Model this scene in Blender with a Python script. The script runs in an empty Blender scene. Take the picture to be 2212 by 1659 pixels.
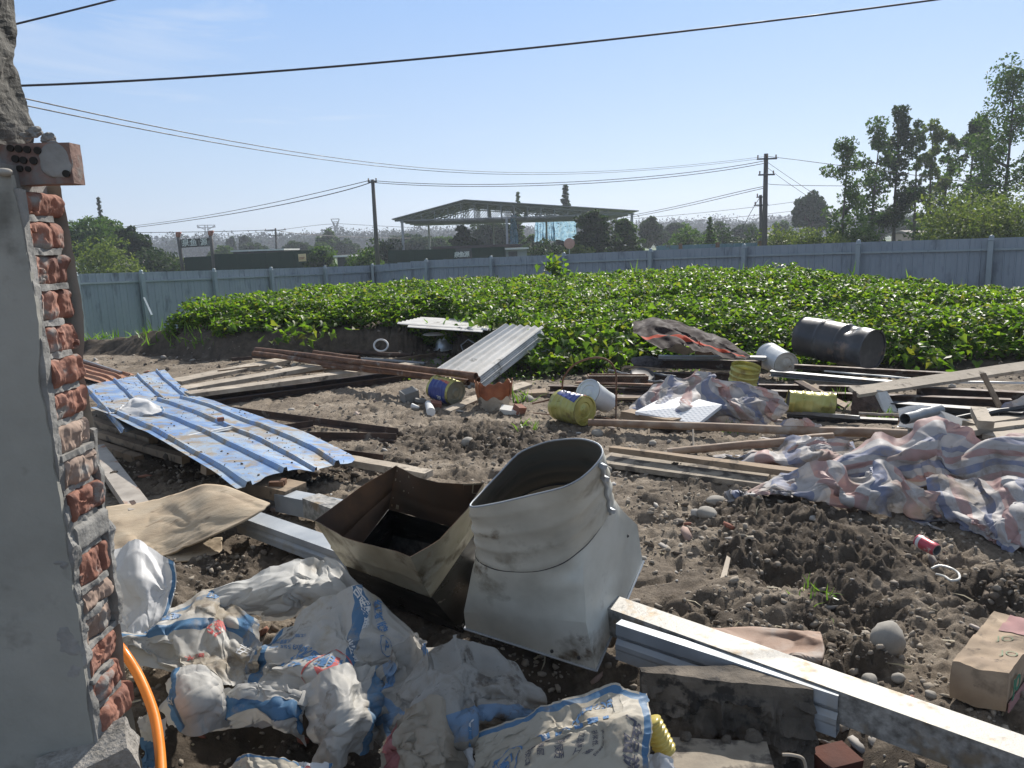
import bpy, bmesh, math, random
import numpy as np
from mathutils import Vector, Matrix, Euler

# ------------------------------------------------------------------ camera
SC = bpy.context.scene
COL = SC.collection
R = math.radians
PITCH, ROLL, EYE = 10.1, -1.95, 1.62
cam_d = bpy.data.cameras.new("camera")
cam = bpy.data.objects.new("camera", cam_d)
COL.objects.link(cam)
cam_d.sensor_width = 36.0
cam_d.lens = 27.04
cam_d.clip_start = 0.05
cam_d.clip_end = 6000
CAMROT = Matrix.Rotation(R(90 - PITCH), 3, 'X') @ Matrix.Rotation(R(ROLL), 3, 'Z')
cam.matrix_world = Matrix.Translation((0, 0, EYE)) @ CAMROT.to_4x4()
SC.camera = cam

# ------------------------------------------------------------------ sky and sun
SUN_EL, SUN_AZ = 38.0, 25.0          # azimuth to the right of the view axis (+Y)
w = bpy.data.worlds.new("World")
SC.world = w
w.use_nodes = True
nt = w.node_tree
nt.nodes.clear()
n_out = nt.nodes.new("ShaderNodeOutputWorld")
n_bg = nt.nodes.new("ShaderNodeBackground")
n_sky = nt.nodes.new("ShaderNodeTexSky")
n_sky.sky_type = 'NISHITA'
n_sky.sun_disc = False
n_sky.sun_elevation = R(SUN_EL)
n_sky.sun_rotation = R(SUN_AZ)
n_sky.altitude = 300
n_sky.air_density = 1.0
n_sky.dust_density = 0.4
n_sky.ozone_density = 3.0
n_bg.inputs['Strength'].default_value = 0.10
# thin high cloud wisps mixed over the sky
n_tc = nt.nodes.new("ShaderNodeTexCoord")
n_map = nt.nodes.new("ShaderNodeMapping")
n_map.inputs['Scale'].default_value = (1.2, 1.2, 7.0)
n_map.inputs['Rotation'].default_value = (0.0, R(-9), R(20))
n_noi = nt.nodes.new("ShaderNodeTexNoise")
n_noi.inputs['Scale'].default_value = 2.3
n_noi.inputs['Detail'].default_value = 9
n_noi.inputs['Roughness'].default_value = 0.62
n_noi.inputs['Distortion'].default_value = 0.6
n_rmp = nt.nodes.new("ShaderNodeMapRange")
n_rmp.inputs['From Min'].default_value = 0.57
n_rmp.inputs['From Max'].default_value = 0.80
n_rmp.inputs['To Max'].default_value = 0.5
n_mix = nt.nodes.new("ShaderNodeMix")
n_mix.data_type = 'RGBA'
n_mix.inputs['B'].default_value = (6.0, 6.4, 7.0, 1)
nt.links.new(n_tc.outputs['Generated'], n_map.inputs['Vector'])
nt.links.new(n_map.outputs['Vector'], n_noi.inputs['Vector'])
nt.links.new(n_noi.outputs['Fac'], n_rmp.inputs['Value'])
nt.links.new(n_rmp.outputs['Result'], n_mix.inputs['Factor'])
n_tint = nt.nodes.new("ShaderNodeMix"); n_tint.data_type = 'RGBA'; n_tint.blend_type = 'MULTIPLY'
n_tint.inputs['Factor'].default_value = 1.0; n_tint.inputs['B'].default_value = (1.0, 1.0, 1.0, 1)
nt.links.new(n_mix.outputs['Result'], n_tint.inputs['A'])
# elevation gradient over the sky model: haze low down, tuned fill light above frame
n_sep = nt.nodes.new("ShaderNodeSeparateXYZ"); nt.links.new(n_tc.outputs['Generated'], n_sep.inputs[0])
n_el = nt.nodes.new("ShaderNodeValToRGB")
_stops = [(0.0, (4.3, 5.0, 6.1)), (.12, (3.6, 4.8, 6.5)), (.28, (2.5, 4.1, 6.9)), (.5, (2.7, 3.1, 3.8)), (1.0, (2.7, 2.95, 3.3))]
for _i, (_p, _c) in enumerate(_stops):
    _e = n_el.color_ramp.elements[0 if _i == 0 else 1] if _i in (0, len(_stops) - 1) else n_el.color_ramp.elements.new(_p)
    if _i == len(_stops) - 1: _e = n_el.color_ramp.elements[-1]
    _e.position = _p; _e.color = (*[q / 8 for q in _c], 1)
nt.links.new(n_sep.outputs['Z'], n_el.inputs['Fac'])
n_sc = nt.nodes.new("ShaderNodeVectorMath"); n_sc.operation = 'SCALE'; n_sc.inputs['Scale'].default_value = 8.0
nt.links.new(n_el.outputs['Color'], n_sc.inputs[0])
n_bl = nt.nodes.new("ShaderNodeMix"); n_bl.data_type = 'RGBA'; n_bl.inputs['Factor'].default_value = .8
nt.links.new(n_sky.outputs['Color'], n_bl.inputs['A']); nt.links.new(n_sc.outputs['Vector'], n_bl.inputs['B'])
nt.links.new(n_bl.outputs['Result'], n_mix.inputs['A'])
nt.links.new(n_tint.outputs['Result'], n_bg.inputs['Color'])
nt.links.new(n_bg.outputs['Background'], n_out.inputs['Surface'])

sun_d = bpy.data.lights.new("sun", 'SUN')
sun_d.energy = 5.0
sun_d.angle = R(0.6)
sun_d.color = (1.0, 0.94, 0.86)
sun = bpy.data.objects.new("sun", sun_d)
COL.objects.link(sun)
sdir = Vector((math.sin(R(SUN_AZ)) * math.cos(R(SUN_EL)), math.cos(R(SUN_AZ)) * math.cos(R(SUN_EL)), math.sin(R(SUN_EL))))
sun.rotation_euler = sdir.to_track_quat('Z', 'Y').to_euler()
sun.location = sdir * 50

SC.view_settings.view_transform = 'Standard'
SC.view_settings.look = 'None'
SC.view_settings.exposure = 0.42
SC.view_settings.gamma = 1.0
try:
    SC.cycles.use_denoising = True
    SC.cycles.max_bounces = 8
    SC.cycles.transparent_max_bounces = 12
    SC.cycles.volume_bounces = 0
    SC.cycles.sample_clamp_indirect = 4.0
except Exception:
    pass

# ------------------------------------------------------------------ picture maths (2212 x 1659 reading grid)
FPX = 2212 * 27.04 / 36.0
_CR = np.array(CAMROT)

def ray(u, v):
    d = _CR @ np.array([(u - 1106) / FPX, -(v - 829.5) / FPX, -1.0])
    return d

def P(u, v, y):
    d = ray(u, v)
    t = y / d[1]
    return np.array([0, 0, EYE]) + d * t

def G(u, v, z=0.0):
    d = ray(u, v)
    t = (z - EYE) / d[2]
    return np.array([0, 0, EYE]) + d * t

# ------------------------------------------------------------------ numpy noise
def _hash(ix, iy, iz, seed):
    n = (ix * 374761393 + iy * 668265263 + iz * 2147483647 + seed * 974634777) & 0xFFFFFFFF
    n = ((n ^ (n >> 13)) * 1274126177) & 0xFFFFFFFF
    n = (n ^ (n >> 16)) & 0xFFFFFFFF
    return n.astype(np.float64) / 4294967295.0

def vnoise(x, y, z=0.0, seed=0):
    x = np.asarray(x, float); y = np.asarray(y, float); z = np.zeros_like(x) + z
    xi = np.floor(x).astype(np.int64); yi = np.floor(y).astype(np.int64); zi = np.floor(z).astype(np.int64)
    fx = x - xi; fy = y - yi; fz = z - zi
    ux = fx * fx * (3 - 2 * fx); uy = fy * fy * (3 - 2 * fy); uz = fz * fz * (3 - 2 * fz)
    def h(a, b, c): return _hash(xi + a, yi + b, zi + c, seed)
    c00 = h(0,0,0) * (1-ux) + h(1,0,0) * ux
    c10 = h(0,1,0) * (1-ux) + h(1,1,0) * ux
    c01 = h(0,0,1) * (1-ux) + h(1,0,1) * ux
    c11 = h(0,1,1) * (1-ux) + h(1,1,1) * ux
    return (c00 * (1-uy) + c10 * uy) * (1-uz) + (c01 * (1-uy) + c11 * uy) * uz

def fbm(x, y, z=0.0, octv=4, seed=0, gain=0.5, ridged=False):
    a, s, f, tot = 1.0, 0.0, 1.0, 0.0
    for i in range(octv):
        n = vnoise(np.asarray(x) * f, np.asarray(y) * f, np.asarray(z) * f, seed + i * 17)
        if ridged: n = 1 - np.abs(2 * n - 1)
        s = s + n * a; tot += a; a *= gain; f *= 2.03
    return s / tot

def sstep(a, b, x):
    t = np.clip((np.asarray(x, float) - a) / (b - a), 0, 1)
    return t * t * (3 - 2 * t)

# ------------------------------------------------------------------ mesh builder
class MB:
    def __init__(s):
        s.v = []; s.f = []; s.n = 0; s.uv = None
    def add(s, verts, faces):
        verts = np.asarray(verts, float).reshape(-1, 3)
        o = s.n
        s.v.append(verts); s.n += len(verts)
        s.f += [tuple(int(i) + o for i in f) for f in faces]
        return s
    def box(s, c, size, rot=None, taper=1.0):
        hx, hy, hz = [q / 2 for q in size]
        vs = np.array([[x * hx * (taper if z > 0 else 1), y * hy * (taper if z > 0 else 1), z * hz] for z in (-1, 1) for y in (-1, 1) for x in (-1, 1)])
        if rot is not None: vs = vs @ np.array(rot).T
        return s.add(vs + np.asarray(c, float), [(0,2,3,1),(4,5,7,6),(0,1,5,4),(2,6,7,3),(0,4,6,2),(1,3,7,5)])
    def bar(s, p0, p1, w, h, up=(0,0,1), ends=(1,1), twist=0.0, bend=0.0, seg=1, chip=0.0, seed=1):
        """rectangular bar; p0,p1 run along the middle of its top face"""
        p0 = np.asarray(p0, float); p1 = np.asarray(p1, float)
        d = p1 - p0; L = np.linalg.norm(d); d /= L
        up = np.asarray(up, float)
        side = np.cross(d, up); side /= np.linalg.norm(side)
        upn = np.cross(side, d)
        if twist:
            c_, s_ = math.cos(twist), math.sin(twist)
            side, upn = side * c_ + upn * s_, upn * c_ - side * s_
        rs = random.Random(seed)
        vs = []
        for i in range(seg + 1):
            t = i / seg
            q = p0 + d * (L * t) + upn * (bend * 4 * t * (1 - t))
            ww = w * (ends[0] + (ends[1] - ends[0]) * t) / 2
            for (a, b) in ((-1, 0), (1, 0), (1, -1), (-1, -1)):
                j = (rs.uniform(-chip, chip), rs.uniform(-chip, chip))
                vs.append(q + side * (a * ww + j[0]) + upn * (b * h + j[1]) + (d * rs.uniform(-chip, chip) * 3 if i in (0, seg) else 0))
        fs = [(3, 2, 1, 0)]
        for i in range(seg):
            o = i * 4
            for k in range(4):
                k2 = (k + 1) % 4
                fs.append((o + k, o + k2, o + 4 + k2, o + 4 + k))
        o = seg * 4
        fs.append((o, o + 1, o + 2, o + 3))
        return s.add(vs, fs)
    def tube(s, pts, r, n=10, cap=True, r1=None, squash=1.0):
        pts = [np.asarray(p, float) for p in pts]
        m = len(pts)
        vs = []; prev = None
        for i, p in enumerate(pts):
            t = pts[min(i + 1, m - 1)] - pts[max(i - 1, 0)]
            t = t / (np.linalg.norm(t) + 1e-9)
            a = np.array([0, 0, 1.0]) if abs(t[2]) < 0.93 else np.array([1.0, 0, 0])
            if prev is not None: a = prev
            b = np.cross(t, a); b /= (np.linalg.norm(b) + 1e-9)
            a = np.cross(b, t); prev = a
            if isinstance(r, (list, tuple, np.ndarray)): rr = r[i]
            else: rr = r if r1 is None else r + (r1 - r) * i / (m - 1)
            for k in range(n):
                an = 2 * math.pi * k / n
                vs.append(p + (b * math.cos(an) + a * math.sin(an) * squash) * rr)
        fs = []
        for i in range(m - 1):
            for k in range(n):
                k2 = (k + 1) % n
                fs.append((i * n + k, i * n + k2, (i + 1) * n + k2, (i + 1) * n + k))
        if cap:
            fs.append(tuple(range(n - 1, -1, -1)))
            fs.append(tuple((m - 1) * n + k for k in range(n)))
        return s.add(vs, fs)
    def pipe(s, p0, p1, r, t=0.004, n=14, seg=6, wob=0.0, seed=0):
        """hollow round pipe"""
        p0 = np.asarray(p0, float); p1 = np.asarray(p1, float)
        rs = random.Random(seed)
        pts = [p0 + (p1 - p0) * (i / seg) + np.array([0, 0, rs.uniform(-wob, wob)]) * (0 < i < seg) for i in range(seg + 1)]
        s.tube(pts, r, n, cap=False)
        d = (p1 - p0) / np.linalg.norm(p1 - p0)
        a = np.array([0, 0, 1.0]); b = np.cross(d, a); b /= np.linalg.norm(b); a = np.cross(b, d)
        for e, q in ((0, p0), (1, p1)):
            sg = 1 if e == 0 else -1
            vs = []
            for (rr, off) in ((r, 0), (r - t, 0), (r - t, 0.25)):
                for k in range(n):
                    an = 2 * math.pi * k / n
                    vs.append(q + (b * math.cos(an) + a * math.sin(an)) * rr + d * sg * off)
            fs = []
            for j in range(2):
                for k in range(n):
                    k2 = (k + 1) % n
                    f = (j * n + k, j * n + k2, (j + 1) * n + k2, (j + 1) * n + k)
                    fs.append(f if e else f[::-1])
            fs.append(tuple(2 * n + k for k in range(n)))
            s.add(vs, fs)
        return s
    def lathe(s, prof, n=32, c=(0,0,0), rot=None, mod=None):
        """prof: list of (r, z); mod(angle, r, z)->(r, z)"""
        vs = []
        for (r, z) in prof:
            for k in range(n):
                an = 2 * math.pi * k / n
                rr, zz = (r, z) if mod is None else mod(an, r, z)
                vs.append((rr * math.cos(an), rr * math.sin(an), zz))
        vs = np.array(vs)
        if rot is not None: vs = vs @ np.array(rot).T
        fs = []
        for i in range(len(prof) - 1):
            for k in range(n):
                k2 = (k + 1) % n
                fs.append((i * n + k, i * n + k2, (i + 1) * n + k2, (i + 1) * n + k))
        if prof[0][0] > 1e-5: pass
        return s.add(vs + np.asarray(c, float), fs)
    def grid(s, Pn, flip=False):
        """Pn: (a, b, 3) array"""
        a, b, _ = Pn.shape
        idx = np.arange(a * b).reshape(a, b)
        q = np.stack([idx[:-1, :-1], idx[1:, :-1], idx[1:, 1:], idx[:-1, 1:]], -1).reshape(-1, 4)
        if flip: q = q[:, ::-1]
        return s.add(Pn.reshape(-1, 3), q.tolist())
    def verts(s):
        return np.concatenate(s.v, 0) if s.v else np.zeros((0, 3))

def mesh_np(name, V, F):
    """fast mesh from arrays, F is (n,k)"""
    me = bpy.data.meshes.new(name)
    V = np.asarray(V, np.float32); F = np.asarray(F, np.int32)
    n, k = F.shape
    me.vertices.add(len(V)); me.vertices.foreach_set("co", V.ravel())
    me.loops.add(n * k); me.loops.foreach_set("vertex_index", F.ravel())
    me.polygons.add(n); me.polygons.foreach_set("loop_start", np.arange(0, n * k, k, dtype=np.int32))
    try: me.polygons.foreach_set("loop_total", np.full(n, k, np.int32))
    except Exception: pass
    me.update(calc_edges=True)
    return me

def smooth(me, on=True):
    me.polygons.foreach_set("use_smooth", np.full(len(me.polygons), on))

def link(name, me, m, parent=None, origin=None, smooth_=False, angle=None):
    o = bpy.data.objects.new(name, me)
    COL.objects.link(o)
    if m is not None: me.materials.append(m)
    if parent is not None: o.parent = parent
    if smooth_: smooth(me)
    if angle is not None:
        smooth(me)
        try: me.set_sharp_from_angle(angle=R(angle))
        except Exception: pass
    return o

def build(name, mb, m, parent=None, sm=False, angle=None, origin=None):
    """link one mesh. With a parent the vertices given in world space are made relative to it"""
    V = mb.verts()
    if parent is not None and not parent.get('_local'):
        og = np.array(world_loc(parent))
    elif parent is not None:
        og = np.zeros(3)
    elif origin is not None: og = np.asarray(origin, float)
    else:
        og = np.array([V[:, 0].mean(), V[:, 1].mean(), V[:, 2].min()])
    me = bpy.data.meshes.new(name)
    me.from_pydata((V - og).tolist(), [], mb.f)
    me.update()
    o = link(name, me, m, parent, smooth_=sm, angle=angle)
    if parent is None: o.location = og
    return o

def world_loc(o):
    p = Vector(o.location)
    while o.parent is not None:
        o = o.parent
        p = p + Vector(o.location)
    return p

def tag(o, label=None, cat=None, group=None, kind=None):
    if label: o['label'] = label
    if cat: o['category'] = cat
    if group: o['group'] = group
    if kind: o['kind'] = kind
    return o

def thing(name, label, cat, loc=(0,0,0), group=None, local=False, rot=None):
    o = bpy.data.objects.new(name, None)
    o.empty_display_size = 0.1
    COL.objects.link(o)
    o.location = Vector([float(q) for q in loc])
    if rot is not None: o.rotation_euler = rot
    if local: o['_local'] = 1
    return tag(o, label, cat, group)

def dup(root, loc, rot=None, scale=None, label=None, group=None):
    r = root.copy(); COL.objects.link(r)
    r.location = Vector([float(q) for q in loc])
    if rot is not None: r.rotation_euler = rot
    if scale is not None: r.scale = scale
    if label: r['label'] = label
    if group: r['group'] = group
    for ch in list(root.children):
        c = ch.copy(); COL.objects.link(c); c.parent = r
        for g in list(ch.children):
            d = g.copy(); COL.objects.link(d); d.parent = c
    return r

# ------------------------------------------------------------------ materials
_mc = {}
def pmat(name, cols, scale=6.0, rough=0.8, metal=0.0, bump=0.3, bscale=None, bdist=0.01, stretch=(1,1,1), stain=None,
         stain2=None, spec=0.5, detail=8, translucent=0.0, distort=0.0, coat=0.0, rvar=0.15, uvs=False, grain=None):
    if name in _mc: return _mc[name]
    m = bpy.data.materials.new(name); m.use_nodes = True
    t = m.node_tree; N = t.nodes; Lk = t.links
    b = N["Principled BSDF"]
    tc = N.new("ShaderNodeTexCoord"); mp = N.new("ShaderNodeMapping")
    mp.inputs['Scale'].default_value = stretch
    Lk.new(tc.outputs['UV' if uvs else 'Object'], mp.inputs['Vector'])
    def noise(sc, det=detail, dis=distort, ro=0.6):
        n = N.new("ShaderNodeTexNoise"); n.inputs['Scale'].default_value = sc; n.inputs['Detail'].default_value = det
        n.inputs['Roughness'].default_value = ro; n.inputs['Distortion'].default_value = dis
        Lk.new(mp.outputs['Vector'], n.inputs['Vector']); return n
    n1 = noise(scale)
    cr = N.new("ShaderNodeValToRGB")
    k = len(cols)
    lo, hi = 0.32, 0.68
    cr.color_ramp.elements[0].position = lo; cr.color_ramp.elements[0].color = (*cols[0], 1)
    cr.color_ramp.elements[1].position = hi; cr.color_ramp.elements[1].color = (*cols[-1], 1)
    for i in range(1, k - 1):
        e = cr.color_ramp.elements.new(lo + (hi - lo) * i / (k - 1)); e.color = (*cols[i], 1)
    Lk.new(n1.outputs['Fac'], cr.inputs['Fac'])
    last = cr.outputs['Color']
    for st in (stain, stain2):
        if st is None: continue
        col, sc, th, wd = st
        ns = noise(sc)
        mr = N.new("ShaderNodeMapRange"); mr.inputs['From Min'].default_value = th; mr.inputs['From Max'].default_value = th + wd
        Lk.new(ns.outputs['Fac'], mr.inputs['Value'])
        mx = N.new("ShaderNodeMix"); mx.data_type = 'RGBA'
        mx.inputs['B'].default_value = (*col, 1)
        Lk.new(mr.outputs['Result'], mx.inputs['Factor']); Lk.new(last, mx.inputs['A'])
        last = mx.outputs['Result']
    Lk.new(last, b.inputs['Base Color'])
    b.inputs['Metallic'].default_value = metal
    b.inputs['Specular IOR Level'].default_value = spec
    if coat: b.inputs['Coat Weight'].default_value = coat
    mr = N.new("ShaderNodeMapRange")
    mr.inputs['From Min'].default_value = 0.3; mr.inputs['From Max'].default_value = 0.7
    mr.inputs['To Min'].default_value = max(0.03, rough - rvar); mr.inputs['To Max'].default_value = min(1, rough + rvar)
    Lk.new(n1.outputs['Fac'], mr.inputs['Value']); Lk.new(mr.outputs['Result'], b.inputs['Roughness'])
    if bump:
        nb = noise(bscale or scale * 3, 10)
        bp = N.new("ShaderNodeBump"); bp.inputs['Strength'].default_value = bump; bp.inputs['Distance'].default_value = bdist
        Lk.new(nb.outputs['Fac'], bp.inputs['Height']); Lk.new(bp.outputs['Normal'], b.inputs['Normal'])
    if translucent:
        tr = N.new("ShaderNodeBsdfTranslucent"); Lk.new(last, tr.inputs['Color'])
        ms = N.new("ShaderNodeMixShader"); ms.inputs['Fac'].default_value = translucent
        Lk.new(b.outputs['BSDF'], ms.inputs[1]); Lk.new(tr.outputs['BSDF'], ms.inputs[2])
        Lk.new(ms.outputs['Shader'], N['Material Output'].inputs['Surface'])
    _mc[name] = m
    return m

def leafmat(name, cols, trans=0.45, rough=0.4, tcol=None, spec=0.5):
    """foliage: one random tint per leaf"""
    if name in _mc: return _mc[name]
    m = bpy.data.materials.new(name); m.use_nodes = True
    t = m.node_tree; N = t.nodes; Lk = t.links
    b = N["Principled BSDF"]
    g = N.new("ShaderNodeNewGeometry")
    cr = N.new("ShaderNodeValToRGB")
    cr.color_ramp.elements[0].position = 0.0; cr.color_ramp.elements[0].color = (*cols[0], 1)
    cr.color_ramp.elements[1].position = 1.0; cr.color_ramp.elements[1].color = (*cols[-1], 1)
    for i in range(1, len(cols) - 1):
        e = cr.color_ramp.elements.new(i / (len(cols) - 1)); e.color = (*cols[i], 1)
    Lk.new(g.outputs['Random Per Island'], cr.inputs['Fac'])
    Lk.new(cr.outputs['Color'], b.inputs['Base Color'])
    b.inputs['Roughness'].default_value = rough
    b.inputs['Specular IOR Level'].default_value = spec
    tr = N.new("ShaderNodeBsdfTranslucent")
    if tcol is None: Lk.new(cr.outputs['Color'], tr.inputs['Color'])
    else:
        mx = N.new("ShaderNodeMix"); mx.data_type = 'RGBA'; mx.blend_type = 'MULTIPLY'; mx.inputs['Factor'].default_value = 1.0
        mx.inputs['B'].default_value = (*tcol, 1)
        Lk.new(cr.outputs['Color'], mx.inputs['A']); Lk.new(mx.outputs['Result'], tr.inputs['Color'])
    ms = N.new("ShaderNodeMixShader"); ms.inputs['Fac'].default_value = trans
    Lk.new(b.outputs['BSDF'], ms.inputs[1]); Lk.new(tr.outputs['BSDF'], ms.inputs[2])
    Lk.new(ms.outputs['Shader'], N['Material Output'].inputs['Surface'])
    _mc[name] = m
    return m

# ------------------------------------------------------------------ terrain
def _curve(pts, col):
    a = np.array(pts); i = np.argsort(a[:, 0]); return a[i, 0], a[i, col]

# foot of the cut bank, top edge ramp, crest of the planted mound
_foot = [G(-300, 770), G(180, 763), G(330, 768), G(500, 778), G(700, 772), G(860, 764), G(960, 758), G(1050, 790), G(1150, 815),
         G(1300, 806), G(1450, 798), G(1600, 800), G(1720, 806), G(1920, 808), G(2212, 812), G(2600, 815)]
FX, FY = _curve(_foot, 1)
_crest = [P(-600, 716, 12.6), P(180, 716, 12.6), P(300, 714, 12.8), P(345, 704, 13.0), P(400, 678, 14.0), P(560, 658, 15.5), P(800, 634, 17.5), P(1000, 624, 18.3),
          P(1300, 614, 17.4), P(1500, 604, 16.2), P(1730, 606, 14.8), P(1850, 624, 13.8), P(2000, 640, 13.0), P(2212, 664, 12.0), P(2600, 690, 11)]
CX, CY = _curve(_crest, 1)
_, CZ = _curve(_crest, 2)
_out_z = [(-14, -0.6), (-6, -0.8), (2, -0.6), (12, -0.35), (20, -0.3)]

PATCH = []   # rough churned patches (x, y, radius, strength)
for (u, v, r, s) in [(1700, 1120, .5, 1.0), (1800, 1200, .5, 1.0), (1640, 1210, .35, .9), (1850, 1290, .3, .9), (1760, 1330, .25, .6), (1600, 1330, .3, .5),
                     (1060, 950, .7, 1.0), (950, 960, .5, .7), (1180, 960, .5, .6), (330, 1010, .5, 1.0), (430, 1020, .35, .8), (720, 1020, .4, .9), (820, 1010, .3, .7),
                     (540, 1220, .3, 1.0), (480, 1270, .3, .8), (590, 1590, .17, 1.3), (2180, 1290, .25, 1.2), (1980, 1060, .3, .7), (880, 940, .3, .6),
                     (1500, 1040, .4, .5), (1350, 900, .6, .5), (1000, 870, .6, .5), (700, 1650, .2, .9), (1840, 1430, .16, 1.0), (1820, 1400, .12, 1.0),
                     (450, 770, 1.2, .6), (800, 800, .8, .5), (600, 800, .8, .4)]:
    g = G(u, v); PATCH.append((g[0], g[1], r, s))
PITS = []
for (u, v, r, d) in [(1690, 1240, .12, -.12), (1850, 1325, .14, -.10), (1500, 1090, .2, -.04), (430, 1560, .42, -.22), (950, 1560, .35, -.20), (1350, 1640, .5, -.22), (1650, 1640, .4, -.22),
                     (620, 1500, .3, -.12), (900, 1300, .3, -.05), (1780, 1180, .28, .07), (1690, 1100, .25, .06), (1560, 1290, .3, .03), (1840, 1410, .12, .07),
                     (2190, 1270, .18, .12), (590, 1570, .15, .16), (1240, 1500, .3, -.12), (330, 1300, .3, .08), (2030, 1340, .4, .02)]:
    g = G(u, v); PITS.append((g[0], g[1], r, d))

def base_z(x, y):
    """large shape of the land"""
    x = np.asarray(x, float); y = np.asarray(y, float)
    yf = np.interp(x, FX, FY); yc = np.interp(x, CX, CY); zc = np.interp(x, CX, CZ) - 0.16
    right = sstep(-0.9, 0.8, x)
    edge_h = 0.42 * (1 - right) + 0.10 * right
    edge_w = 0.55 * (1 - right) + 0.8 * right
    wob = (fbm(x * 0.9, y * 0.9, 0, 3, 5) - 0.5) * 0.7 * (1 - right * 0.5)
    d = y - yf + wob
    z = edge_h * sstep(0, 1, d / edge_w)
    t = np.clip((y - yf - edge_w) / np.maximum(yc - yf - edge_w, 0.5), 0, 1)
    z = z + (zc - edge_h) * np.sin(t * math.pi / 2) * (d > 0)
    zo = np.interp(x, [a for a, _ in _out_z], [b for _, b in _out_z])
    k = sstep(0.3, 5.0, y - yc)
    z = z * (1 - k) + zo * k
    k2 = sstep(24, 60, y)
    z = z * (1 - k2) + (-0.9) * k2
    # distant land dips slightly then stays level
    return z

def ground_z(x, y, detail=True):
    x = np.asarray(x, float); y = np.asarray(y, float)
    z = base_z(x, y)
    near = 1 - sstep(9, 26, y)
    z = z + (fbm(x * 0.7, y * 0.7, 0, 3, 11) - 0.5) * 0.10 * near
    for (px, py, r, d) in PITS:
        z = z + d * np.exp(-((x - px) ** 2 + (y - py) ** 2) / (r * r))
    if detail:
        m = np.zeros_like(x) + 0.05
        for (px, py, r, s_) in PATCH:
            m = np.maximum(m, s_ * np.exp(-((x - px) ** 2 + (y - py) ** 2) / (r * r) * 0.8))
        yf = np.interp(x, FX, FY)
        bank = np.exp(-((y - yf - 0.3) / 0.5) ** 2) * (1 - 0.4 * sstep(-1, 1, x))
        m = np.maximum(m, bank * 0.9)
        m = m * (0.55 + 0.9 * vnoise(x * 3.1, y * 3.1, 0, 77))
        wx = x + 0.05 * (vnoise(x * 9, y * 9, 0, 31) - .5); wy = y + 0.05 * (vnoise(x * 9, y * 9, 0, 41) - .5)
        cl = np.abs(2 * vnoise(wx * 13, wy * 13, 0, 3) - 1) * 0.5 + np.abs(2 * vnoise(wx * 27, wy * 27, 0, 4) - 1) * 0.3 + np.abs(2 * vnoise(wx * 55, wy * 55, 0, 6) - 1) * 0.2
        cl2 = fbm(wx * 6, wy * 6, 0, 3, 9)
        amp = 1 - sstep(14, 30, y) * 0.8
        rdg = fbm(wx * 7, wy * 7, 0, 5, 209, .62, ridged=True) - .0
        z = z + (cl * 0.06 + (cl2 - 0.5) * 0.10 + (.42 - rdg) * .17) * m * amp
        z = z + (fbm(x * 1.9, y * 2.6, 0, 4, 409, ridged=True) - .6) * .045 * near
        z = z + np.maximum(0, fbm(x * 16, y * 16, 0, 3, 509, ridged=True) - .66) * .06 * near * (vnoise(x * 1.2, y * 1.2, 0, 8) > .4)
        # fine crumbs everywhere
        z = z + (fbm(x * 22, y * 22, 0, 3, 21) - 0.5) * 0.026 * near * (.4 + 1.2 * sstep(.35, .6, fbm(x * 1.1, y * 1.1, 0, 2, 88)))
        z = z - np.maximum(0, fbm(x * 3.2, y * 4.4, 0, 3, 609, ridged=True) - .74) * .22 * near
        z = z + (fbm(x * 3.4, y * 5.0, 0, 3, 29) - 0.5) * 0.035 * near
    return z

def gz(x, y):
    return float(ground_z(np.array([x]), np.array([y]), False)[0])

def GT(u, v, dz=0.0):
    """pixel -> point on the land, dz above it"""
    z = 0.0
    for _ in range(12):
        p = G(u, v, z)
        z = 0.5 * z + 0.5 * (gz(p[0], p[1]) + dz)
    return G(u, v, z)

def _grow(v0, step, fac, vmax):
    out = [v0]
    while out[-1] < vmax:
        step = max(step, 0.0) * fac
        out.append(out[-1] + step)
    return out

xs = np.arange(0, 2.3, 0.0135).tolist()
xs = xs[:-1] + _grow(xs[-1], 0.0135, 1.022, 3000)
xs = np.array(sorted([-q for q in xs[1:]] + xs))
ys = np.arange(1.5, 3.2, 0.0135).tolist()
q = ys[-1]
while q < 14: q += 0.0044 * q; ys.append(q)
while q < 45: q += 0.011 * q; ys.append(q)
while q < 3500: q *= 1.09; ys.append(q)
yb = [1.5]; st = 0.014
while yb[-1] > -30: st *= 1.12; yb.append(yb[-1] - st)
ys = np.array(sorted(yb[1:] + ys))
XX, YY = np.meshgrid(xs, ys, indexing='ij')
ZZ = ground_z(XX, YY)
na, nb_ = XX.shape
idx = np.arange(na * nb_).reshape(na, nb_)
FF = np.stack([idx[:-1, :-1], idx[1:, :-1], idx[1:, 1:], idx[:-1, 1:]], -1).reshape(-1, 4)
gme = mesh_np("ground", np.stack([XX, YY, ZZ], -1).reshape(-1, 3), FF)

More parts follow.
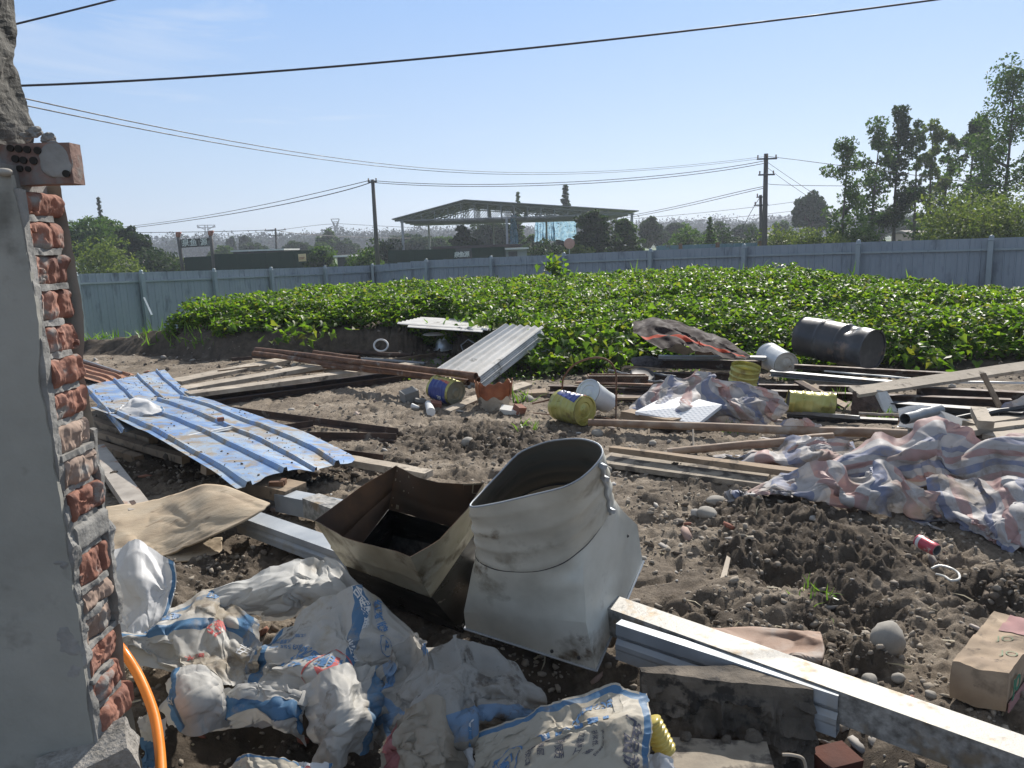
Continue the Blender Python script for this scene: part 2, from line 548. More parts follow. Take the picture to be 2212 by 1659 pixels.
def ground_mat():
    m = bpy.data.materials.new("earth"); m.use_nodes = True
    t = m.node_tree; N = t.nodes; Lk = t.links; b = N["Principled BSDF"]
    tc = N.new("ShaderNodeTexCoord")
    def noise(sc, det=8, ro=0.6, dis=0.0):
        n = N.new("ShaderNodeTexNoise"); n.inputs['Scale'].default_value = sc; n.inputs['Detail'].default_value = det
        n.inputs['Roughness'].default_value = ro; n.inputs['Distortion'].default_value = dis
        Lk.new(tc.outputs['Object'], n.inputs['Vector']); return n
    def ramp(src, els):
        cr = N.new("ShaderNodeValToRGB")
        cr.color_ramp.elements[0].position = els[0][0]; cr.color_ramp.elements[0].color = (*els[0][1], 1)
        cr.color_ramp.elements[1].position = els[-1][0]; cr.color_ramp.elements[1].color = (*els[-1][1], 1)
        for p, c in els[1:-1]:
            e = cr.color_ramp.elements.new(p); e.color = (*c, 1)
        Lk.new(src, cr.inputs['Fac']); return cr.outputs['Color']
    def mix(f, a, c, mode='MIX'):
        mx = N.new("ShaderNodeMix"); mx.data_type = 'RGBA'; mx.blend_type = mode
        if hasattr(f, 'node'): Lk.new(f, mx.inputs['Factor'])
        else: mx.inputs['Factor'].default_value = f
        Lk.new(a, mx.inputs['A'])
        if hasattr(c, 'node'): Lk.new(c, mx.inputs['B'])
        else: mx.inputs['B'].default_value = (*c, 1)
        return mx.outputs['Result']
    def mrange(src, a, c, lo=0., hi=1.):
        mr = N.new("ShaderNodeMapRange"); mr.inputs['From Min'].default_value = a; mr.inputs['From Max'].default_value = c
        mr.inputs['To Min'].default_value = lo; mr.inputs['To Max'].default_value = hi
        Lk.new(src, mr.inputs['Value']); return mr.outputs['Result']
    dry = ramp(noise(2.2, 10, .65, .3).outputs['Fac'], [(0.3, (.14, .112, .085)), (0.5, (.26, .215, .165)), (0.7, (.40, .34, .27))])
    fine = ramp(noise(45, 6, .7).outputs['Fac'], [(0.3, (.62, .62, .62)), (0.7, (1.1, 1.1, 1.1))])
    dry = mix(1.0, dry, fine, 'MULTIPLY')
    wet = ramp(noise(9, 8, .6).outputs['Fac'], [(0.3, (.055, .044, .034)), (0.7, (.13, .105, .08))])
    at = N.new("ShaderNodeAttribute"); at.attribute_name = "damp"
    nw = noise(5, 8, .65)
    ad = N.new("ShaderNodeMath"); ad.operation = 'ADD'
    Lk.new(at.outputs['Fac'], ad.inputs[0])
    Lk.new(mrange(nw.outputs['Fac'], .25, .75, -.35, .35), ad.inputs[1])
    c = mix(mrange(ad.outputs[0], .38, .62), dry, wet)
    # far land: grass
    sx = N.new("ShaderNodeSeparateXYZ"); Lk.new(tc.outputs['Object'], sx.inputs[0])
    grass = ramp(noise(.35, 8, .7).outputs['Fac'], [(0.3, (.05, .085, .02)), (0.7, (.12, .19, .045))])
    at2 = N.new("ShaderNodeAttribute"); at2.attribute_name = "grassy"
    c = mix(mrange(at2.outputs['Fac'], .35, .65), c, grass)
    Lk.new(c, b.inputs['Base Color'])
    b.inputs['Roughness'].default_value = 0.92
    b.inputs['Specular IOR Level'].default_value = 0.25
    n1 = noise(38, 12, .75); n2 = noise(130, 6, .7)
    vo = N.new("ShaderNodeTexVoronoi"); vo.inputs['Scale'].default_value = 9; vo.feature = 'DISTANCE_TO_EDGE'
    wv = N.new("ShaderNodeVectorMath"); wv.operation = 'ADD'
    nn = noise(6, 4); Lk.new(tc.outputs['Object'], wv.inputs[0]); Lk.new(nn.outputs['Color'], wv.inputs[1])
    Lk.new(wv.outputs[0], vo.inputs['Vector'])
    ck = mrange(vo.outputs['Distance'], 0, .035)
    b1 = N.new("ShaderNodeBump"); b1.inputs['Strength'].default_value = .9; b1.inputs['Distance'].default_value = .02
    Lk.new(n1.outputs['Fac'], b1.inputs['Height'])
    b2 = N.new("ShaderNodeBump"); b2.inputs['Strength'].default_value = .6; b2.inputs['Distance'].default_value = .004
    Lk.new(n2.outputs['Fac'], b2.inputs['Height']); Lk.new(b1.outputs['Normal'], b2.inputs['Normal'])
    b3 = N.new("ShaderNodeBump"); b3.inputs['Strength'].default_value = .35; b3.inputs['Distance'].default_value = .006
    Lk.new(ck, b3.inputs['Height']); Lk.new(b2.outputs['Normal'], b3.inputs['Normal'])
    Lk.new(b3.outputs['Normal'], b.inputs['Normal'])
    return m

def damp_mask(x, y):
    m = np.zeros_like(x) + 0.14 + .22 * sstep(.45, .6, fbm(x * .8, y * .8, 0, 3, 808))
    for (px, py, r, s_) in PATCH:
        m = np.maximum(m, (0.35 + .45 * s_) * np.exp(-((x - px) ** 2 + (y - py) ** 2) / (r * r * 1.3) * 0.8))
    yf = np.interp(x, FX, FY)
    m = np.maximum(m, sstep(-0.5, 0.1, y - yf) * 0.9)
    m = np.maximum(m, sstep(1.5, 5, y) * 0)
    for (u, v, r) in [(430, 1560, .6), (950, 1560, .5), (1350, 1640, .6), (1700, 1640, .5), (700, 1500, .4), (2000, 1650, .3), (1100, 1450, .5)]:
        g = G(u, v); m = np.maximum(m, .9 * np.exp(-((x - g[0]) ** 2 + (y - g[1]) ** 2) / (r * r)))
    return m
att = gme.attributes.new("damp", 'FLOAT', 'POINT'); att.data.foreach_set("value", damp_mask(XX, YY).ravel().astype(np.float32))
_gr = sstep(30, 45, YY) + 0.0
_lf = (1 - sstep(P(330, 700, 12.8)[0] - .4, P(330, 700, 12.8)[0] + .5, XX)) * sstep(.5, 1.0, YY - np.interp(XX, FX, FY))
att = gme.attributes.new("grassy", 'FLOAT', 'POINT'); att.data.foreach_set("value", np.clip(_gr + _lf * .9, 0, 1).ravel().astype(np.float32))
go = link("ground", gme, ground_mat(), smooth_=True)
go['kind'] = 'structure'

# ================================================================== crop, fence, background
RNG = np.random.default_rng(7)

def leaves_mesh(name, C, Nrm, Dir, S, fold=0.25, shape='heart'):
    """C centres, Nrm leaf normals, Dir tip directions, S sizes -> one mesh of folded leaves"""
    n = len(C)
    Nrm = Nrm / np.linalg.norm(Nrm, axis=1, keepdims=True)
    Dir = Dir - Nrm * (Dir * Nrm).sum(1, keepdims=True)
    Dir /= np.linalg.norm(Dir, axis=1, keepdims=True) + 1e-9
    Sd = np.cross(Dir, Nrm)
    if shape == 'heart':
        T = np.array([(0, -.30, 0), (-.36, -.46, .16), (-.50, -.10, .22), (-.24, .22, .08), (0, .72, -.16), (.24, .22, .08), (.50, -.10, .22), (.36, -.46, .16)])
        F = np.array([(0, 1, 2, 3), (0, 3, 4, 4), (0, 4, 5, 5), (0, 5, 6, 7)])
    elif shape == 'blade':
        T = np.array([(-.05, 0, 0), (.05, 0, 0), (.04, .5, .02), (-.04, .5, .02), (0, 1.0, -.18)])
        F = np.array([(0, 1, 2, 3), (3, 2, 4, 4)])
    else:
        T = np.array([(0, -.5, 0), (.32, 0, .12), (0, .55, -.05), (-.32, 0, .12)])
        F = np.array([(0, 1, 2, 3)])
    T = T * np.array([1, 1, fold / 0.25])
    k = len(T)
    V = C[:, None, :] + S[:, None, None] * (T[None, :, 0:1] * Sd[:, None, :] + T[None, :, 1:2] * Dir[:, None, :] + T[None, :, 2:3] * Nrm[:, None, :])
    if shape in ('heart', 'blade'):
        Ft = []
        for f in F:
            if f[2] == f[3]: Ft.append((f[0], f[1], f[2]))
            else: Ft.append((f[0], f[1], f[2])); Ft.append((f[0], f[2], f[3]))
        F = np.array(Ft)
    FFx = (F[None] + (np.arange(n) * k)[:, None, None]).reshape(-1, F.shape[1])
    return mesh_np(name, V.reshape(-1, 3), FFx)

def rnd_dirs(n, up=1.0, spread=0.6, rng=RNG):
    v = rng.normal(size=(n, 3)) * spread
    v[:, 2] = np.abs(v[:, 2]) * 0.5 + up
    return v

M_crop = leafmat("sweet_potato_leaf", [(.035, .075, .014), (.065, .125, .018), (.09, .165, .022), (.14, .20, .03), (.04, .08, .02), (.075, .14, .02), (.14, .135, .04)], trans=.5, rough=.46, tcol=(2.2, 2.3, .8), spec=.35)

def crop_height(x, y):
    return 0.20 + 0.26 * fbm(x * 1.7, y * 1.7, 0, 3, 51) + 0.16 * (fbm(x * 5, y * 5, 0, 2, 61) - .3)

# --- crop scatter
XL = P(352, 690, 12.9)[0]
def crop_points(n, x0, x1, y0, y1, dens_pow=1.0):
    x = RNG.uniform(x0, x1, n); y = RNG.uniform(y0, y1, n)
    yf = np.interp(x, FX, FY); yc = np.interp(x, CX, CY)
    right = sstep(-0.9, 0.8, x)
    ew = 0.45 * (1 - right) + 0.5 * right
    nz = (fbm(x * 1.1, y * 1.1, 0, 3, 91) - .5)
    inside = (y > yf + ew + nz * 1.1 - right * .25) & (y < yc + 1.2 + nz) & (x > XL + (y - 13) * -0.25 + nz * 1.2)
    inside &= fbm(x * 2.3, y * 2.3, 0, 2, 97) > 0.24
    return x[inside], y[inside]
xa, ya = crop_points(175000, -8.5, 15, 6.0, 13.5)
xb, yb2 = crop_points(150000, -8.5, 17, 12.5, 21)
x = np.concatenate([xa, xb]); y = np.concatenate([ya, yb2])
hh = crop_height(x, y)
u = RNG.uniform(0, 1, len(x)) ** 0.55
edge = sstep(0.0, 0.8, y - np.interp(x, FX, FY) - 0.25)
z = base_z(x, y) + hh * u * (0.35 + 0.65 * edge) + 0.02
C = np.stack([x, y, z], 1)
C[:, :2] += RNG.normal(size=(len(x), 2)) * .02
Nn = rnd_dirs(len(x), 1.0, 0.55)
ang = RNG.uniform(0, 2 * math.pi, len(x))
D = np.stack([np.cos(ang), np.sin(ang), -0.45 + 0.5 * RNG.normal(size=len(x))], 1)
S = RNG.uniform(.045, .10, len(x)) * (1 + .25 * (fbm(x * 1.5, y * 1.5, 0, 2, 5) - .5))
cm = leaves_mesh("sweet_potato_vines", C, Nn, D, S)
co = link("sweet_potato_vines", cm, M_crop)
tag(co, 'dense bright green sweet potato vines covering the raised bed before the fence', 'crop', kind='stuff')

M_stem = pmat('vine_stem', [(.07, .09, .03), (.11, .13, .05)], rough=.7, bump=0)
# hanging tufts over the cut bank
def vine_clump(px_list, label, n=70, r=.28, size=(.08, .14), drop=.25):
    for i, (u_, v_, dz) in enumerate(px_list):
        p = GT(u_, v_, 0.02)
        c = RNG.normal(size=(n, 3)) * np.array([r, r * .5, .10]) + np.array([0, 0, .12])
        t = thing('vine_clump', label[i], 'plant', p + np.array([0, 0, dz - .02]), 'sweet potato clumps hanging over or beside the bed', local=True)
        me = leaves_mesh("foliage", c, rnd_dirs(n, .7, .7) + np.array([0, -.35, 0]), RNG.normal(size=(n, 3)) + np.array([0, -.6, -.6]), RNG.uniform(*size, n))
        link("foliage", me, M_crop, t)
        mb = MB()
        for q in c[::4]: mb.tube([(0, .02, -.03), (q[0] * .5, q[1] * .5, q[2] * .7 + .05), q], .003, 4, r1=.002)
        build('stems', mb, M_stem, t)
vine_clump([(570, 742, .05), (640, 735, .05), (990, 742, .1), (1045, 740, .12), (1110, 700, .12), (1205, 770, .1), (1290, 770, .12), (1370, 745, .15), (1210, 800, .05), (1330, 790, .05),
            (1790, 770, .06), (2010, 800, .05), (1480, 745, .1)],
           ['leafy vine clump drooping down the cut bank above the timber pile', 'leafy vine clump on the bank edge right of the lowest droop', 'small green clump beside the upturned metal bowl',
            'green shoots between the bowl and the stack of corrugated sheets', 'leafy clump behind the top of the leaning corrugated stack', 'sparse leafy clump right of the grey slab',
            'leafy clump above the wire hoop', 'leafy clump in front of the brown tarpaulin', 'low straggling vine on dark soil left of the wire hoop', 'low vine shoots inside the wire hoop',
            'leafy shoot growing in front of the black oil drum', 'low leafy shoots right of the black oil drum by the steel', 'leafy clump below the left end of the brown tarpaulin'])

M_grass = leafmat("grass_blade", [(.06, .13, .02), (.12, .22, .03), (.16, .26, .05)], trans=.45, rough=.4, tcol=(1.6, 1.7, .8))
# grass verge at the foot of the fence on the left and tufts
def grass_tuft(px, h=.25, n=26, spread=.07, label=None, dz=0.0, grp='grass tufts among the scrap'):
    p = GT(*px)
    c = RNG.normal(size=(n, 3)) * np.array([spread, spread, 0])
    dr = RNG.normal(size=(n, 3)) * .4 + np.array([0, 0, 1.0])
    nm = RNG.normal(size=(n, 3))
    me = leaves_mesh("grass_tuft", c, nm, dr, RNG.uniform(.5, 1.0, n) * h, shape='blade')
    o = link("grass_tuft", me, M_grass); o.location = p + np.array([0, 0, dz])
    return tag(o, label, 'grass', grp)
for px, h, lb in [((1140, 868), .22, 'upright grass tuft beside the orange broken basin'), ((1310, 870), .20, 'grass tuft in front of the white bucket'), ((1340, 850), .16, 'grass tuft under the short steel bar by the wire hoop'),
                  ((1110, 812), .22, 'pale weedy grass on dark soil below the grey slab'), ((1520, 775), .30, 'tall grass below the brown tarpaulin'), ((1870, 775), .30, 'arching grass in front of the black drum end'),
                  ((1700, 820), .32, 'tall grass shoot right of the white plastic bucket'), ((1810, 880), .26, 'grass arching beside the flattened yellow pail'), ((1580, 930), .12, 'small grass sprouts beside the long pole and tarp'),
                  ((1480, 800), .2, 'thin grass standing among the steel bars left of the glass strip'), ((1140, 925), .12, 'small grass sprout on clods before the yellow pail'), ((1380, 770), .2, 'grass among the vines above the mesh box'),
                  ((1750, 1290), .08, 'thin grass sprigs in the churned mud'), ((1900, 905), .15, 'grass blades in front of the white plastic sheet')]:
    grass_tuft(px, h, label=lb)
n = 9000
x = RNG.uniform(-14, XL + 1.2, n); y = RNG.uniform(11.8, 20, n)
k = (y > np.interp(x, FX, FY) + .35 + (fbm(x, y, 0, 2, 3) - .5)); x = x[k]; y = y[k]; n = len(x)
c = np.stack([x, y, base_z(x, y)], 1)
me = leaves_mesh("verge_grass", c, RNG.normal(size=(n, 3)), RNG.normal(size=(n, 3)) * .45 + np.array([0, 0, 1.0]), RNG.uniform(.10, .30, n), shape='blade')
tag(link("verge_grass", me, M_grass), 'short green grass on top of the left bank', 'grass', kind='stuff')
n = 160
x = RNG.uniform(-6, 14, n); y = np.interp(x, CX, CY) + RNG.uniform(-2, .8, n)
c = np.stack([x, y, base_z(x, y) + .25], 1)
me = leaves_mesh("tall_grass", c, RNG.normal(size=(n, 3)), RNG.normal(size=(n, 3)) * .4 + np.array([0, 0, 1.0]), RNG.uniform(.2, .45, n), shape='blade')
tag(link("tall_grass", me, M_grass), 'thin grass stalks standing above the vines before the fence', 'grass', kind='stuff')

# --- lone leafy plant by the fence
p = P(1199, 600, 18.0); p[2] -= .1
t = thing('leafy_weed', 'tall drooping weed standing alone above the vines against the fence', 'plant', p)
mb = MB(); mb.tube([p, p + np.array([.02, 0, .25]), p + np.array([0, 0, .45])], .012, 6); build('stem', mb, M_grass, t)
n = 60
c = RNG.normal(size=(n, 3)) * np.array([.13, .1, .12]) + p + np.array([0, 0, .32])
me = leaves_mesh('foliage', c - p, rnd_dirs(n, .6, .8), RNG.normal(size=(n, 3)) + np.array([0, 0, -.8]), RNG.uniform(.10, .2, n))
link('foliage', me, M_crop, t)

# ------------------------------------------------------------------ blue-grey steel hoarding
M_fence = pmat("hoarding_paint", [(.25, .29, .33), (.31, .35, .385)], scale=1.2, rough=.5, metal=0.0, bump=.05, stain=((.10, .12, .14), 2.5, .55, .2), stretch=(1, 1, .4))
M_post = pmat("hoarding_post", [(.26, .31, .33), (.32, .37, .39)], scale=3, rough=.4, metal=.15, bump=.03)
fp = [(60, 596, 19.6), (155, 592, 21), (298, 588, 23), (456, 584, 25.3), (580, 580.5, 27.6), (697, 577, 29.8), (805, 573, 32), (926, 562, 30), (1066, 556, 28), (1223, 549, 26),
      (1410, 540.5, 24), (1612, 532, 22), (1858, 523, 20), (2144, 514, 18.2), (2420, 505, 16.6), (2800, 493, 14.8)]
FPOS = [P(*q) for q in fp]
FH = 1.85
ft = thing('hoarding_fence', 'long blue grey corrugated steel hoarding round the vegetable bed', 'fence', (0, 26, -1))
for i in range(len(FPOS) - 1):
    a, b = FPOS[i], FPOS[i + 1]
    d = b - a; d[2] = 0; L = np.linalg.norm(d); d /= L; nrm = np.array([d[1], -d[0], 0.0])
    if nrm[1] > 0: nrm = -nrm       # towards the camera
    nr = max(6, int(round(L / .24))); w_ = L / nr
    mb = MB()
    step = 6 < i < 9 or i in (5, 6)
    for j in range(nr):
        za = a[2] + (b[2] - a[2]) * ((j // 3 * 3 + 1.5) / nr if step else (j + .5) / nr)
        p0 = a + d * (j * w_); p1 = a + d * ((j + 1) * w_)
        prof = [(0, 0), (.012, .022), (.03, .022), (.042, 0), (w_ * .55, 0.0), (w_ * .56, .006), (w_ * .6, .006), (w_ * .61, 0), (w_, 0)]
        vs = []
        for (s_, o_) in prof:
            q = p0 + d * s_ + nrm * o_
            vs.append((q[0], q[1], za)); vs.append((q[0], q[1], za - FH))
        mb.add(vs, [(2 * q_, 2 * q_ + 1, 2 * q_ + 3, 2 * q_ + 2) for q_ in range(len(prof) - 1)])
    build('sheet_panel', mb, M_fence, ft)
    mb = MB()
    off = nrm * .05
    ra, rb = a + off + np.array([0, 0, -.24]), b + off + np.array([0, 0, -.24])
    mb.bar(ra, rb, .05, .05)
    build('rail', mb, M_post, ft)
for i in range(len(FPOS)):
    a = FPOS[i]
    q = FPOS[min(i + 1, len(FPOS) - 1)] - FPOS[max(i - 1, 0)]
    nrm = np.array([q[1], -q[0], 0.0]); nrm /= np.linalg.norm(nrm)
    if nrm[1] > 0: nrm = -nrm
    c = a + nrm * .13
    rot = Matrix.Rotation(math.atan2(q[1], q[0]), 3, 'Z')
    mb = MB(); mb.box((c[0], c[1], a[2] - .06 - 1.0), (.11, .11, 2.0), rot)
    po = build('post', mb, M_post, ft)
    mb = MB()
    cz = a[2] - .06
    mb.lathe([(0.0, .13), (.03, .125), (.05, .10), (.056, .07), (.045, .035), (.07, .02), (.07, .0), (0, 0)], 14)
    me = bpy.data.meshes.new('post_cap'); me.from_pydata(mb.verts().tolist(), [], mb.f)
    o = link('post_cap', me, M_post, po, smooth_=True)
    o.location = np.array([c[0], c[1], cz]) - np.array(world_loc(po))
# diagonal prop on the left
mb = MB(); a = P(311, 642, 22.3); b = P(328, 680, 21.0); mb.bar(a, b, .05, .05)
tag(build('fence_prop', mb, M_post), 'slanting metal prop bracing the left part of the hoarding', 'prop')

# ------------------------------------------------------------------ trees
M_bark = pmat("bark", [(.05, .042, .034), (.10, .085, .07)], scale=3, rough=.9, bump=.3)
TM = {
 'dark': leafmat("leaf_dark", [(.018, .038, .014), (.03, .06, .02), (.05, .085, .025)], trans=.3, rough=.65, tcol=(1.5, 1.6, .8), spec=.2),
 'mid': leafmat("leaf_mid", [(.03, .065, .014), (.055, .11, .022), (.09, .15, .03)], trans=.35, rough=.6, tcol=(1.6, 1.7, .8), spec=.2),
 'pale': leafmat("leaf_pale", [(.06, .095, .025), (.10, .15, .035), (.16, .20, .05)], trans=.4, rough=.6, tcol=(1.6, 1.6, .8), spec=.2),
 'grey': leafmat("leaf_grey", [(.03, .052, .026), (.045, .075, .038), (.06, .09, .045)], trans=.25, rough=.9, tcol=(1.4, 1.5, 1.0), spec=.05),
}
def crown_leaves(clusters, n_per, sig, size, rng, flat=1.0):
    C = []; 
    for (c, s_) in clusters:
        m_ = max(4, int(n_per * s_))
        d = rng.normal(size=(m_, 3)); d /= np.linalg.norm(d, axis=1, keepdims=True)
        rad = rng.uniform(.35, 1.0, m_) ** .5
        C.append(np.asarray(c) + d * rad[:, None] * sig * s_ * np.array([1, 1, flat]))
    C = np.concatenate(C)
    n_ = len(C)
    return leaves_mesh('crown', C, rng.normal(size=(n_, 3)) + np.array([0, 0, .7]), rng.normal(size=(n_, 3)) + np.array([0, 0, -.5]), rng.uniform(.65, 1.35, n_) * size, fold=.3, shape='quad')

def tree_meshes(kind, H, Wd, seed, leaf=.3, dens=1.0):
    """returns trunk MB and crown mesh in local coordinates for a tree of height H, crown width Wd"""
    rg = np.random.default_rng(seed); mb = MB(); cl = []
    if kind == 'slim':            # tall thin trunk, loose irregular tiers
        lean = rg.uniform(-.03, .03) * H
        pts = [np.array([lean * t + math.sin(t * 5 + seed) * .012 * H * t, 0.01 * H * math.cos(t * 4), H * t]) for t in np.linspace(0, .97, 9)]
        mb.tube(pts, H * .011 + .02, 7, r1=.02)
        nb = int(17 * dens)
        for i in range(nb):
            t = .30 + .70 * (i + rg.uniform(0, 1)) / nb
            if rg.uniform() < .12: continue
            prof = (0.40 + .60 * math.sin(min(1, (t - .15) / .75) * math.pi) ** .8) * rg.uniform(.35, 1.15) * (.45 if t > .93 else 1)
            a = rg.uniform(0, 2 * math.pi); r = Wd / 2 * prof
            base = pts[min(8, int(t * 8))] * 0 + np.array([np.interp(t, np.linspace(0, .97, 9), [q[0] for q in pts]), 0, H * t - r * .4])
            tip = base + np.array([math.cos(a) * r, math.sin(a) * r, r * .55])
            mb.tube([base, (base + tip) / 2 + np.array([0, 0, -r * .06]), tip], H * .0035 + .012, 5, r1=.008)
            for k in range(3):
                f = .45 + .3 * k
                cl.append((base + (tip - base) * f + rg.normal(size=3) * Wd * .06, rg.uniform(.6, 1.15)))
        cl.append((pts[-1], .7)); cl.append((pts[-1] - np.array([0, 0, H * .06]), .9))
        me = crown_leaves(cl, 70 * dens, Wd * .16, leaf * 1.0, rg, .85)
    elif kind == 'round':
        mb.tube([(0, 0, 0), (0, 0, H * .3), (.03 * Wd, 0, H * .6)], H * .035, 8, r1=.04)
        nl = int(46 * dens)
        for i in range(nl):
            d = rg.normal(size=3); d[2] = abs(d[2]) * 1.0 - .25; d /= np.linalg.norm(d)
            r = rg.uniform(.55, 1.0)
            c = np.array([0, 0, H * .55]) + d * r * np.array([Wd * .42, Wd * .42, H * .40])
            c *= 1 + rg.uniform(-.06, .06)
            cl.append((c, rg.uniform(.7, 1.3)))
            if i % 5 == 0: mb.tube([(0, 0, H * .3), c * .7 + np.array([0, 0, H * .1]), c], H * .012, 5, r1=.01)
        me = crown_leaves(cl, 95 * dens, Wd * .16, leaf, rg, .8)
    elif kind == 'conifer':
        mb.tube([(0, 0, 0), (0, 0, H * .5), (0, 0, H * .98)], H * .02, 7, r1=.01)
        nl = int(34 * dens)
        for i in range(nl):
            t = .12 + .86 * i / nl
            r = Wd / 2 * (1 - t) ** .8 * rg.uniform(.6, 1.1); a = i * 2.4
            c = np.array([math.cos(a) * r * .7, math.sin(a) * r * .7, H * t])
            mb.tube([(0, 0, H * t), c], .02, 4, r1=.008)
            cl.append((c, max(.25, (1 - t) * 1.3)))
        me = crown_leaves(cl, 80 * dens, Wd * .24, leaf, rg, .5)
    elif kind == 'feather':       # drooping tiers of fine leaflets
        mb.tube([(0, 0, 0), (.05, 0, H * .4), (0, 0, H * .8)], H * .02, 7, r1=.02)
        nl = int(60 * dens)
        for i in range(nl):
            a = rg.uniform(0, 2 * math.pi); t = rg.uniform(.15, 1) ; r = Wd / 2 * math.sin((1 - t) * 1.3 + .35) * rg.uniform(.3, 1.1)
            b0 = np.array([0, 0, H * t * .8]); tip = b0 + np.array([math.cos(a) * r, math.sin(a) * r, H * .14])
            if i % 3 == 0: mb.tube([b0, tip], .025, 4, r1=.008)
            for k in range(4):
                f = .35 + .22 * k
                cl.append((b0 + (tip - b0) * f + np.array([0, 0, -H * .03 * k]) + rg.normal(size=3) * .1, .5))
        me = crown_leaves(cl, 64 * dens, Wd * .15, leaf, rg, .6)
    else:                         # shrub / hedge mass
        mb.tube([(0, 0, 0), (0, 0, H * .6)], .05, 6, r1=.02)
        nl = int(40 * dens * max(1, Wd / H * .6))
        for i in range(nl):
            xx = rg.uniform(-.5, .5); c = np.array([xx * Wd, rg.uniform(-.5, .5) * min(Wd, H), H * (1 - (2 * xx) ** 2 * .5) * rg.uniform(.25, 1.0) * rg.uniform(.7, 1.0)])
            cl.append((c, rg.uniform(.7, 1.3)))
            if i % 4 == 0: mb.tube([(c[0] * .5, c[1] * .5, 0), c], .03, 4, r1=.01)
        me = crown_leaves(cl, 90 * dens, H * .25, leaf, rg, .8)
    return mb, me

def tree(name, kind, u, vtop, depth, width_px, mat_, label, seed, zb=None, leaf=None, dens=1.0, cat='tree', grp=None):
    """tree whose top shows at (u, vtop) at this depth; width in reading pixels"""
    top = P(u, vtop, depth)
    zb = float(base_z(np.array([top[0]]), np.array([top[1]]))[0]) if zb is None else zb
    H = top[2] - zb; Wd = width_px * depth / FPX
    if leaf is None: leaf = max(.16, depth * .0040)
    mb, me = tree_meshes(kind, H, Wd, seed, leaf, dens)
    t = thing(name, label, cat, (top[0], top[1], zb), grp, local=True, rot=(0, 0, seed * .7))
    build('trunk', mb, M_bark, t, sm=True)
    link('crown', me, TM[mat_], t)
    return t

g_ = 'tall slender trees beyond the fence on the right'
tree('slender_tree', 'slim', 1827, 306, 46, 112, 'mid', 'slender tree nearest the big power pole, separate and lowest of its row', 11, grp=g_, dens=1.1)
tree('slender_tree', 'slim', 1893, 275, 50, 112, 'mid', 'slender tree with leaning top left of the tallest mid row crown', 12, grp=g_)
tree('slender_tree', 'slim', 1948, 238, 50, 104, 'dark', 'dense slender tree, tallest of the middle row, twin trunks at base', 13, grp=g_, dens=1.5)
tree('slender_tree', 'slim', 1988, 277, 54, 66, 'mid', 'thin airy slender tree with a straight dark trunk just right of the tallest middle one', 14, grp=g_, dens=.8)
tree('slender_tree', 'slim', 2020, 268, 52, 72, 'pale', 'slender tree with pale ragged top in the middle of the row', 15, grp=g_, dens=.9)
tree('slender_tree', 'slim', 2052, 290, 56, 78, 'mid', 'slender tree with drooping side boughs left of the double crown', 16, grp=g_)
tree('slender_tree', 'slim', 2098, 259, 52, 96, 'dark', 'broad slender tree forming the left half of the double crown', 17, grp=g_, dens=1.2)
tree('slender_tree', 'slim', 2130, 262, 55, 80, 'mid', 'slender tree forming the right half of the double crown beside the tallest tree', 18, grp=g_)
tree('slender_tree', 'slim', 2190, 157, 44, 185, 'mid', 'tallest slender tree at the right edge with open layered boughs', 19, grp=g_, dens=1.7, leaf=.17)
tree('broad_tree', 'round', 1750, 406, 95, 86, 'grey', 'rounded grey green tree behind the slender trees right of the power pole', 21, dens=1.2)
tree('broad_tree', 'round', 1905, 455, 110, 80, 'grey', 'hazy low tree seen between the slender trunks', 22)
tree('broad_tree', 'round', 1985, 470, 120, 90, 'grey', 'hazy low tree behind the thin straight trunks', 62)
tree('shrub', 'shrub', 2140, 405, 34, 210, 'pale', 'big yellow green bush at the right edge behind the fence', 23, dens=2.0, leaf=.14, cat='bush')
tree('shrub', 'shrub', 2010, 480, 42, 90, 'mid', 'green bush below the slender trees left of the big yellow green bush', 63, dens=1.2, leaf=.16, cat='bush')
g2 = 'bushes and young trees behind the fence'
tree('shrub', 'shrub', 1765, 480, 44, 100, 'pale', 'pale bush behind the fence in front of the rounded grey tree', 24, dens=1.6, leaf=.17, cat='bush', grp=g2)
tree('shrub', 'shrub', 1690, 492, 46, 60, 'pale', 'low yellow bush just right of the big power pole base', 25, dens=1.3, leaf=.17, cat='bush', grp=g2)
tree('shrub', 'shrub', 1860, 488, 44, 90, 'mid', 'low green bush at the foot of the first slender trees', 26, dens=1.4, leaf=.17, cat='bush', grp=g2)
tree('young_tree', 'conifer', 1534, 466, 62, 46, 'mid', 'pointed young tree rising above the hedge left of the power pole', 27, grp=g2)
tree('shrub', 'shrub', 1590, 490, 70, 90, 'dark', 'dark bush behind the second smaller pole', 28, cat='bush', grp=g2)
tree('shrub', 'shrub', 1500, 492, 68, 120, 'mid', 'wide hedge behind the container fence', 29, dens=1.5, cat='bush', grp=g2)
tree('broad_tree', 'round', 1460, 478, 120, 56, 'grey', 'small hazy rounded tree right of the open shed', 30, grp=g2)
tree('broad_tree', 'round', 1405, 462, 100, 52, 'dark', 'dark rounded tree touching the right end of the open shed', 31, grp=g2)
tree('feathery_tree', 'feather', 1280, 438, 62, 128, 'dark', 'largest dark feathery tree in front of the open shed', 32, dens=1.5, grp='feathery trees round the open shed')
tree('feathery_tree', 'feather', 1348, 456, 66, 92, 'mid', 'feathery tree under the right end of the shed roof', 33, dens=1.2, grp='feathery trees round the open shed')
tree('feathery_tree', 'feather', 1000, 476, 76, 84, 'dark', 'dark feathery bush standing inside the left part of the open shed', 34, dens=1.2, grp='feathery trees round the open shed')
tree('feathery_tree', 'feather', 1150, 500, 100, 90, 'mid', 'green tree seen under the shed roof between the blue cloths', 35, grp='feathery trees round the open shed')
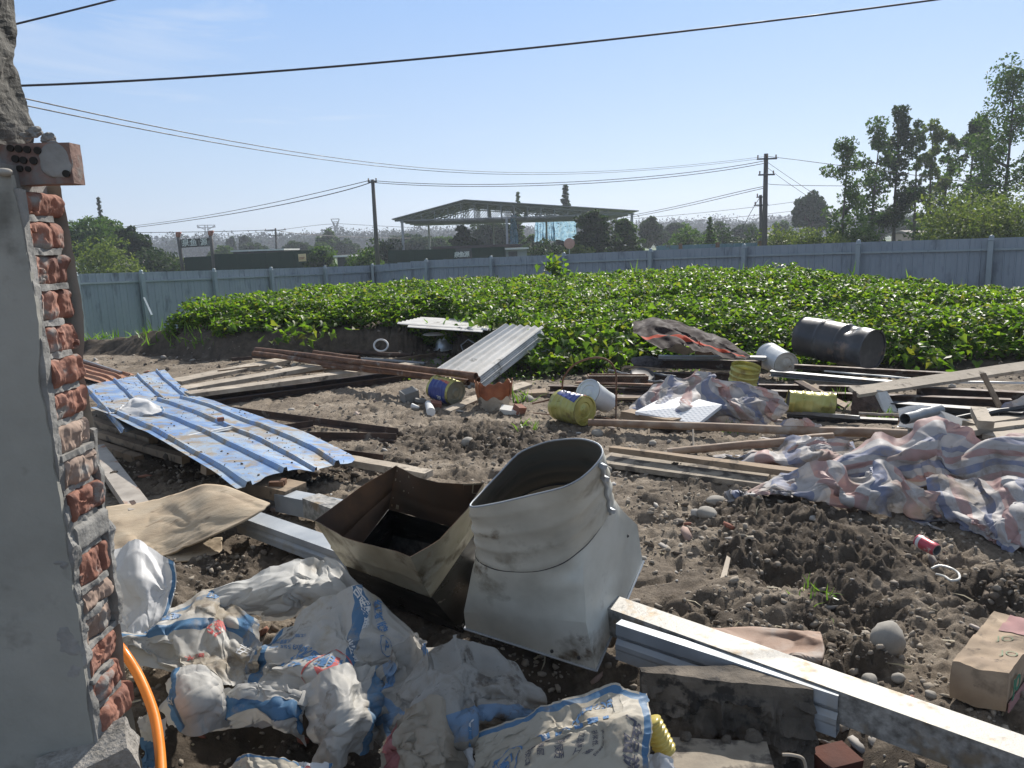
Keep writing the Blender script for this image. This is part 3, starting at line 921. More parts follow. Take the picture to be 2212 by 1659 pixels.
tree('broad_tree', 'round', 1060, 475, 112, 90, 'grey', 'hazy tree seen through the open shed left of the narrow blue cloth', 36)
tree('conifer', 'conifer', 1221, 395, 105, 66, 'dark', 'dark pointed conifer rising above the middle of the shed roof', 37, dens=1.5)
tree('conifer', 'conifer', 1118, 410, 112, 36, 'mid', 'small thin conifer tip rising above the shed roof left of the larger one', 38)
tree('shrub', 'shrub', 1180, 520, 64, 70, 'dark', 'dark bush under the wide blue cloth', 39, cat='bush')
tree('shrub', 'shrub', 1245, 528, 60, 60, 'pale', 'light green bush below the pink round sign', 41, cat='bush')
tree('broad_tree', 'round', 178, 468, 72, 140, 'mid', 'large leafy tree at the left beside the brick wall', 42, dens=1.4)
tree('broad_tree', 'round', 232, 470, 78, 90, 'mid', 'leafy tree joined to the large left one, with the thin spire behind', 43, dens=1.2)
tree('conifer', 'conifer', 211, 421, 118, 24, 'grey', 'thin leaning conifer spire above the left trees', 44, dens=1.2)
tree('broad_tree', 'round', 288, 485, 74, 74, 'dark', 'dark dome shaped tree left of the fish pond gate', 45, dens=1.4)
tree('shrub', 'shrub', 345, 532, 72, 110, 'dark', 'dark bush behind the gate on the left', 46, cat='bush')
tree('shrub', 'shrub', 205, 515, 60, 120, 'pale', 'light green low bush under the left trees', 47, cat='bush')
tree('shrub', 'shrub', 378, 558, 76, 42, 'pale', 'yellowish bush at the left post of the gate', 48, cat='bush')
tree('ivy_clump', 'shrub', 692, 534, 67, 34, 'mid', 'thick climber swallowing the right end of the dark green wall', 49, dens=1.4, cat='bush')
tree('shrub', 'shrub', 786, 540, 60, 62, 'mid', 'rounded bush left of the nearer concrete pole', 50, dens=1.3, cat='bush')
tree('shrub', 'shrub', 835, 518, 76, 70, 'dark', 'dark reddish shrub just right of the nearer concrete pole', 51, cat='bush')
tree('broad_tree', 'round', 706, 498, 150, 50, 'mid', 'open branched tree in front of the far pylon', 52)
tree('broad_tree', 'round', 527, 504, 190, 26, 'grey', 'ragged tree top above the white roofed shed', 53)
tree('broad_tree', 'round', 498, 512, 200, 22, 'grey', 'small ragged tree left of the ragged taller one', 54)
tree('broad_tree', 'round', 880, 505, 150, 80, 'grey', 'hazy tree left of the shed posts', 55)

OR_ = ['first', 'second', 'third', 'fourth', 'fifth', 'sixth', 'seventh', 'eighth', 'ninth', 'tenth', 'eleventh', 'twelfth', 'thirteenth', 'fourteenth']
for i, (u_, v_, w_, dp) in enumerate([(475, 536, 60, 130), (545, 528, 70, 150), (640, 520, 70, 140), (690, 524, 60, 130), (745, 520, 60, 150), (905, 514, 80, 130), (955, 512, 60, 140), (1100, 500, 80, 130), (1420, 494, 60, 110), (1480, 486, 70, 120),
                                   (1545, 482, 60, 130), (1610, 484, 70, 115), (1690, 480, 50, 120), (1060, 506, 60, 120)]):
    tree('row_tree', 'round', u_, v_, dp, w_, ('mid', 'dark', 'grey')[i % 3], OR_[i] + ' hazy green tree in the uneven row behind sheds and fence' if i < 13 else 'hazy green tree behind the dark bush inside the open shed', 80 + i, dens=.9, grp='row of hazy trees behind the sheds')
# far woodland strip
rg = np.random.default_rng(5)
cl = []
for i in range(900):
    az = rg.uniform(-.52, .62); dist = rg.uniform(330, 620)
    h = (5.0 + 5.5 * fbm(np.array([az * 14]), np.array([dist * .01]), 0, 3, 8)[0] + rg.uniform(0, 2.5)) * dist / 300
    xx = math.tan(az) * dist
    cl.append(((xx, dist, -.9 + h * .55), h * .16))
C = []
for c, s_ in cl:
    m_ = 170
    d = rg.normal(size=(m_, 3)); d /= np.linalg.norm(d, axis=1, keepdims=True)
    C.append(np.array(c) + d * rg.uniform(.3, 1, (m_, 1)) * np.array([s_ * 4.2, s_ * 3, s_ * 3.2]))
C = np.concatenate(C); n = len(C)
me = leaves_mesh('far_woodland', C, rg.normal(size=(n, 3)) + np.array([0, -.4, .6]), rg.normal(size=(n, 3)), rg.uniform(1.0, 1.9, n), shape='quad')
tag(link('far_woodland', me, leafmat('leaf_far', [(.022, .042, .02), (.03, .055, .024)], trans=.0, rough=1, spec=0)), 'distant hazy belt of woodland along the horizon', 'woodland', kind='stuff')

# ------------------------------------------------------------------ poles and wires
M_conc = pmat("pole_concrete", [(.07, .065, .06), (.11, .10, .09)], scale=2, rough=.9, bump=.1)
M_steel_dark = pmat("dark_steel", [(.05, .05, .055), (.09, .09, .09)], scale=4, rough=.5, metal=.6, bump=.05)
M_wire = pmat("wire_sheath", [(.035, .03, .035), (.05, .045, .05)], scale=4, rough=.6, bump=0)
M_ins = pmat("insulator", [(.10, .05, .03), (.16, .09, .06)], scale=4, rough=.3, bump=0)
def pole(u0, v0, u1, v1, depth, r0, r1, label, arms, vb=None):
    top = P(u0, v0, depth); bot = P(u1, v1, depth)
    d = (bot - top) / (bot[2] - top[2])
    bot = top + d * (-1.0 - top[2])
    t = thing('utility_pole', label, 'pole', bot)
    mb = MB(); mb.tube([bot, top], r1, 14, r1=r0); build('shaft', mb, M_conc, t, sm=True)
    for (dz, L, n_) in arms:
        c = top + np.array([0, -.15, -dz]); mb = MB(); mb.bar(c + np.array([-L / 2, 0, 0]), c + np.array([L / 2, 0, 0]), .08, .08)
        a_ = build('crossarm', mb, M_steel_dark, t)
        for k in range(n_):
            q = c + np.array([-L / 2 + L * (k + .1) / max(1, n_ - .8), 0, 0])
            mb = MB(); mb.lathe([(0, .18), (.03, .17), (.05, .12), (.03, .1), (.05, .06), (.03, .03), (.02, 0)], 8, q)
            o = build('insulator', mb, M_ins, a_, sm=True)
    return top, bot
tA, _ = pole(805, 388, 816, 570, 48, .105, .155, 'slightly leaning concrete pole left of the open shed', [(.10, .55, 2)])
tB, _ = pole(1655, 332, 1651, 530, 44, .115, .17, 'tallest concrete power pole behind the fence with two crossarms', [(.25, 1.1, 3), (1.1, .9, 2)])
tC, _ = pole(1643, 421, 1644, 530, 50, .09, .13, 'shorter thin pole close beside the tallest power pole', [(.1, .6, 2), (.6, .9, 2)])
tD, _ = pole(595, 493, 597, 540, 95, .10, .14, 'small distant power pole above the white roofed shed', [(.2, 2.6, 3), (.8, 1.6, 2)])

def wire(pts, r, label, cat='cable', grp='overhead wires', n=36):
    """pts are (u,v,depth) seen points; spline through them"""
    W_ = [P(*q) if len(q) == 3 and not isinstance(q, np.ndarray) else np.asarray(q) for q in pts]
    out = []
    tt = np.linspace(0, len(W_) - 1, n); W_ = np.array(W_)
    if len(W_) == 2: 
        for t in np.linspace(0, 1, n): out.append(W_[0] * (1 - t) + W_[1] * t)
    else:
        k = np.arange(len(W_)); deg = min(3, len(W_) - 1)
        cf = [np.polyfit(k, W_[:, j], deg) for j in range(3)]
        for t in tt: out.append(np.array([np.polyval(c_, t) for c_ in cf]))
    mb = MB(); mb.tube(out, r, 5)
    return tag(build('overhead_wire', mb, M_wire, sm=True), label, cat, grp)
wire([(-120, 189, 5.0), (640, 152, 5.4), (1300, 84, 5.8), (2040, 0, 6.2), (2500, -70, 6.6)], .0075, 'thick black cable sweeping across the sky from the wall to the top right')
wire([(-60, 78, 4.5), (35, 52, 4.6), (245, 0, 4.9), (500, -70, 5.4)], .006, 'black cable crossing the top left corner')
wire([(-60, 205, 7.0), (300, 262, 12), (700, 334, 22), (1230, 378, 36), (1655, 336, 44)], .009, 'upper of the two long wires dropping from the wall to the tallest pole')
wire([(-60, 219, 7.0), (300, 272, 12), (700, 343, 22), (1230, 381, 36), (1655, 340, 44)], .009, 'lower of the two long wires dropping from the wall to the tallest pole')
wire([(803, 390, 48), (1000, 398, 48), (1230, 394, 47), (1450, 376, 46), (1655, 347, 44)], .018, 'upper sagging wire between the two concrete poles')
wire([(805, 394, 48), (1000, 403, 48), (1230, 398, 47), (1450, 382, 46), (1655, 352, 44)], .018, 'lower sagging wire between the two concrete poles')
wire([(803, 389, 48), (700, 412, 52), (560, 445, 60), (420, 470, 72), (290, 487, 85), (150, 500, 95)], .022, 'upper wire running left from the leaning concrete pole')
wire([(803, 394, 48), (700, 421, 52), (560, 452, 60), (420, 476, 72), (290, 490, 85), (150, 507, 95)], .028, 'lower wire running left from the leaning concrete pole')
wire([(595, 496, 95), (420, 501, 92), (150, 503, 90)], .035, 'horizontal wire running left from the small distant pole')
wire([(600, 498, 95), (720, 510, 110), (900, 515, 130)], .035, 'faint wire running right from the small distant pole')
wire([(1660, 338, 44), (1720, 345, 42), (1780, 353, 40), (2300, 420, 34)], .014, 'wire leaving the tallest pole to the right above the slender trees')
wire([(1660, 397, 44), (1760, 401, 43), (2000, 402, 42), (2300, 400, 40)], .014, 'level wire crossing the slender trees')
wire([(1660, 352, 44), (1705, 383, 42), (1760, 420, 40)], .012, 'stay wire slanting down right from the tallest pole, upper one')
wire([(1658, 362, 44), (1695, 390, 42), (1745, 424, 40)], .012, 'stay wire slanting down right from the tallest pole, lower one')
wire([(1648, 403, 44), (1520, 432, 50), (1380, 462, 60), (1250, 480, 75)], .018, 'wire dropping left from the tallest pole behind the shed')
wire([(1648, 407, 44), (1520, 437, 50), (1380, 466, 60), (1250, 484, 75)], .018, 'second wire dropping left from the tallest pole just below the first')
wire([(1643, 424, 50), (1620, 462, 52), (1602, 498, 54)], .02, 'guy wire slanting left from the shorter thin pole')
wire([(1370, 472, 230), (1560, 455, 215), (1760, 430, 200)], .06, 'distant high voltage line, top one left of the grey tree')
wire([(1370, 486, 230), (1560, 472, 215), (1760, 450, 200)], .06, 'distant high voltage line, middle one left of the grey tree')
wire([(1370, 500, 230), (1560, 489, 215), (1760, 470, 200)], .06, 'distant high voltage line, lowest one left of the grey tree')
wire([(724, 482, 330), (820, 488, 330), (1100, 500, 330), (1400, 505, 330)], .09, 'distant power line right of the lattice pylon')
wire([(724, 484, 330), (640, 492, 330), (500, 508, 330), (300, 515, 330)], .09, 'distant power line left of the lattice pylon')

M_pyl = pmat("galvanised_far", [(.16, .17, .18), (.2, .21, .22)], scale=1, rough=.6, bump=0)
def pylon(u, vtop, depth, wpx, label, style):
    top = P(u, vtop, depth); zb = -1.0; Hp = top[2] - zb; k = depth / FPX
    mb = MB(); r = .0003 * depth + .03
    hw = wpx * k
    def ln(a, b): mb.tube([np.array([a[0], 0, a[1]]), np.array([b[0], 0, b[1]])], r, 4)
    base_w = hw * .55; neck_w = hw * .16
    lv = [0, .22, .4, .55, .68, .8]
    ww = [base_w * (1 - t) + neck_w * t for t in np.array(lv) / .8]
    for i in range(5):
        z0, z1 = lv[i] * Hp, lv[i + 1] * Hp
        ln((-ww[i], z0), (-ww[i + 1], z1)); ln((ww[i], z0), (ww[i + 1], z1)); ln((-ww[i], z0), (ww[i + 1], z1)); ln((ww[i], z0), (-ww[i + 1], z1)); ln((-ww[i + 1], z1), (ww[i + 1], z1))
    if style == 0:
        z0 = .8 * Hp
        ln((-neck_w, z0), (-hw * .5, Hp)); ln((neck_w, z0), (hw * .5, Hp)); ln((-hw * .5, Hp), (hw * .5, Hp)); ln((-hw * .3, .93 * Hp), (hw * .3, .93 * Hp)); ln((0, z0), (-hw * .3, .93 * Hp)); ln((0, z0), (hw * .3, .93 * Hp))
        ln((-hw, .78 * Hp), (hw, .78 * Hp)); ln((-hw, .78 * Hp), (-neck_w, .84 * Hp)); ln((hw, .78 * Hp), (neck_w, .84 * Hp))
    else:
        ln((-neck_w, .8 * Hp), (-neck_w, Hp)); ln((neck_w, .8 * Hp), (neck_w, Hp)); ln((-hw, Hp * .93), (hw, Hp * .93)); ln((-hw, Hp * .97), (-neck_w, Hp * .88)); ln((hw, Hp * .97), (neck_w, Hp * .88)); ln((-hw, Hp * .93), (-hw, Hp)); ln((hw, Hp * .93), (hw, Hp)); ln((-hw, Hp), (hw, Hp * .99))
    V = mb.verts(); th = V.copy()
    mb2 = MB(); mb2.add(V + np.array([0, -hw * .12, 0]), mb.f); mb2.add(V + np.array([0, hw * .12, 0]), mb.f)
    o = bpy.data.objects.new('lattice_pylon', bpy.data.meshes.new('lattice_pylon'))
    o.data.from_pydata(mb2.verts().tolist(), [], mb2.f); o.data.materials.append(M_pyl); COL.objects.link(o)
    o.location = (top[0], top[1], zb)
    tag(o, label, 'pylon')
pylon(724, 473, 330, 17, 'lattice pylon with a funnel top beyond the open branched tree', 0)
pylon(445, 486, 430, 18, 'faint lattice pylon behind the fish pond gate', 1)

# ------------------------------------------------------------------ lettering
_gl = {}
def text_mesh(s_, size=1.0, ext=0.0, bold=0.0, maxedge=None):
    c = bpy.data.curves.new('txt', 'FONT'); c.body = s_; c.size = size; c.extrude = ext; c.offset = bold
    c.align_x = 'CENTER'; c.align_y = 'CENTER'; c.resolution_u = 3
    o = bpy.data.objects.new('txt', c); COL.objects.link(o)
    dg = bpy.context.evaluated_depsgraph_get(); dg.update()
    me = bpy.data.meshes.new_from_object(o.evaluated_get(dg))
    bpy.data.objects.remove(o)
    bm = bmesh.new(); bm.from_mesh(me)
    bmesh.ops.triangulate(bm, faces=bm.faces)
    if maxedge:
        for _ in range(6):
            es = [e for e in bm.edges if e.calc_length() > maxedge]
            if not es: break
            bmesh.ops.subdivide_edges(bm, edges=es, cuts=1)
            bmesh.ops.triangulate(bm, faces=[f for f in bm.faces if len(f.verts) > 3])
    V = np.array([v.co[:] for v in bm.verts]) if len(bm.verts) else np.zeros((0, 3))
    F = [tuple(v.index for v in f.verts) for f in bm.faces]
    bm.free(); bpy.data.meshes.remove(me)
    return V, F
def flat_text(name, s_, size, origin, right, up, m, parent=None, ext=.01, bold=0.0):
    V, F = text_mesh(s_, size, ext, bold)
    right = np.asarray(right, float); right /= np.linalg.norm(right); up = np.asarray(up, float); up /= np.linalg.norm(up)
    n_ = np.cross(right, up)
    W_ = np.asarray(origin) + V[:, :1] * right + V[:, 1:2] * up + V[:, 2:3] * n_
    mb = MB(); mb.add(W_, F)
    return build(name, mb, m, parent)

# ------------------------------------------------------------------ fish pond gate, dark green walls and sheds
M_green = pmat("dark_green_sheet", [(.006, .028, .016), (.012, .04, .024)], scale=1.5, rough=.9, spec=.1, bump=.05, stretch=(1, 1, .3))
M_signbrown = pmat("sign_board", [(.035, .035, .035), (.06, .055, .05)], scale=2, rough=.6, bump=.05)
M_white = pmat("white_paint", [(.55, .56, .56), (.72, .72, .70)], scale=3, rough=.5, bump=.04)
M_red = pmat("lantern_red", [(.28, .09, .055), (.36, .13, .08)], scale=2, rough=.6, bump=.1)
M_notice = pmat("notice_paper", [(.60, .42, .20), (.75, .62, .40)], scale=1.5, rough=.7, bump=0)
yg = 70.0
def PX(u, v, y): return P(u, v, y)
gate = thing('entrance_gate', 'gate with a dark three character name board and a red lantern on each post', 'gate', P(424, 585, yg))
for (ua, va, ub, vb_) in [(385, 510, 397, 585), (455, 507, 464, 582)]:
    mb = MB(); mb.tube([P(ub, vb_ + 14, yg), P(ua, va, yg)], .16, 8); build('gate_post', mb, M_conc, gate, sm=True)
    q = P(ua, va, yg)
    mb = MB(); mb.lathe([(0, .42), (.14, .38), (.22, .22), (.22, 0.08), (.16, -.06), (0, -.1)], 10, q - np.array([0, 0, .05])); mb.box(q + np.array([.1, -.1, .25]), (.42, .2, .22)); build('lantern', mb, M_red, gate, sm=True)
mb = MB()
a, b, c, d = P(388, 517, yg), P(457, 513, yg), P(457, 531, yg), P(389, 535.5, yg)
mb.bar((a + b) / 2 * 0 + a, b, .12, float(a[2] - d[2])); board = build('name_board', mb, M_signbrown, gate)
for ch, uu, vv in [('泉', 401, 525.5), ('鱼', 418, 525), ('源', 440, 523.5)]:
    flat_text('lettering', ch, .66, P(uu, vv, yg - .12), (1, 0, 0.06), (0, 0, 1), M_white, board, bold=.012)
mb = MB()
for uu in (393, 410, 413, 430, 447, 450, 453):
    q = P(uu, 525, yg - .1); mb.box(q, (.035, .03, .45))
build('board_stripes', mb, pmat("faded_white", [(.3, .3, .3), (.4, .4, .4)], rough=.6, bump=0), board)
mb = MB(); mb.bar(P(397, 556, yg + .2), P(461, 553, yg + .2), .1, 1.9); build('gate_leaf', mb, M_green, gate)
def green_wall(pts, depth0, depth1, hpx, label, name='green_wall'):
    mb = MB(); 
    for i in range(len(pts) - 1):
        (u0, v0), (u1, v1) = pts[i], pts[i + 1]
        f0, f1 = i / (len(pts) - 1), (i + 1) / (len(pts) - 1)
        a = P(u0, v0, depth0 + (depth1 - depth0) * f0); b = P(u1, v1, depth0 + (depth1 - depth0) * f1)
        n_ = max(2, int(np.linalg.norm(b - a) / .7))
        for k in range(n_):
            q0 = a + (b - a) * k / n_; q1 = a + (b - a) * (k + 1) / n_
            mb.bar(q0 + np.array([0, .03 * (k % 2), 0]), q1 + np.array([0, .03 * (k % 2), 0]), .08, hpx)
    o = build(name, mb, M_green); tag(o, label, 'wall'); return o
gw = green_wall([(463, 549), (560, 547), (650, 541), (702, 541)], 70, 66, 2.4, 'dark green sheet wall running right from the gate with a yellow notice')
mb = MB(); a = P(644, 549, 66.1); b = P(660, 548, 66.0); mb.bar(a, b, .05, .62); nb = build('notice_board', mb, M_notice)
tag(nb, 'yellow and white notice fixed on the dark green wall', 'notice')
mb = MB(); mb.bar(P(646, 556, 65.95), P(658, 555, 65.9), .03, .05); mb.bar(P(646, 559, 65.95), P(656, 558, 65.9), .03, .05); build('notice_lines', mb, M_red, nb)
gw2 = green_wall([(838, 541), (985, 537.5), (1090, 533)], 66, 62, 2.6, 'dark green sheet wall with a name panel before the open shed')
pn = thing('name_panel', 'brown panel with three white characters set in the dark green wall', 'sign', P(1010, 560, 63.9))
mb = MB(); mb.bar(P(984, 537, 63.6), P(1042, 534, 63.2), .08, 1.6); build('panel', mb, M_signbrown, pn)
for ch, uu, vv in [('泉', 987, 551), ('鱼', 997.5, 550.5), ('源', 1008, 550)]:
    flat_text('lettering', ch, .48, P(uu, vv, 63.3), (1, 0, 0.05), (0, 0, 1), M_white, pn, bold=.012)
M_roofd = pmat("roof_dark", [(.05, .04, .04), (.09, .07, .065)], scale=2, rough=.8, bump=.1)
def shed(u0, u1, vt, depth, dep, h, roofcol, wallcol, label, over=.3, windows=()):
    a = P(u0, vt, depth); b = P(u1, vt - (u1 - u0) * .034, depth); zr = a[2]
    t = thing('shed', label, 'shed', ((a[0] + b[0]) / 2, depth + dep / 2, zr - h))
    mb = MB(); mb.box(((a[0] + b[0]) / 2, depth + dep / 2 + .3, zr - h / 2 - .1), (b[0] - a[0] - over, dep, h - .1)); wl = build('wall', mb, wallcol, t)
    mb = MB(); mb.bar((a[0], depth + dep / 2, zr), (b[0], depth + dep / 2, b[2]), dep + 2 * over, .14); build('roof', mb, roofcol, t)
    for (uw, vw, ww, hw) in windows:
        q = P(uw, vw, depth + .25); mb = MB(); mb.box(q, (ww, .06, hw)); build('window', mb, M_steel_dark, t)
    return t
shed(500, 615, 541, 74, 5, 2.2, M_white, M_roofd, 'low shed with a bright white roof edge behind the dark green wall', windows=[(520, 546, 1.4, .4), (560, 545, 1.6, .5)])
shed(722, 762, 552, 62, 3, 2.4, M_white, M_steel_dark, 'small dark lean-to with pale roof edge left of the round bush')
shed(930, 1128, 533, 70, 7, 2.5, M_roofd, M_roofd, 'long low dark flat roof under the open shed')
shed(1088, 1142, 536, 63, 3, 2.6, M_white, pmat("booth_wall", [(.30, .32, .34), (.36, .38, .4)], rough=.6, bump=.05), 'small pale grey booth at the right end of the dark green wall', windows=[(1108, 550, .7, .5)])
M_tile = pmat("grey_tile", [(.16, .15, .13), (.24, .22, .19)], scale=1.5, rough=.9, bump=.2)
def house(u0, u1, vr, ve, depth, label, wall, roofm, base=2.8):
    a = P(u0, ve, depth); b = P(u1, ve - (u1 - u0) * .034, depth); rz = P((u0 + u1) / 2, vr, depth)[2]
    t = thing('farmhouse', label, 'house', ((a[0] + b[0]) / 2, depth, a[2] - base))
    mb = MB(); mb.box(((a[0] + b[0]) / 2, depth + 3, a[2] - base / 2), (b[0] - a[0], 6, base)); build('wall', mb, wall, t)
    x0, x1 = a[0] - .5, b[0] + .5; ez = a[2]
    mb = MB(); vs = [(x0, depth - .6, ez), (x1, depth - .6, ez), (x1, depth + 3, rz), (x0, depth + 3, rz), (x0, depth + 6.6, ez), (x1, depth + 6.6, ez)]
    vs2 = [(q[0], q[1], q[2] - .18) for q in vs]
    mb.add(vs + vs2, [(0, 1, 2, 3), (3, 2, 5, 4), (7, 6, 9, 8), (8, 9, 10, 11), (0, 6, 7, 1), (4, 5, 11, 10), (0, 3, 9, 6), (3, 4, 10, 9), (1, 7, 8, 2), (2, 8, 11, 5)]); build('roof', mb, roofm, t)
    for k in (.3, .7):
        mb = MB(); mb.box((a[0] + (b[0] - a[0]) * k, depth - .02, a[2] - 1.2), (1.1, .08, 1.1)); build('window', mb, M_steel_dark, t)
house(258, 345, 560, 573, 118, 'low farmhouse with pale roof edge among the left trees', pmat("farm_wall", [(.3, .28, .24), (.4, .38, .33)], rough=.8), M_tile)
house(1652, 1672, 500, 510, 150, 'tiny distant house right behind the tall power pole', pmat("farm_wall2", [(.3, .3, .3), (.4, .4, .4)], rough=.8), M_tile)
house(1978, 2010, 496, 504, 95, 'small pinkish house glimpsed between the slender trunks', pmat("farm_wall3", [(.4, .28, .24), (.5, .36, .3)], rough=.8), M_tile)

# ------------------------------------------------------------------ open steel shelter
M_truss = pmat("truss_steel", [(.30, .30, .31), (.38, .38, .39)], scale=3, rough=.6, bump=.05)
M_roofs = pmat("roof_sheet", [(.17, .17, .19), (.22, .22, .24)], scale=1, rough=.55, bump=.05)
ys0, ys1 = 76.0, 92.0
sh = thing('open_shelter', 'wide open sided steel shed with a low gable roof and lattice trusses', 'shelter', (P(1100, 560, ys0)[0], 84, -.9))
Lp, Ap, Rp = P(848, 475, ys0), P(1003, 433, ys0), P(1378, 457, ys0)
def at_y(p, y): return np.array([p[0], y, p[2]])
mb = MB()
for (a, b) in ((Lp, Ap), (Ap, Rp)):
    vs = []
    for yy in (ys0 - .6, ys1):
        for q in (a, b): vs.append(at_y(q, yy)); 
    vt_ = [v + np.array([0, 0, .08]) for v in vs]
    mb.add(vt_ + vs, [(0, 1, 3, 2), (4, 6, 7, 5), (0, 4, 5, 1), (2, 3, 7, 6), (0, 2, 6, 4), (1, 5, 7, 3)])
roof = build('roof', mb, M_roofs, sh)
mb = MB()
for k in range(9):
    for (a, b) in ((Lp, Ap), (Ap, Rp)):
        q = a + (b - a) * ((k + .5) / 9); mb.bar(at_y(q, ys0) - [0, 0, .02], at_y(q, ys1) - [0, 0, .02], .08, .12)
build('purlins', mb, M_truss, roof)
for j, yy in enumerate(np.linspace(ys0, ys1 - .5, 5)):
    mb = MB()
    tl = at_y(P(853, 477.5, ys0), yy); tr = at_y(P(1370, 462, ys0), yy); top = at_y(Ap, yy) - [0, 0, .15]
    r = .05
    lo = lambda x_: tl + (tr - tl) * ((x_ - tl[0]) / (tr[0] - tl[0])) - np.array([0, 0, .0])
    def up_(x_):
        if x_ < top[0]: f = (x_ - tl[0]) / (top[0] - tl[0]); return tl + (top - tl) * f
        f = (x_ - top[0]) / (tr[0] - top[0]); return top + (tr - top) * f
    mb.tube([tl, tr], r * 1.3, 4); mb.tube([tl, top], r * 1.3, 4); mb.tube([top, tr], r * 1.3, 4)
    xs_ = np.linspace(tl[0], tr[0], 19)
    for k in range(1, 18):
        mb.tube([lo(xs_[k]), up_(xs_[k])], r, 4)
        if k < 9: mb.tube([lo(xs_[k]), up_(xs_[k + 1])], r * .6, 4)
        else: mb.tube([lo(xs_[k]), up_(xs_[k - 1])], r * .6, 4)
    build('truss', mb, M_truss, sh)
for (uu, yy) in [(868, ys0), (1094, ys0), (1247, ys0), (1365, ys0), (925, ys1 - .5), (1000, ys1 - .5), (1065, ys1 - .5), (1180, ys1 - .5), (1290, ys1 - .5)]:
    q = P(uu, 470, yy); f = (q[0] - P(853, 477, ys0)[0]) / (P(1370, 462, ys0)[0] - P(853, 477, ys0)[0])
    zt = P(853, 477, ys0)[2] * (1 - f) + P(1370, 462, ys0)[2] * f
    mb = MB(); mb.box((q[0], yy, (zt - 1) / 2), (.22, .22, zt + 1)); build('column', mb, M_truss, sh)

M_cloth = pmat("blue_camouflage_cloth", [(.16, .30, .44), (.32, .52, .66), (.55, .70, .78)], scale=2.6, rough=.8, bump=.2, translucent=.65, stain=((.08, .12, .16), 5, .56, .05))
def curtain(u0, u1, v0, v1, depth, label, n=40, fr=7, amp=.14, taper=1.0):
    a = P(u0, v0, depth); b = P(u1, v0 - (u1 - u0) * .02, depth); zb = P(u0, v1, depth)[2]
    Pn = np.zeros((n, 14, 3))
    for i in range(n):
        f = i / (n - 1)
        for j in range(14):
            g = j / 13
            ff = .5 + (f - .5) * (1 + (taper - 1) * g)
            q = a + (b - a) * ff
            Pn[i, j] = (q[0] + .05 * math.sin(j * .9 + i), depth + amp * (math.sin(f * fr * 2 * math.pi) + .4 * math.sin(f * fr * 4.3 + 1)) * (.5 + g), a[2] + (zb - a[2]) * g + .12 * math.sin(f * 9) * g)
    mb = MB(); mb.grid(Pn)
    return tag(build('hanging_cloth', mb, M_cloth, sm=True), label, 'cloth', 'blue patterned cloths hung in the open shed')
curtain(1103, 1114, 464, 546, ys0 + 2, 'narrow darker blue cloth hanging low beside the shed column', taper=1.9, fr=3)
curtain(1156, 1196, 472, 524, ys1 + .1, 'pale blue patterned cloth gathered dark at its right edge', taper=1.15)
curtain(1194, 1246, 470, 520, ys1 + .3, 'wide flat pale blue patterned cloth nearest the feathery tree', fr=3, amp=.05)

# round pink sign on a pole, container fence
q = P(1230, 526, 52); t = thing('round_mirror', 'pinkish round disc on a thin pole above the hoarding', 'sign', (q[0], q[1], -.9))
mb = MB(); mb.tube([(q[0], q[1] + .1, -.9), (q[0], q[1] + .1, q[2])], .04, 6); build('pole', mb, M_truss, t)
mb = MB(); mb.lathe([(0, .03), (.30, .02), (.36, 0), (.36, -.04), (0, -.05)], 20, q, Matrix.Rotation(R(90), 3, 'X')); build('disc', mb, pmat("pink_disc", [(.42, .22, .20), (.5, .28, .25)], rough=.4), t)
mb = MB(); a = P(1418, 531, 50); b = P(1642, 524, 47); 
n_ = 60
for k in range(n_):
    q0 = a + (b - a) * k / n_; q1 = a + (b - a) * (k + 1) / n_; mb.bar(q0 + np.array([0, .05 * (k % 2), 0]), q1 + np.array([0, .05 * (k % 2), 0]), .1, 2.0)
cf = build('container_fence', mb, pmat("teal_container", [(.10, .19, .24), (.16, .26, .31)], scale=.8, rough=.6, stain=((.12, .08, .05), 1.5, .58, .08))); tag(cf, 'teal corrugated container side with rusty seams behind the hoarding', 'container')
for f in (.24, .6, .99):
    q = a + (b - a) * f; mb = MB(); mb.box(q + np.array([0, -.1, -.9]), (.22, .1, 2.0)); build('corner_post', mb, pmat("rusty_seam", [(.15, .08, .05), (.22, .13, .09)], rough=.8), cf)

# ------------------------------------------------------------------ haze
hz = bpy.data.materials.new("haze_air"); hz.use_nodes = True
N = hz.node_tree.nodes; N.remove(N["Principled BSDF"])
pv = N.new("ShaderNodeVolumePrincipled"); pv.inputs['Color'].default_value = (.80, .87, 1.0, 1); pv.inputs['Density'].default_value = .0008
pv.inputs['Anisotropy'].default_value = .35
hz.node_tree.links.new(pv.outputs['Volume'], N['Material Output'].inputs['Volume'])
mb = MB(); mb.box((0, 320, 20), (1700, 800, 44.4)); ho = build('haze', mb, hz); ho['kind'] = 'stuff'

# ================================================================== scrap in the middle distance
def GH(u, v, h):      # point h above the land under the pixel
    return GT(u, v, h)
def PF(u, v, h):      # point at fixed height above the datum
    return G(u, v, h)

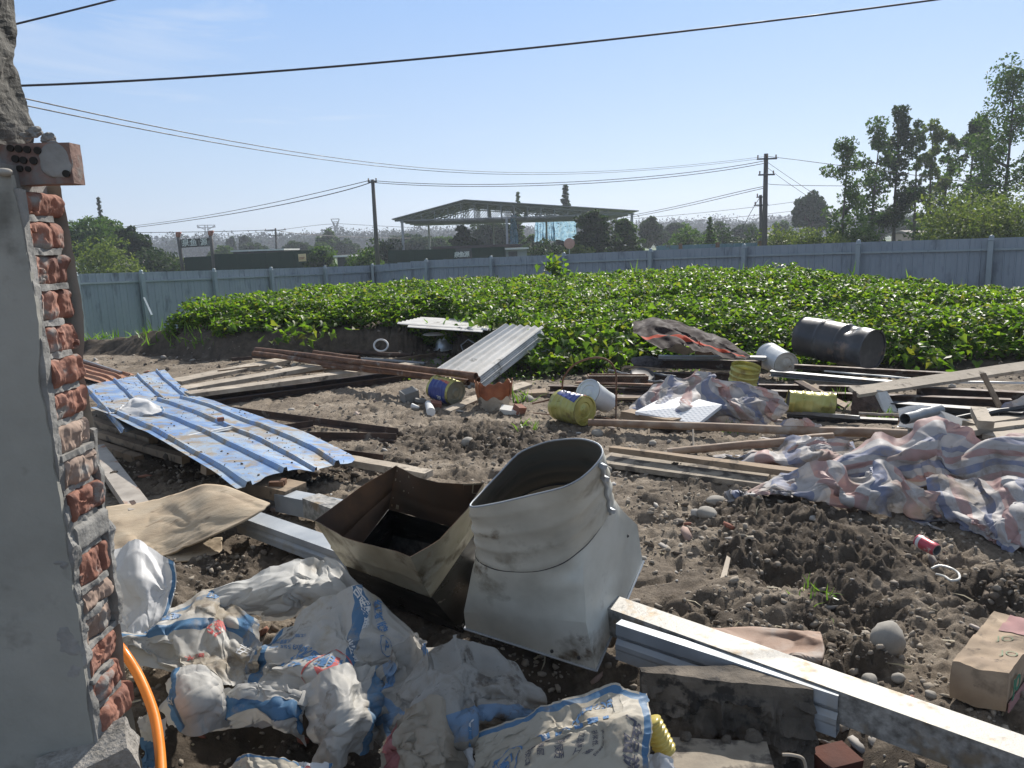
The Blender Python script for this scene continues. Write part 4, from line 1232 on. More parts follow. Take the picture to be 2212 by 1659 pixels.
M_wood = pmat("weathered_wood", [(.24, .20, .155), (.38, .325, .255), (.50, .44, .36)], scale=4, rough=.85, bump=.5, stretch=(1, 1, 1), detail=12, stain=((.12, .10, .08), 9, .56, .12))
M_wood2 = pmat("brown_wood", [(.16, .11, .07), (.27, .20, .135), (.34, .26, .18)], scale=5, rough=.85, bump=.5, detail=12, stain=((.10, .08, .06), 7, .58, .1))
M_rust = pmat("rusty_steel", [(.07, .035, .02), (.15, .075, .042), (.23, .13, .08)], scale=9, rough=.75, metal=.15, bump=.4, stain=((.30, .26, .22), 5, .60, .1))
M_darkrust = pmat("dark_rust", [(.035, .024, .02), (.07, .045, .034), (.12, .075, .055)], scale=8, rough=.7, metal=.25, bump=.35, stain=((.25, .22, .19), 6, .62, .08))
M_greysteel = pmat("grey_steel", [(.16, .17, .18), (.27, .28, .29)], scale=5, rough=.45, metal=.5, bump=.15, stain=((.2, .16, .12), 6, .6, .1))
M_galv = pmat("galvanised_steel", [(.28, .31, .34), (.36, .39, .42), (.44, .465, .49)], scale=3.0, rough=.62, metal=.4, bump=.18, bscale=30, bdist=.003, stretch=(1, 1, 1), stain=((.36, .33, .28), 4, .58, .14))
M_asb = pmat("fibre_cement", [(.44, .43, .40), (.60, .59, .56), (.68, .67, .64)], scale=3, rough=.9, bump=.3, stain=((.22, .21, .18), 6, .60, .12))
M_blue = pmat("blue_galvanised_sheet", [(.12, .22, .44), (.19, .30, .50), (.29, .37, .47), (.31, .29, .25)], scale=3.4, rough=.5, metal=.35, bump=.15, bscale=8, bdist=.006,
              stain=((.28, .23, .17), 5, .52, .10), stain2=((.30, .25, .19), 22, .58, .05), distort=.6)

def solo(name, mb, m, label, cat, group=None, sm=False, angle=None):
    return tag(build(name, mb, m, sm=sm, angle=angle), label, cat, group)

def pbar(name, a, b, w_, h, m, label, cat='bar', group=None, seed=0, **kw):
    """a=(u,v,h) b=(u,v,h): middle line of the top face, heights above the land"""
    p0, p1 = GH(*a), GH(*b)
    mb = MB(); mb.bar(p0, p1, w_, h, seg=6, chip=.0025, seed=seed, **kw)
    return solo(name, mb, m, label, cat, group)

def hbeam(name, a, b, w_, h, m, label, group=None, t_=.006):
    """open channel lying on its side: web plus two flanges"""
    p0, p1 = GH(*a), GH(*b)
    mb = MB(); d = (p1 - p0) / np.linalg.norm(p1 - p0); s_ = np.cross(d, (0, 0, 1)); s_ /= np.linalg.norm(s_)
    mb.bar(p0, p1, w_, t_); mb.bar(p0 - [0, 0, h - t_], p1 - [0, 0, h - t_], w_, t_)
    mb.bar(p0 - [0, 0, t_] - s_ * (w_ * .15), p1 - [0, 0, t_] - s_ * (w_ * .15), t_, h - 2 * t_)
    return solo(name, mb, m, label, 'steel bar', group)

# ---- timber and steel pile on the left
gP = 'planks of the pile behind the blue sheets'
pbar('plank', (375, 822, .16), (612, 775, .2), .32, .045, M_wood, 'pale wide plank at the back of the left timber pile', 'plank', gP, 1)
pbar('plank', (392, 838, .17), (738, 778, .22), .26, .05, M_wood, 'long pale plank second from the back of the left timber pile', 'plank', gP, 2)
pbar('plank', (405, 848, .19), (885, 785, .19), .22, .05, M_wood, 'longest pale plank running to the split end in the middle of the left pile', 'plank', gP, 3)
pbar('plank', (590, 806, .12), (720, 792, .12), .2, .04, M_wood2, 'short grey broken board between the long planks', 'plank', gP, 4)
pbar('plank', (700, 800, .12), (905, 785, .12), .10, .03, M_wood, 'thin board end with broken tip under the rusty pipes', 'plank', gP, 5)
pbar('plank', (470, 800, .22), (560, 789, .24), .03, .015, M_wood2, 'small loose slat lying on the rearmost plank', 'slat', None, 5)
hbeam('steel_channel', (400, 858, .10), (880, 800, .10), .10, .07, M_darkrust, 'dark steel channel below the longest pale plank', gP)
hbeam('steel_channel', (420, 870, .08), (1010, 792, .08), .08, .06, M_darkrust, 'dark front steel channel with pale upper edge at the pile front', gP)
pbar('steel_bar', (495, 845, .09), (640, 832, .10), .05, .04, M_darkrust, 'short rusty square bar with a flange in front of the pile', 'bar', None, 6)
pbar('steel_bar', (545, 766, .2), (690, 773, .18), .04, .05, M_darkrust, 'thin grey angle bar behind the left planks below the pipes', 'bar', None, 7)
pbar('steel_bar', (500, 773, .08), (545, 770, .08), .03, .05, M_darkrust, 'short dark bar end behind the rearmost pale plank', 'bar', None, 8)

def ppipe(a, b, r, m, label, group=None, seed=0, name='rusty_pipe'):
    p0, p1 = GH(*a), GH(*b)
    mb = MB(); mb.pipe(p0, p1, r, seed=seed, wob=.006); return solo(name, mb, m, label, 'pipe', group, angle=40)
gR = 'pipes resting across the pile and the corrugated stack'
ppipe((553, 755, .30), (1028, 812, .33), .035, M_rust, 'topmost long brown rusty pipe with its open end to the right', gR, 1)
ppipe((548, 763, .27), (1012, 826, .22), .034, M_rust, 'lower left brown rusty pipe ending just above the blue and yellow pail', gR, 2)
ppipe((700, 790, .22), (1034, 821, .25), .032, M_rust, 'third rusty pipe end tucked between the two long brown pipes', gR, 3)
ppipe((678, 760, .26), (776, 773, .26), .026, M_rust, 'short pale rusty pipe crossing behind the two long brown pipes', gR, 4)
ppipe((776, 775, .12), (918, 786, .12), .024, M_greysteel, 'shiny thin grey pipe right behind the long brown pipes', gR, 5)
ppipe((735, 759, .05), (890, 768, .05), .035, M_darkrust, 'dark round bar with open end near the white ring', gR, 6)
pbar('steel_bar', (850, 775, .06), (940, 762, .06), .05, .05, M_wood2, 'brown square bar behind the pipes near the upturned bowl', 'bar', None, 9)

# rusty angle frame
gA = 'rusty angle irons lying on the mud'
def angle_iron(a, b, label, h=.06, up_=True):
    p0, p1 = GH(*a), GH(*b); mb = MB()
    mb.bar(p0, p1, .006, h); d = (p1 - p0) / np.linalg.norm(p1 - p0); s_ = np.cross(d, (0, 0, 1)); s_ /= np.linalg.norm(s_)
    mb.bar(p0 - [0, 0, h] + s_ * h * .5 - [0, 0, .0], p1 - [0, 0, h] + s_ * h * .5, h, .006)
    return solo('angle_iron', mb, M_darkrust, label, 'angle iron', gA)
angle_iron((470, 874, .08), (860, 925, .08), 'longest rusty angle iron running behind the blue sheet to the right', .055)
angle_iron((560, 925, .09), (676, 908, .09), 'short slanting rusty angle iron joining the two long ones', .055)
angle_iron((620, 932, .08), (856, 936, .07), 'near rusty angle iron parallel to the picture edge', .055)
angle_iron((735, 970, .10), (828, 982, .08), 'dark angle iron end poking out past the lower blue sheet', .06)
pbar('timber', (740, 985, .15), (925, 1018, .12), .10, .05, M_wood, 'pale notched timber under the right corner of the blue sheet', 'timber', None, 11)
pbar('timber', (520, 1025, .22), (640, 1052, .18), .20, .075, M_wood2, 'thick brown timber with rust stained end under the blue sheet front corner', 'timber', None, 12)
mb = MB(); q = GH(598, 1050, .19); mb.box(q + [0, 0, .015], (.09, .03, .03)); mb.box(q + [.03, .03, .015], (.03, .07, .03)); solo('rust_bracket', mb, M_rust, 'rusty angled bracket on the thick brown timber', 'bracket')

# rusty rectangular tube lower left
t0, t1 = PF(205, 962, .12), PF(304, 1097, .10)
t = thing('steel_box_tube', 'flat rust stained rectangular steel tube sloping towards the torn plywood', 'steel tube', t1)
mb = MB(); d = (t1 - t0) / np.linalg.norm(t1 - t0); s_ = np.cross(d, (0, 0, 1)); s_ /= np.linalg.norm(s_)
W_, H_, th = .135, .055, .004
mb.bar(t0, t1, W_, th); mb.bar(t0 - [0, 0, H_], t1 - [0, 0, H_], W_, th)
mb.bar(t0 + s_ * (W_ / 2 - th / 2) - [0, 0, th], t1 + s_ * (W_ / 2 - th / 2) - [0, 0, th], th, H_ - th); mb.bar(t0 - s_ * (W_ / 2 - th / 2) - [0, 0, th], t1 - s_ * (W_ / 2 - th / 2) - [0, 0, th], th, H_ - th)
M_paleRust = pmat("pale_rusted_steel", [(.30, .26, .21), (.42, .38, .33), (.50, .47, .42)], scale=5, rough=.6, metal=.3, bump=.2, stain=((.30, .13, .06), 6, .57, .08))
build('tube', mb, M_paleRust, t)
mb = MB(); q = t1 - d * .12 + s_ * 0.02 + [0, 0, .002]; mb.bar(q - d * .07, q + d * .03, .03, .003); build('slot', mb, M_darkrust, t)

# ---- corrugated fibre cement
def corr(A, B, C, D_, nw, amp, th=.006, na_=70, nb_=8, sag=0.0):
    A, B, C, D_ = [np.asarray(q, float) for q in (A, B, C, D_)]
    nrm = np.cross(B - A, D_ - A); nrm /= np.linalg.norm(nrm)
    if nrm[2] < 0: nrm = -nrm
    def surf(off):
        Pn = np.zeros((na_, nb_, 3))
        for i in range(na_):
            f = i / (na_ - 1)
            for j in range(nb_):
                g = j / (nb_ - 1)
                q = (A * (1 - f) + B * f) * (1 - g) + (D_ * (1 - f) + C * f) * g
                Pn[i, j] = q + nrm * (off + amp * math.sin(f * nw * 2 * math.pi) - sag * 4 * g * (1 - g))
        return Pn
    mb = MB(); a_, b_ = surf(0), surf(-th)
    mb.grid(a_); mb.grid(b_, flip=True)
    for e in (0, -1):
        mb.grid(np.stack([a_[e], b_[e]], 0)); mb.grid(np.stack([a_[:, e], b_[:, e]], 0))
    return mb
gS = 'corrugated fibre cement sheets in the leaning stack'
A0, B0, C0, D0 = PF(938, 806, .10), PF(1034, 822, .10), P(1173, 714, 10.3), P(1088, 708, 10.3)
_rs = random.Random(4)
for k in range(9):
    off = np.array([_rs.uniform(-.02, .02), _rs.uniform(-.03, .03), .022 * (k - 6)])
    mb = corr(A0 + off, B0 + off, C0 + off, D0 + off, 5.5, .016)
    lab = ('lowest', 'second lowest', 'third lowest', 'fourth lowest', 'middle', 'fourth highest', 'third highest', 'second highest', 'topmost pale')[k] + ' corrugated sheet of the leaning stack of nine'
    solo('corrugated_sheet', mb, M_asb, lab, 'corrugated sheet', gS, sm=True)
mb = corr(PF(858, 698, .60), PF(1052, 712, .60), PF(1088, 698, .62), PF(908, 687, .62), 0, 0, na_=10)
mb = corr(P(1054, 712, 10.6), P(858, 698, 10.8), P(908, 687, 12.6), P(1086, 697, 12.4), 0, 0)
# waves run left to right across its short side
mb = corr(P(858, 699, 10.8), P(910, 687, 12.6), P(1092, 697, 12.4), P(1054, 713, 10.6), 6.5, .022)
solo('corrugated_sheet', mb, M_asb, 'flat lying pale corrugated sheet bridging the bank over the bowl', 'corrugated sheet', None, sm=True)
mb = corr(P(880, 706, 10.6), P(925, 694, 12.3), P(1060, 700, 12.1), P(1042, 717, 10.5), 5.5, .02)
solo('corrugated_sheet', mb, M_asb, 'second corrugated sheet just below the flat lying one', 'corrugated sheet', None, sm=True)

# bowl, ring, stones
M_enamel = pmat("metal_basin", [(.35, .38, .40), (.50, .53, .55)], scale=3, rough=.35, metal=.6, bump=.1, stain=((.2, .16, .12), 6, .58, .1))
q = GT(962, 752, 0)
t = thing('metal_basin', 'upturned dull metal basin in the shade under the corrugated sheet', 'basin', q, local=True, rot=(R(8), R(-6), 0))
mb = MB(); mb.lathe([(0, .17), (.07, .168), (.12, .14), (.15, .07), (.165, .02), (.19, .012), (.19, .0), (.16, .0), (.14, .06), (.1, .13), (0, .155)], 28); build('bowl', mb, M_enamel, t, sm=True)
mb = MB(); mb.lathe([(.19, .012), (.197, .006), (.19, -.002)], 28); build('rim', mb, M_white, t, sm=True)
q = P(940, 722, 11.0)
mb = MB(); mb.lathe([(0, .01), (.16, .012), (.18, 0), (.16, -.008), (0, -.01)], 24, q); solo('plate', mb, M_white, 'pale flat plate edge above the upturned basin', 'plate')
def torus(c, Rr, r, rot, n=36, m_=8, sy=1.0):
    mb = MB(); pts = [np.array([math.cos(a) * Rr, math.sin(a) * Rr * sy, 0]) for a in np.linspace(0, 2 * math.pi, n + 1)]
    pts = [np.array(rot) @ p_ + np.asarray(c) for p_ in pts]
    mb.tube(pts, r, m_, cap=False); return mb
mb = torus(P(823, 746, 11.2), .10, .014, Euler((R(50), R(12), 0)).to_matrix()); solo('plastic_ring', mb, M_white, 'white ring lying against the shaded bank behind the pipes', 'ring', sm=True)
mb = torus(P(1012, 750, 10.6), .11, .012, Euler((R(70), R(-20), 0)).to_matrix(), n=5); solo('bent_rack', mb, M_greysteel, 'small grey bent wire rack beside the basin under the sheet', 'rack')

M_stone = pmat("river_stone", [(.20, .185, .16), (.30, .28, .245), (.38, .36, .32)], scale=7, rough=.85, bump=.15, stain=((.16, .13, .10), 4, .58, .2))
def stone_mb(r, seed, sub=3, rough=.10, flat=.65):
    bm = bmesh.new(); bmesh.ops.create_icosphere(bm, subdivisions=sub, radius=1)
    V = np.array([v.co[:] for v in bm.verts]); F = [tuple(v.index for v in f.verts) for f in bm.faces]; bm.free()
    n_ = fbm(V[:, 0] * 1.4 + seed * 3.1, V[:, 1] * 1.4, V[:, 2] * 1.4, 3, seed) - .5
    V = V * (1 + n_ * rough * 6)[:, None] * np.array([1, .8, flat]) * r
    mb = MB(); mb.add(V, F); return mb
def stone(u, v, wpx, label, seed, flat=.65, m=None, name='stone', cat='stone', rz=None, sink=.25, rough=.10):
    q = GT(u, v, 0); r = wpx / 2 * np.linalg.norm(q - [0, 0, EYE]) / FPX
    mb = stone_mb(r, seed, flat=flat, rough=rough); 
    rot = Matrix.Rotation(seed * 1.3 if rz is None else rz, 3, 'Z'); V = mb.verts() @ np.array(rot).T
    m2 = MB(); m2.add(V + q + [0, 0, r * flat * (1 - 2 * sink)], mb.f)
    return solo(name, m2, m or M_stone, label, cat, 'larger stones lying in the mud', sm=True)
for s in [(1918, 1402, 72, 'largest round boulder at the end of the churned mud right of the rusty crumpled sheet', 3, .95), (1527, 1115, 44, 'flat grey river stone in the open mud right of the elbow duct', 4, .6),
          (1546, 1085, 40, 'smaller flat stone just above the flat grey river stone', 5, .45), (1878, 1478, 34, 'round stone between the bright tube and the boulder', 6, .8), (1215, 1475, 0, '', 7, .5),
          (2122, 1518, 30, 'oval stone in the shade in front of the cardboard carton', 8, .6), (1390, 1212, 18, 'small grey stone right of the duct shoulder', 9, .8),
          (1300, 875, 36, 'rounded stone in grass between the yellow pail and the wire hoop', 10, .6), (1140, 868, 34, 'rounded stone beside the orange basin', 11, .6), (1002, 690, 28, 'smooth grey stone above the flat lying corrugated sheet', 12, .7),
          (706, 900, 0, '', 13, .8), (945, 786, 26, 'stone on the ground behind the shiny pipe', 14, .6), (1010, 962, 30, 'grey stone among clods left of centre', 15, .8),
          (2010, 1505, 22, 'small stone beside the gravel patch below the boulder', 16, .7), (1940, 1470, 26, 'grey stone in the gravel heap right of the boulder', 17, .7), (1640, 960, 24, 'stone in the dirt under the long pole', 18, .6),
          (1290, 940, 26, 'angular grey stone in the dirt in front of the yellow pail', 19, .7), (1410, 960, 20, 'pale stone above the muddy board', 20, .6), (1218, 944, 14, 'small pale stone near the duct rim', 21, .8),
          (1090, 1462, 0, '', 22, .7), (1470, 1180, 22, 'half sunk flat stone in the mud below the duct shoulder line', 23, .35), (1310, 1018, 24, 'pinkish broken brick lump beside the duct rim', 24, .7)]:
    if s[2]: stone(s[0], s[1], s[2], s[3], s[4], s[5], rough=.06)
M_brickgrey = pmat("mortar_brick", [(.20, .195, .185), (.30, .29, .27)], scale=6, rough=.95, bump=.4)
M_brickred = pmat("red_brick", [(.16, .065, .045), (.25, .11, .075), (.33, .17, .125)], scale=6, rough=.95, bump=.45, stain=((.32, .29, .26), 5, .56, .14))
def brick(u, v, size, rot, m, label, holes=False, dz=0):
    q = GT(u, v, 0); t = None
    R_ = Euler(rot).to_matrix()
    mb = MB(); mb.box(q + [0, 0, size[2] / 2 + dz], size, R_)
    o = solo('brick', mb, m, label, 'brick')
    if holes:
        mb = MB(); Rn = np.array(R_)
        for i in range(3):
            for j in range(2):
                c = Rn @ np.array([size[0] / 2, (i - 1) * size[1] * .28, (j - .5) * size[2] * .4]); dd = Rn @ np.array([1, 0, 0])
                mb.tube([q + [0, 0, size[2] / 2 + dz] + c - dd * .01, q + [0, 0, size[2] / 2 + dz] + c + dd * .002], .012, 8)
        build('brick_holes', mb, pmat('hole_dark', [(.02, .018, .015), (.03, .025, .02)], rough=1, bump=0), o)
    return o
brick(885, 866, (.17, .13, .12), (R(12), R(-10), R(35)), M_brickgrey, 'grey brick with small holes left of the blue and yellow pail', holes=True)
brick(908, 868, (.12, .07, .035), (R(5), R(12), R(20)), M_brickgrey, 'thin grey tile fragment leaning by the blue and yellow pail')
brick(1103, 892, (.20, .13, .05), (R(10), R(8), R(-10)), M_asb, 'pale concrete slab fragment below the orange basin')
brick(1122, 893, (.10, .09, .08), (R(20), R(10), R(40)), M_brickred, 'red brick fragment right of the pale slab fragment')
brick(942, 880, (.11, .08, .06), (R(15), R(10), R(10)), M_brickred, 'dull red brick piece beside the white plastic cup')
brick(484, 978, (.05, .04, .03), (0, 0, R(30)), M_brickred, 'tiny pinkish brick bit lying on the blue sheet', dz=.27)
brick(1800, 1668, (.14, .10, .12), (R(5), R(4), R(20)), pmat('shaded_brick', [(.07, .025, .018), (.12, .045, .03)], rough=1, bump=.5), 'red brick standing in the shadow at the bottom right', dz=-.05)  # shadow on this brick is painted in as a darker red
# grey slab stepping
def slab(pts, th_, m, label, name='slab', cat='slab', group=None):
    mb = MB(); a = [np.asarray(p_, float) for p_ in pts]; b = [p_ - np.array([0, 0, th_]) for p_ in a]; n_ = len(a)
    mb.add(a + b, [tuple(range(n_)), tuple(range(2 * n_ - 1, n_ - 1, -1))] + [(i, i + n_, (i + 1) % n_ + n_, (i + 1) % n_) for i in range(n_)])
    o = solo(name, mb, m, label, cat, group)
    bm = bmesh.new(); bm.from_mesh(o.data); bmesh.ops.recalc_face_normals(bm, faces=bm.faces); bm.to_mesh(o.data); bm.free()
    return o
slab([PF(1165, 754, .26), PF(1240, 750, .26), PF(1254, 733, .27), PF(1185, 735, .27)], .04, M_asb, 'flat pale concrete slab half overgrown beside the corrugated stack')
slab([PF(1090, 835, .06), PF(1130, 824, .06), PF(1150, 830, .05), PF(1086, 851, .05)], .03, M_wood, 'short pale plank pointing up behind the orange basin', 'plank', 'plank')
slab([PF(1134, 843, .05), PF(1178, 838, .05), PF(1182, 848, .05), PF(1132, 850, .05)], .04, M_wood2, 'squat brown plank end left of the steel beams', 'plank', 'plank')
slab([PF(958, 882, .03), PF(1028, 852, .06), PF(1036, 862, .05), PF(972, 889, .02)], .025, M_wood, 'pale tapered stick running from the blue pail to the orange basin', 'plank', 'plank')
mb = MB(); mb.tube([GH(925, 872, .03), GH(931, 890, .03)], [.035, .045], 14); solo('plastic_cup', mb, M_white, 'crushed white plastic cup next to the dull red brick piece', 'cup', angle=50)
mb = MB(); mb.tube([GH(890, 877, .03), GH(905, 880, .02)], [.03, .012], 10); solo('plastic_bottle', mb, M_white, 'small white plastic neck piece left of the crushed cup', 'plastic piece', angle=50)
# orange broken basin
M_orange = pmat("orange_basin", [(.20, .07, .03), (.36, .13, .05), (.42, .2, .1)], scale=6, rough=.6, bump=.2, stain=((.15, .10, .07), 8, .55, .1))
q = GT(1068, 880, 0)
def _om(an, r, z): return (r * (1 + .06 * math.sin(3 * an)), z + .03 * math.sin(2 * an + 1) + (.02 * math.sin(11 * an) if z > .15 else 0))
Pn = []
for (r, z) in [(.10, 0), (.15, .0), (.175, .08), (.19, .16), (.195, .235)]:
    Pn.append([(q[0] + _om(a, r, z)[0] * math.cos(a), q[1] + _om(a, r, z)[0] * math.sin(a), q[2] + _om(a, r, z)[1] + .012 * math.sin(a * 9) * (z > .2)) for a in np.linspace(R(-20), R(215), 40)])
Pn = np.array(Pn); mb = MB(); mb.grid(Pn); Pi = Pn.copy(); Pi[..., :2] = q[:2] + (Pi[..., :2] - q[:2]) * .96; mb.grid(Pi, flip=True); mb.grid(np.stack([Pn[-1], Pi[-1]]))
ob = solo('broken_basin', mb, M_orange, 'broken orange rusted basin open towards the viewer', 'basin', sm=True)
mb = MB(); 
Pn2 = np.array([[(q[0] + rr * math.cos(a) + .0, q[1] - .08 + rr * .5 * math.sin(a), q[2] + zz + .02 * math.sin(a * 7)) for a in np.linspace(R(170), R(395), 30)] for rr, zz in ((.12, -.02), (.15, .05), (.17, .12))])
mb.grid(Pn2); mb.grid(Pn2 * 1.0 + np.array([0, .004, 0]), flip=True); build('torn_rim', mb, M_wood, ob, sm=True)

# ---- pails
def bucket_parts(t, r0, r1, L, m_body, m_end, ribs=(.12, .3, .5, .7, .88), opened=False, band=None, m_band=None, dent=0.02, n=44, seed=1, wire_=True):
    """axis along local +Z; z=0 end is the far end, z=L the end shown"""
    prof = []
    zs = sorted(set([0, 1] + [r_ + d_ for r_ in ribs for d_ in (-.03, -.012, .012, .03)] + list(np.linspace(0, 1, 9))))
    def rad(z):
        r = r0 + (r1 - r0) * z
        for q_ in ribs:
            if abs(z - q_) < .02: r += .006
        if z < .02 or z > .98: r += .005
        return r
    def dm(an, r, z):
        f = fbm(np.array([math.cos(an) * 1.3 + seed]), np.array([math.sin(an) * 1.3]), np.array([z * 5]), 2, seed)[0] - .5
        return (r * (1 + f * dent * 5), z)
    mb = MB(); mb.lathe([(rad(z), z * L) for z in zs], n, mod=dm); 
    if opened: mb.lathe([(rad(z) - .004, z * L) for z in reversed(zs)], n, mod=dm)
    build('body', mb, m_body, t, angle=60)
    mb = MB()
    if not opened:
        mb.lathe([(r1 + .003, L + .004), (r1 - .008, L + .004), (r1 - .012, L - .01), (r1 * .6, L - .008), (r1 * .56, L - .016), (r1 * .3, L - .014), (r1 * .25, L - .006), (.0, L - .006)], n, mod=dm)
        build('end_disc', mb, m_end, t, angle=50)
    mb = MB(); mb.lathe([(0, .008), (r0 - .002, .008)], n, mod=dm); build('base_disc', mb, m_end, t)
    if band:
        for (a0, a1, z0, z1, mm) in band:
            Pn = np.array([[(dm(a, rad(z), z * L)[0] * 1.012 * math.cos(a), dm(a, rad(z), z * L)[0] * 1.012 * math.sin(a), z * L) for a in np.linspace(R(a0), R(a1) + (z - .5) * .5, 24)] for z in [q_ for q_ in zs if z0 <= q_ <= z1]])
            mb = MB(); mb.grid(Pn); build('printed_label', mb, mm, t, sm=True)
    if wire_:
        mb = MB(); pts = []
        for a in np.linspace(0, math.pi, 20):
            pts.append((math.cos(a) * (r0 + .02), -math.sin(a) * r0 * .9 - .03, L * .1 + .3 * math.sin(a) * L)); 
        mb.tube(pts, .0035, 6); build('handle', mb, M_rust, t, sm=True)
def axis_rot(d, roll=0.0):
    qd = Vector(d).normalized().to_track_quat('Z', 'Y')
    return (qd.to_matrix() @ Matrix.Rotation(roll, 3, 'Z')).to_euler()
M_gold = pmat("gold_tin", [(.33, .31, .08), (.46, .43, .14), (.52, .50, .22)], scale=4, rough=.38, metal=.35, bump=.15, stain=((.22, .17, .07), 6, .57, .1))
M_tinblue = pmat("tin_blue", [(.03, .05, .20), (.06, .09, .30)], scale=4, rough=.4, bump=.08, stain=((.2, .2, .2), 6, .6, .1))
M_tinred = pmat("tin_red", [(.45, .10, .06), (.5, .16, .1)], scale=4, rough=.4, bump=.05)
M_tinwhite = pmat("white_plastic", [(.55, .57, .58), (.70, .72, .72)], scale=4, rough=.35, bump=.08, stain=((.36, .29, .2), 5, .60, .12))
M_dirtywhite = pmat("dirty_plastic", [(.42, .38, .31), (.58, .54, .47)], scale=7, rough=.6, bump=.2, stain=((.25, .17, .10), 7, .55, .1))
def pail(end_uv, end_h, d, r0, r1, L, label, roll=0.0, **kw):
    e = G(end_uv[0], end_uv[1], end_h) if not callable(end_h) else end_h
    dn = np.array(Vector(d).normalized())
    o_ = e - dn * L
    t = thing(kw.pop('name', 'tin_pail'), label, kw.pop('cat', 'pail'), o_, kw.pop('group', 'paint pails thrown among the scrap'), local=True, rot=axis_rot(d, roll))
    bucket_parts(t, r0, r1, L, **kw); return t
pail((1263, 888), .14, (.62, -.78, -.03), .135, .135, .34, 'yellow tin pail lying on its side, its crumpled end facing the viewer', roll=R(0), m_body=M_gold, m_end=M_gold,
     band=[(70, 128, .1, .98, M_tinblue), (62, 70, .1, .98, M_tinred)], wire_=False, seed=3, dent=.025)
t = pail((985, 850), .135, (.72, -.69, -.12), .125, .125, .33, 'blue and yellow tin pail with wire handle lying under the pipe ends', m_body=M_gold, m_end=pmat("dull_tin", [(.20, .21, .16), (.28, .28, .22)], rough=.5, metal=.4),
     band=[(120, 300, .02, .9, M_tinblue), (112, 120, .02, .9, M_tinred)], seed=5, dent=.05)
pail((1612, 790), .36, (.10, -.20, .97), .14, .145, .34, 'upright open yellow and blue tin pail half buried behind the striped tarpaulin', m_body=M_gold, m_end=M_gold, opened=True,
     band=[(-60, 20, .02, .9, M_tinblue)], wire_=False, seed=7)
pail((1698, 787), .22, (.14, -.98, -.08), .155, .135, .42, 'dirty white plastic bucket on its side, bottom towards the viewer, left of the drum', m_body=M_tinwhite, m_end=M_dirtywhite, ribs=(.05, .10, .15, .2), wire_=False, seed=9, name='plastic_bucket', cat='bucket')
pail((1270, 846), .27, (-.55, -.62, .42), .10, .125, .34, 'white plastic bucket behind the yellow pail, its pale round end tipped up', m_body=M_tinwhite, m_end=pmat("pale_disc", [(.5, .56, .62), (.6, .66, .7)], rough=.4, stain=((.2, .2, .2), 9, .66, .03)), ribs=(.9,), wire_=False, seed=11, name='plastic_bucket', cat='bucket')
pail((1801, 876), .12, (.97, -.2, -.12), .10, .10, .40, 'flattened yellow green pail lying between steel bars and tarpaulin', m_body=M_gold, m_end=M_steel_dark, wire_=False, seed=13, dent=.09)
mb = MB()
V_, F_ = text_mesh('Sa', .075, 0, .002)
# letters on the blue pail, wrapped round its side
ang = R(205) + V_[:, 1] / .13; W2 = np.stack([.133 * np.cos(ang), .133 * np.sin(ang), .20 + V_[:, 0]], 1); mb.add(W2, F_); build('lettering', mb, M_white, t)

# ---- oil drum
e = P(1886, 757, 8.55); d = Vector((.52, -.85, -.10)).normalized(); Ld = .92
t = thing('oil_drum', 'dented black oil drum lying in front of the vines', 'drum', e - np.array(d) * Ld, local=True, rot=axis_rot(d))
M_drum = pmat("drum_paint", [(.035, .037, .042), (.06, .062, .068), (.15, .145, .14)], scale=2.2, rough=.42, metal=.25, bump=.2, bscale=4, bdist=.02, stain=((.24, .17, .13), 3.0, .58, .1), stain2=((.10, .13, .19), 2.2, .56, .15))
rd = .235; ZS = sorted(set(list(np.linspace(0, 1, 26)) + [.33 + q_ for q_ in (-.025, -.01, .01, .025)] + [.63 + q_ for q_ in (-.025, -.01, .01, .025)] + [.01, .99]))
def dd(an, r, z):
    f = fbm(np.array([math.cos(an) * 1.1]), np.array([math.sin(an) * 1.1]), np.array([z * 3.0]), 3, 15)[0] - .5
    crease = math.exp(-((z - .66) / .07) ** 2) * math.exp(-(((an - 1.9 + math.pi) % (2 * math.pi) - math.pi) / .5) ** 2)
    return (r * (1 + f * .12 - crease * .22), z)
def rz_(z):
    r = rd
    if abs(z - .33) < .015 or abs(z - .63) < .015: r += .012
    if z < .005 or z > .995: r += .008
    return r
mb = MB(); mb.lathe([(rz_(z), z * Ld) for z in ZS], 56, mod=dd); build('body', mb, M_drum, t, angle=50)
mb = MB(); mb.lathe([(rd + .006, Ld), (rd - .008, Ld), (rd - .01, Ld - .018), (.0, Ld - .022)], 56, mod=dd); ed = build('end_disc', mb, M_drum, t, angle=40)
mb = MB(); mb.lathe([(0, Ld - .01), (.03, Ld - .01), (.032, Ld - .02)], 14, (.0, .13, 0)); build('bung', mb, M_steel_dark, ed)
mb = MB(); mb.box((.06, -.11, Ld - .017), (.09, .13, .004)); build('paper_label', mb, pmat("old_label", [(.16, .16, .15), (.24, .24, .22)], rough=.8), ed)
mb = MB(); mb.lathe([(0, .012), (rd - .003, .012)], 40, mod=dd); build('base_disc', mb, M_drum, t)

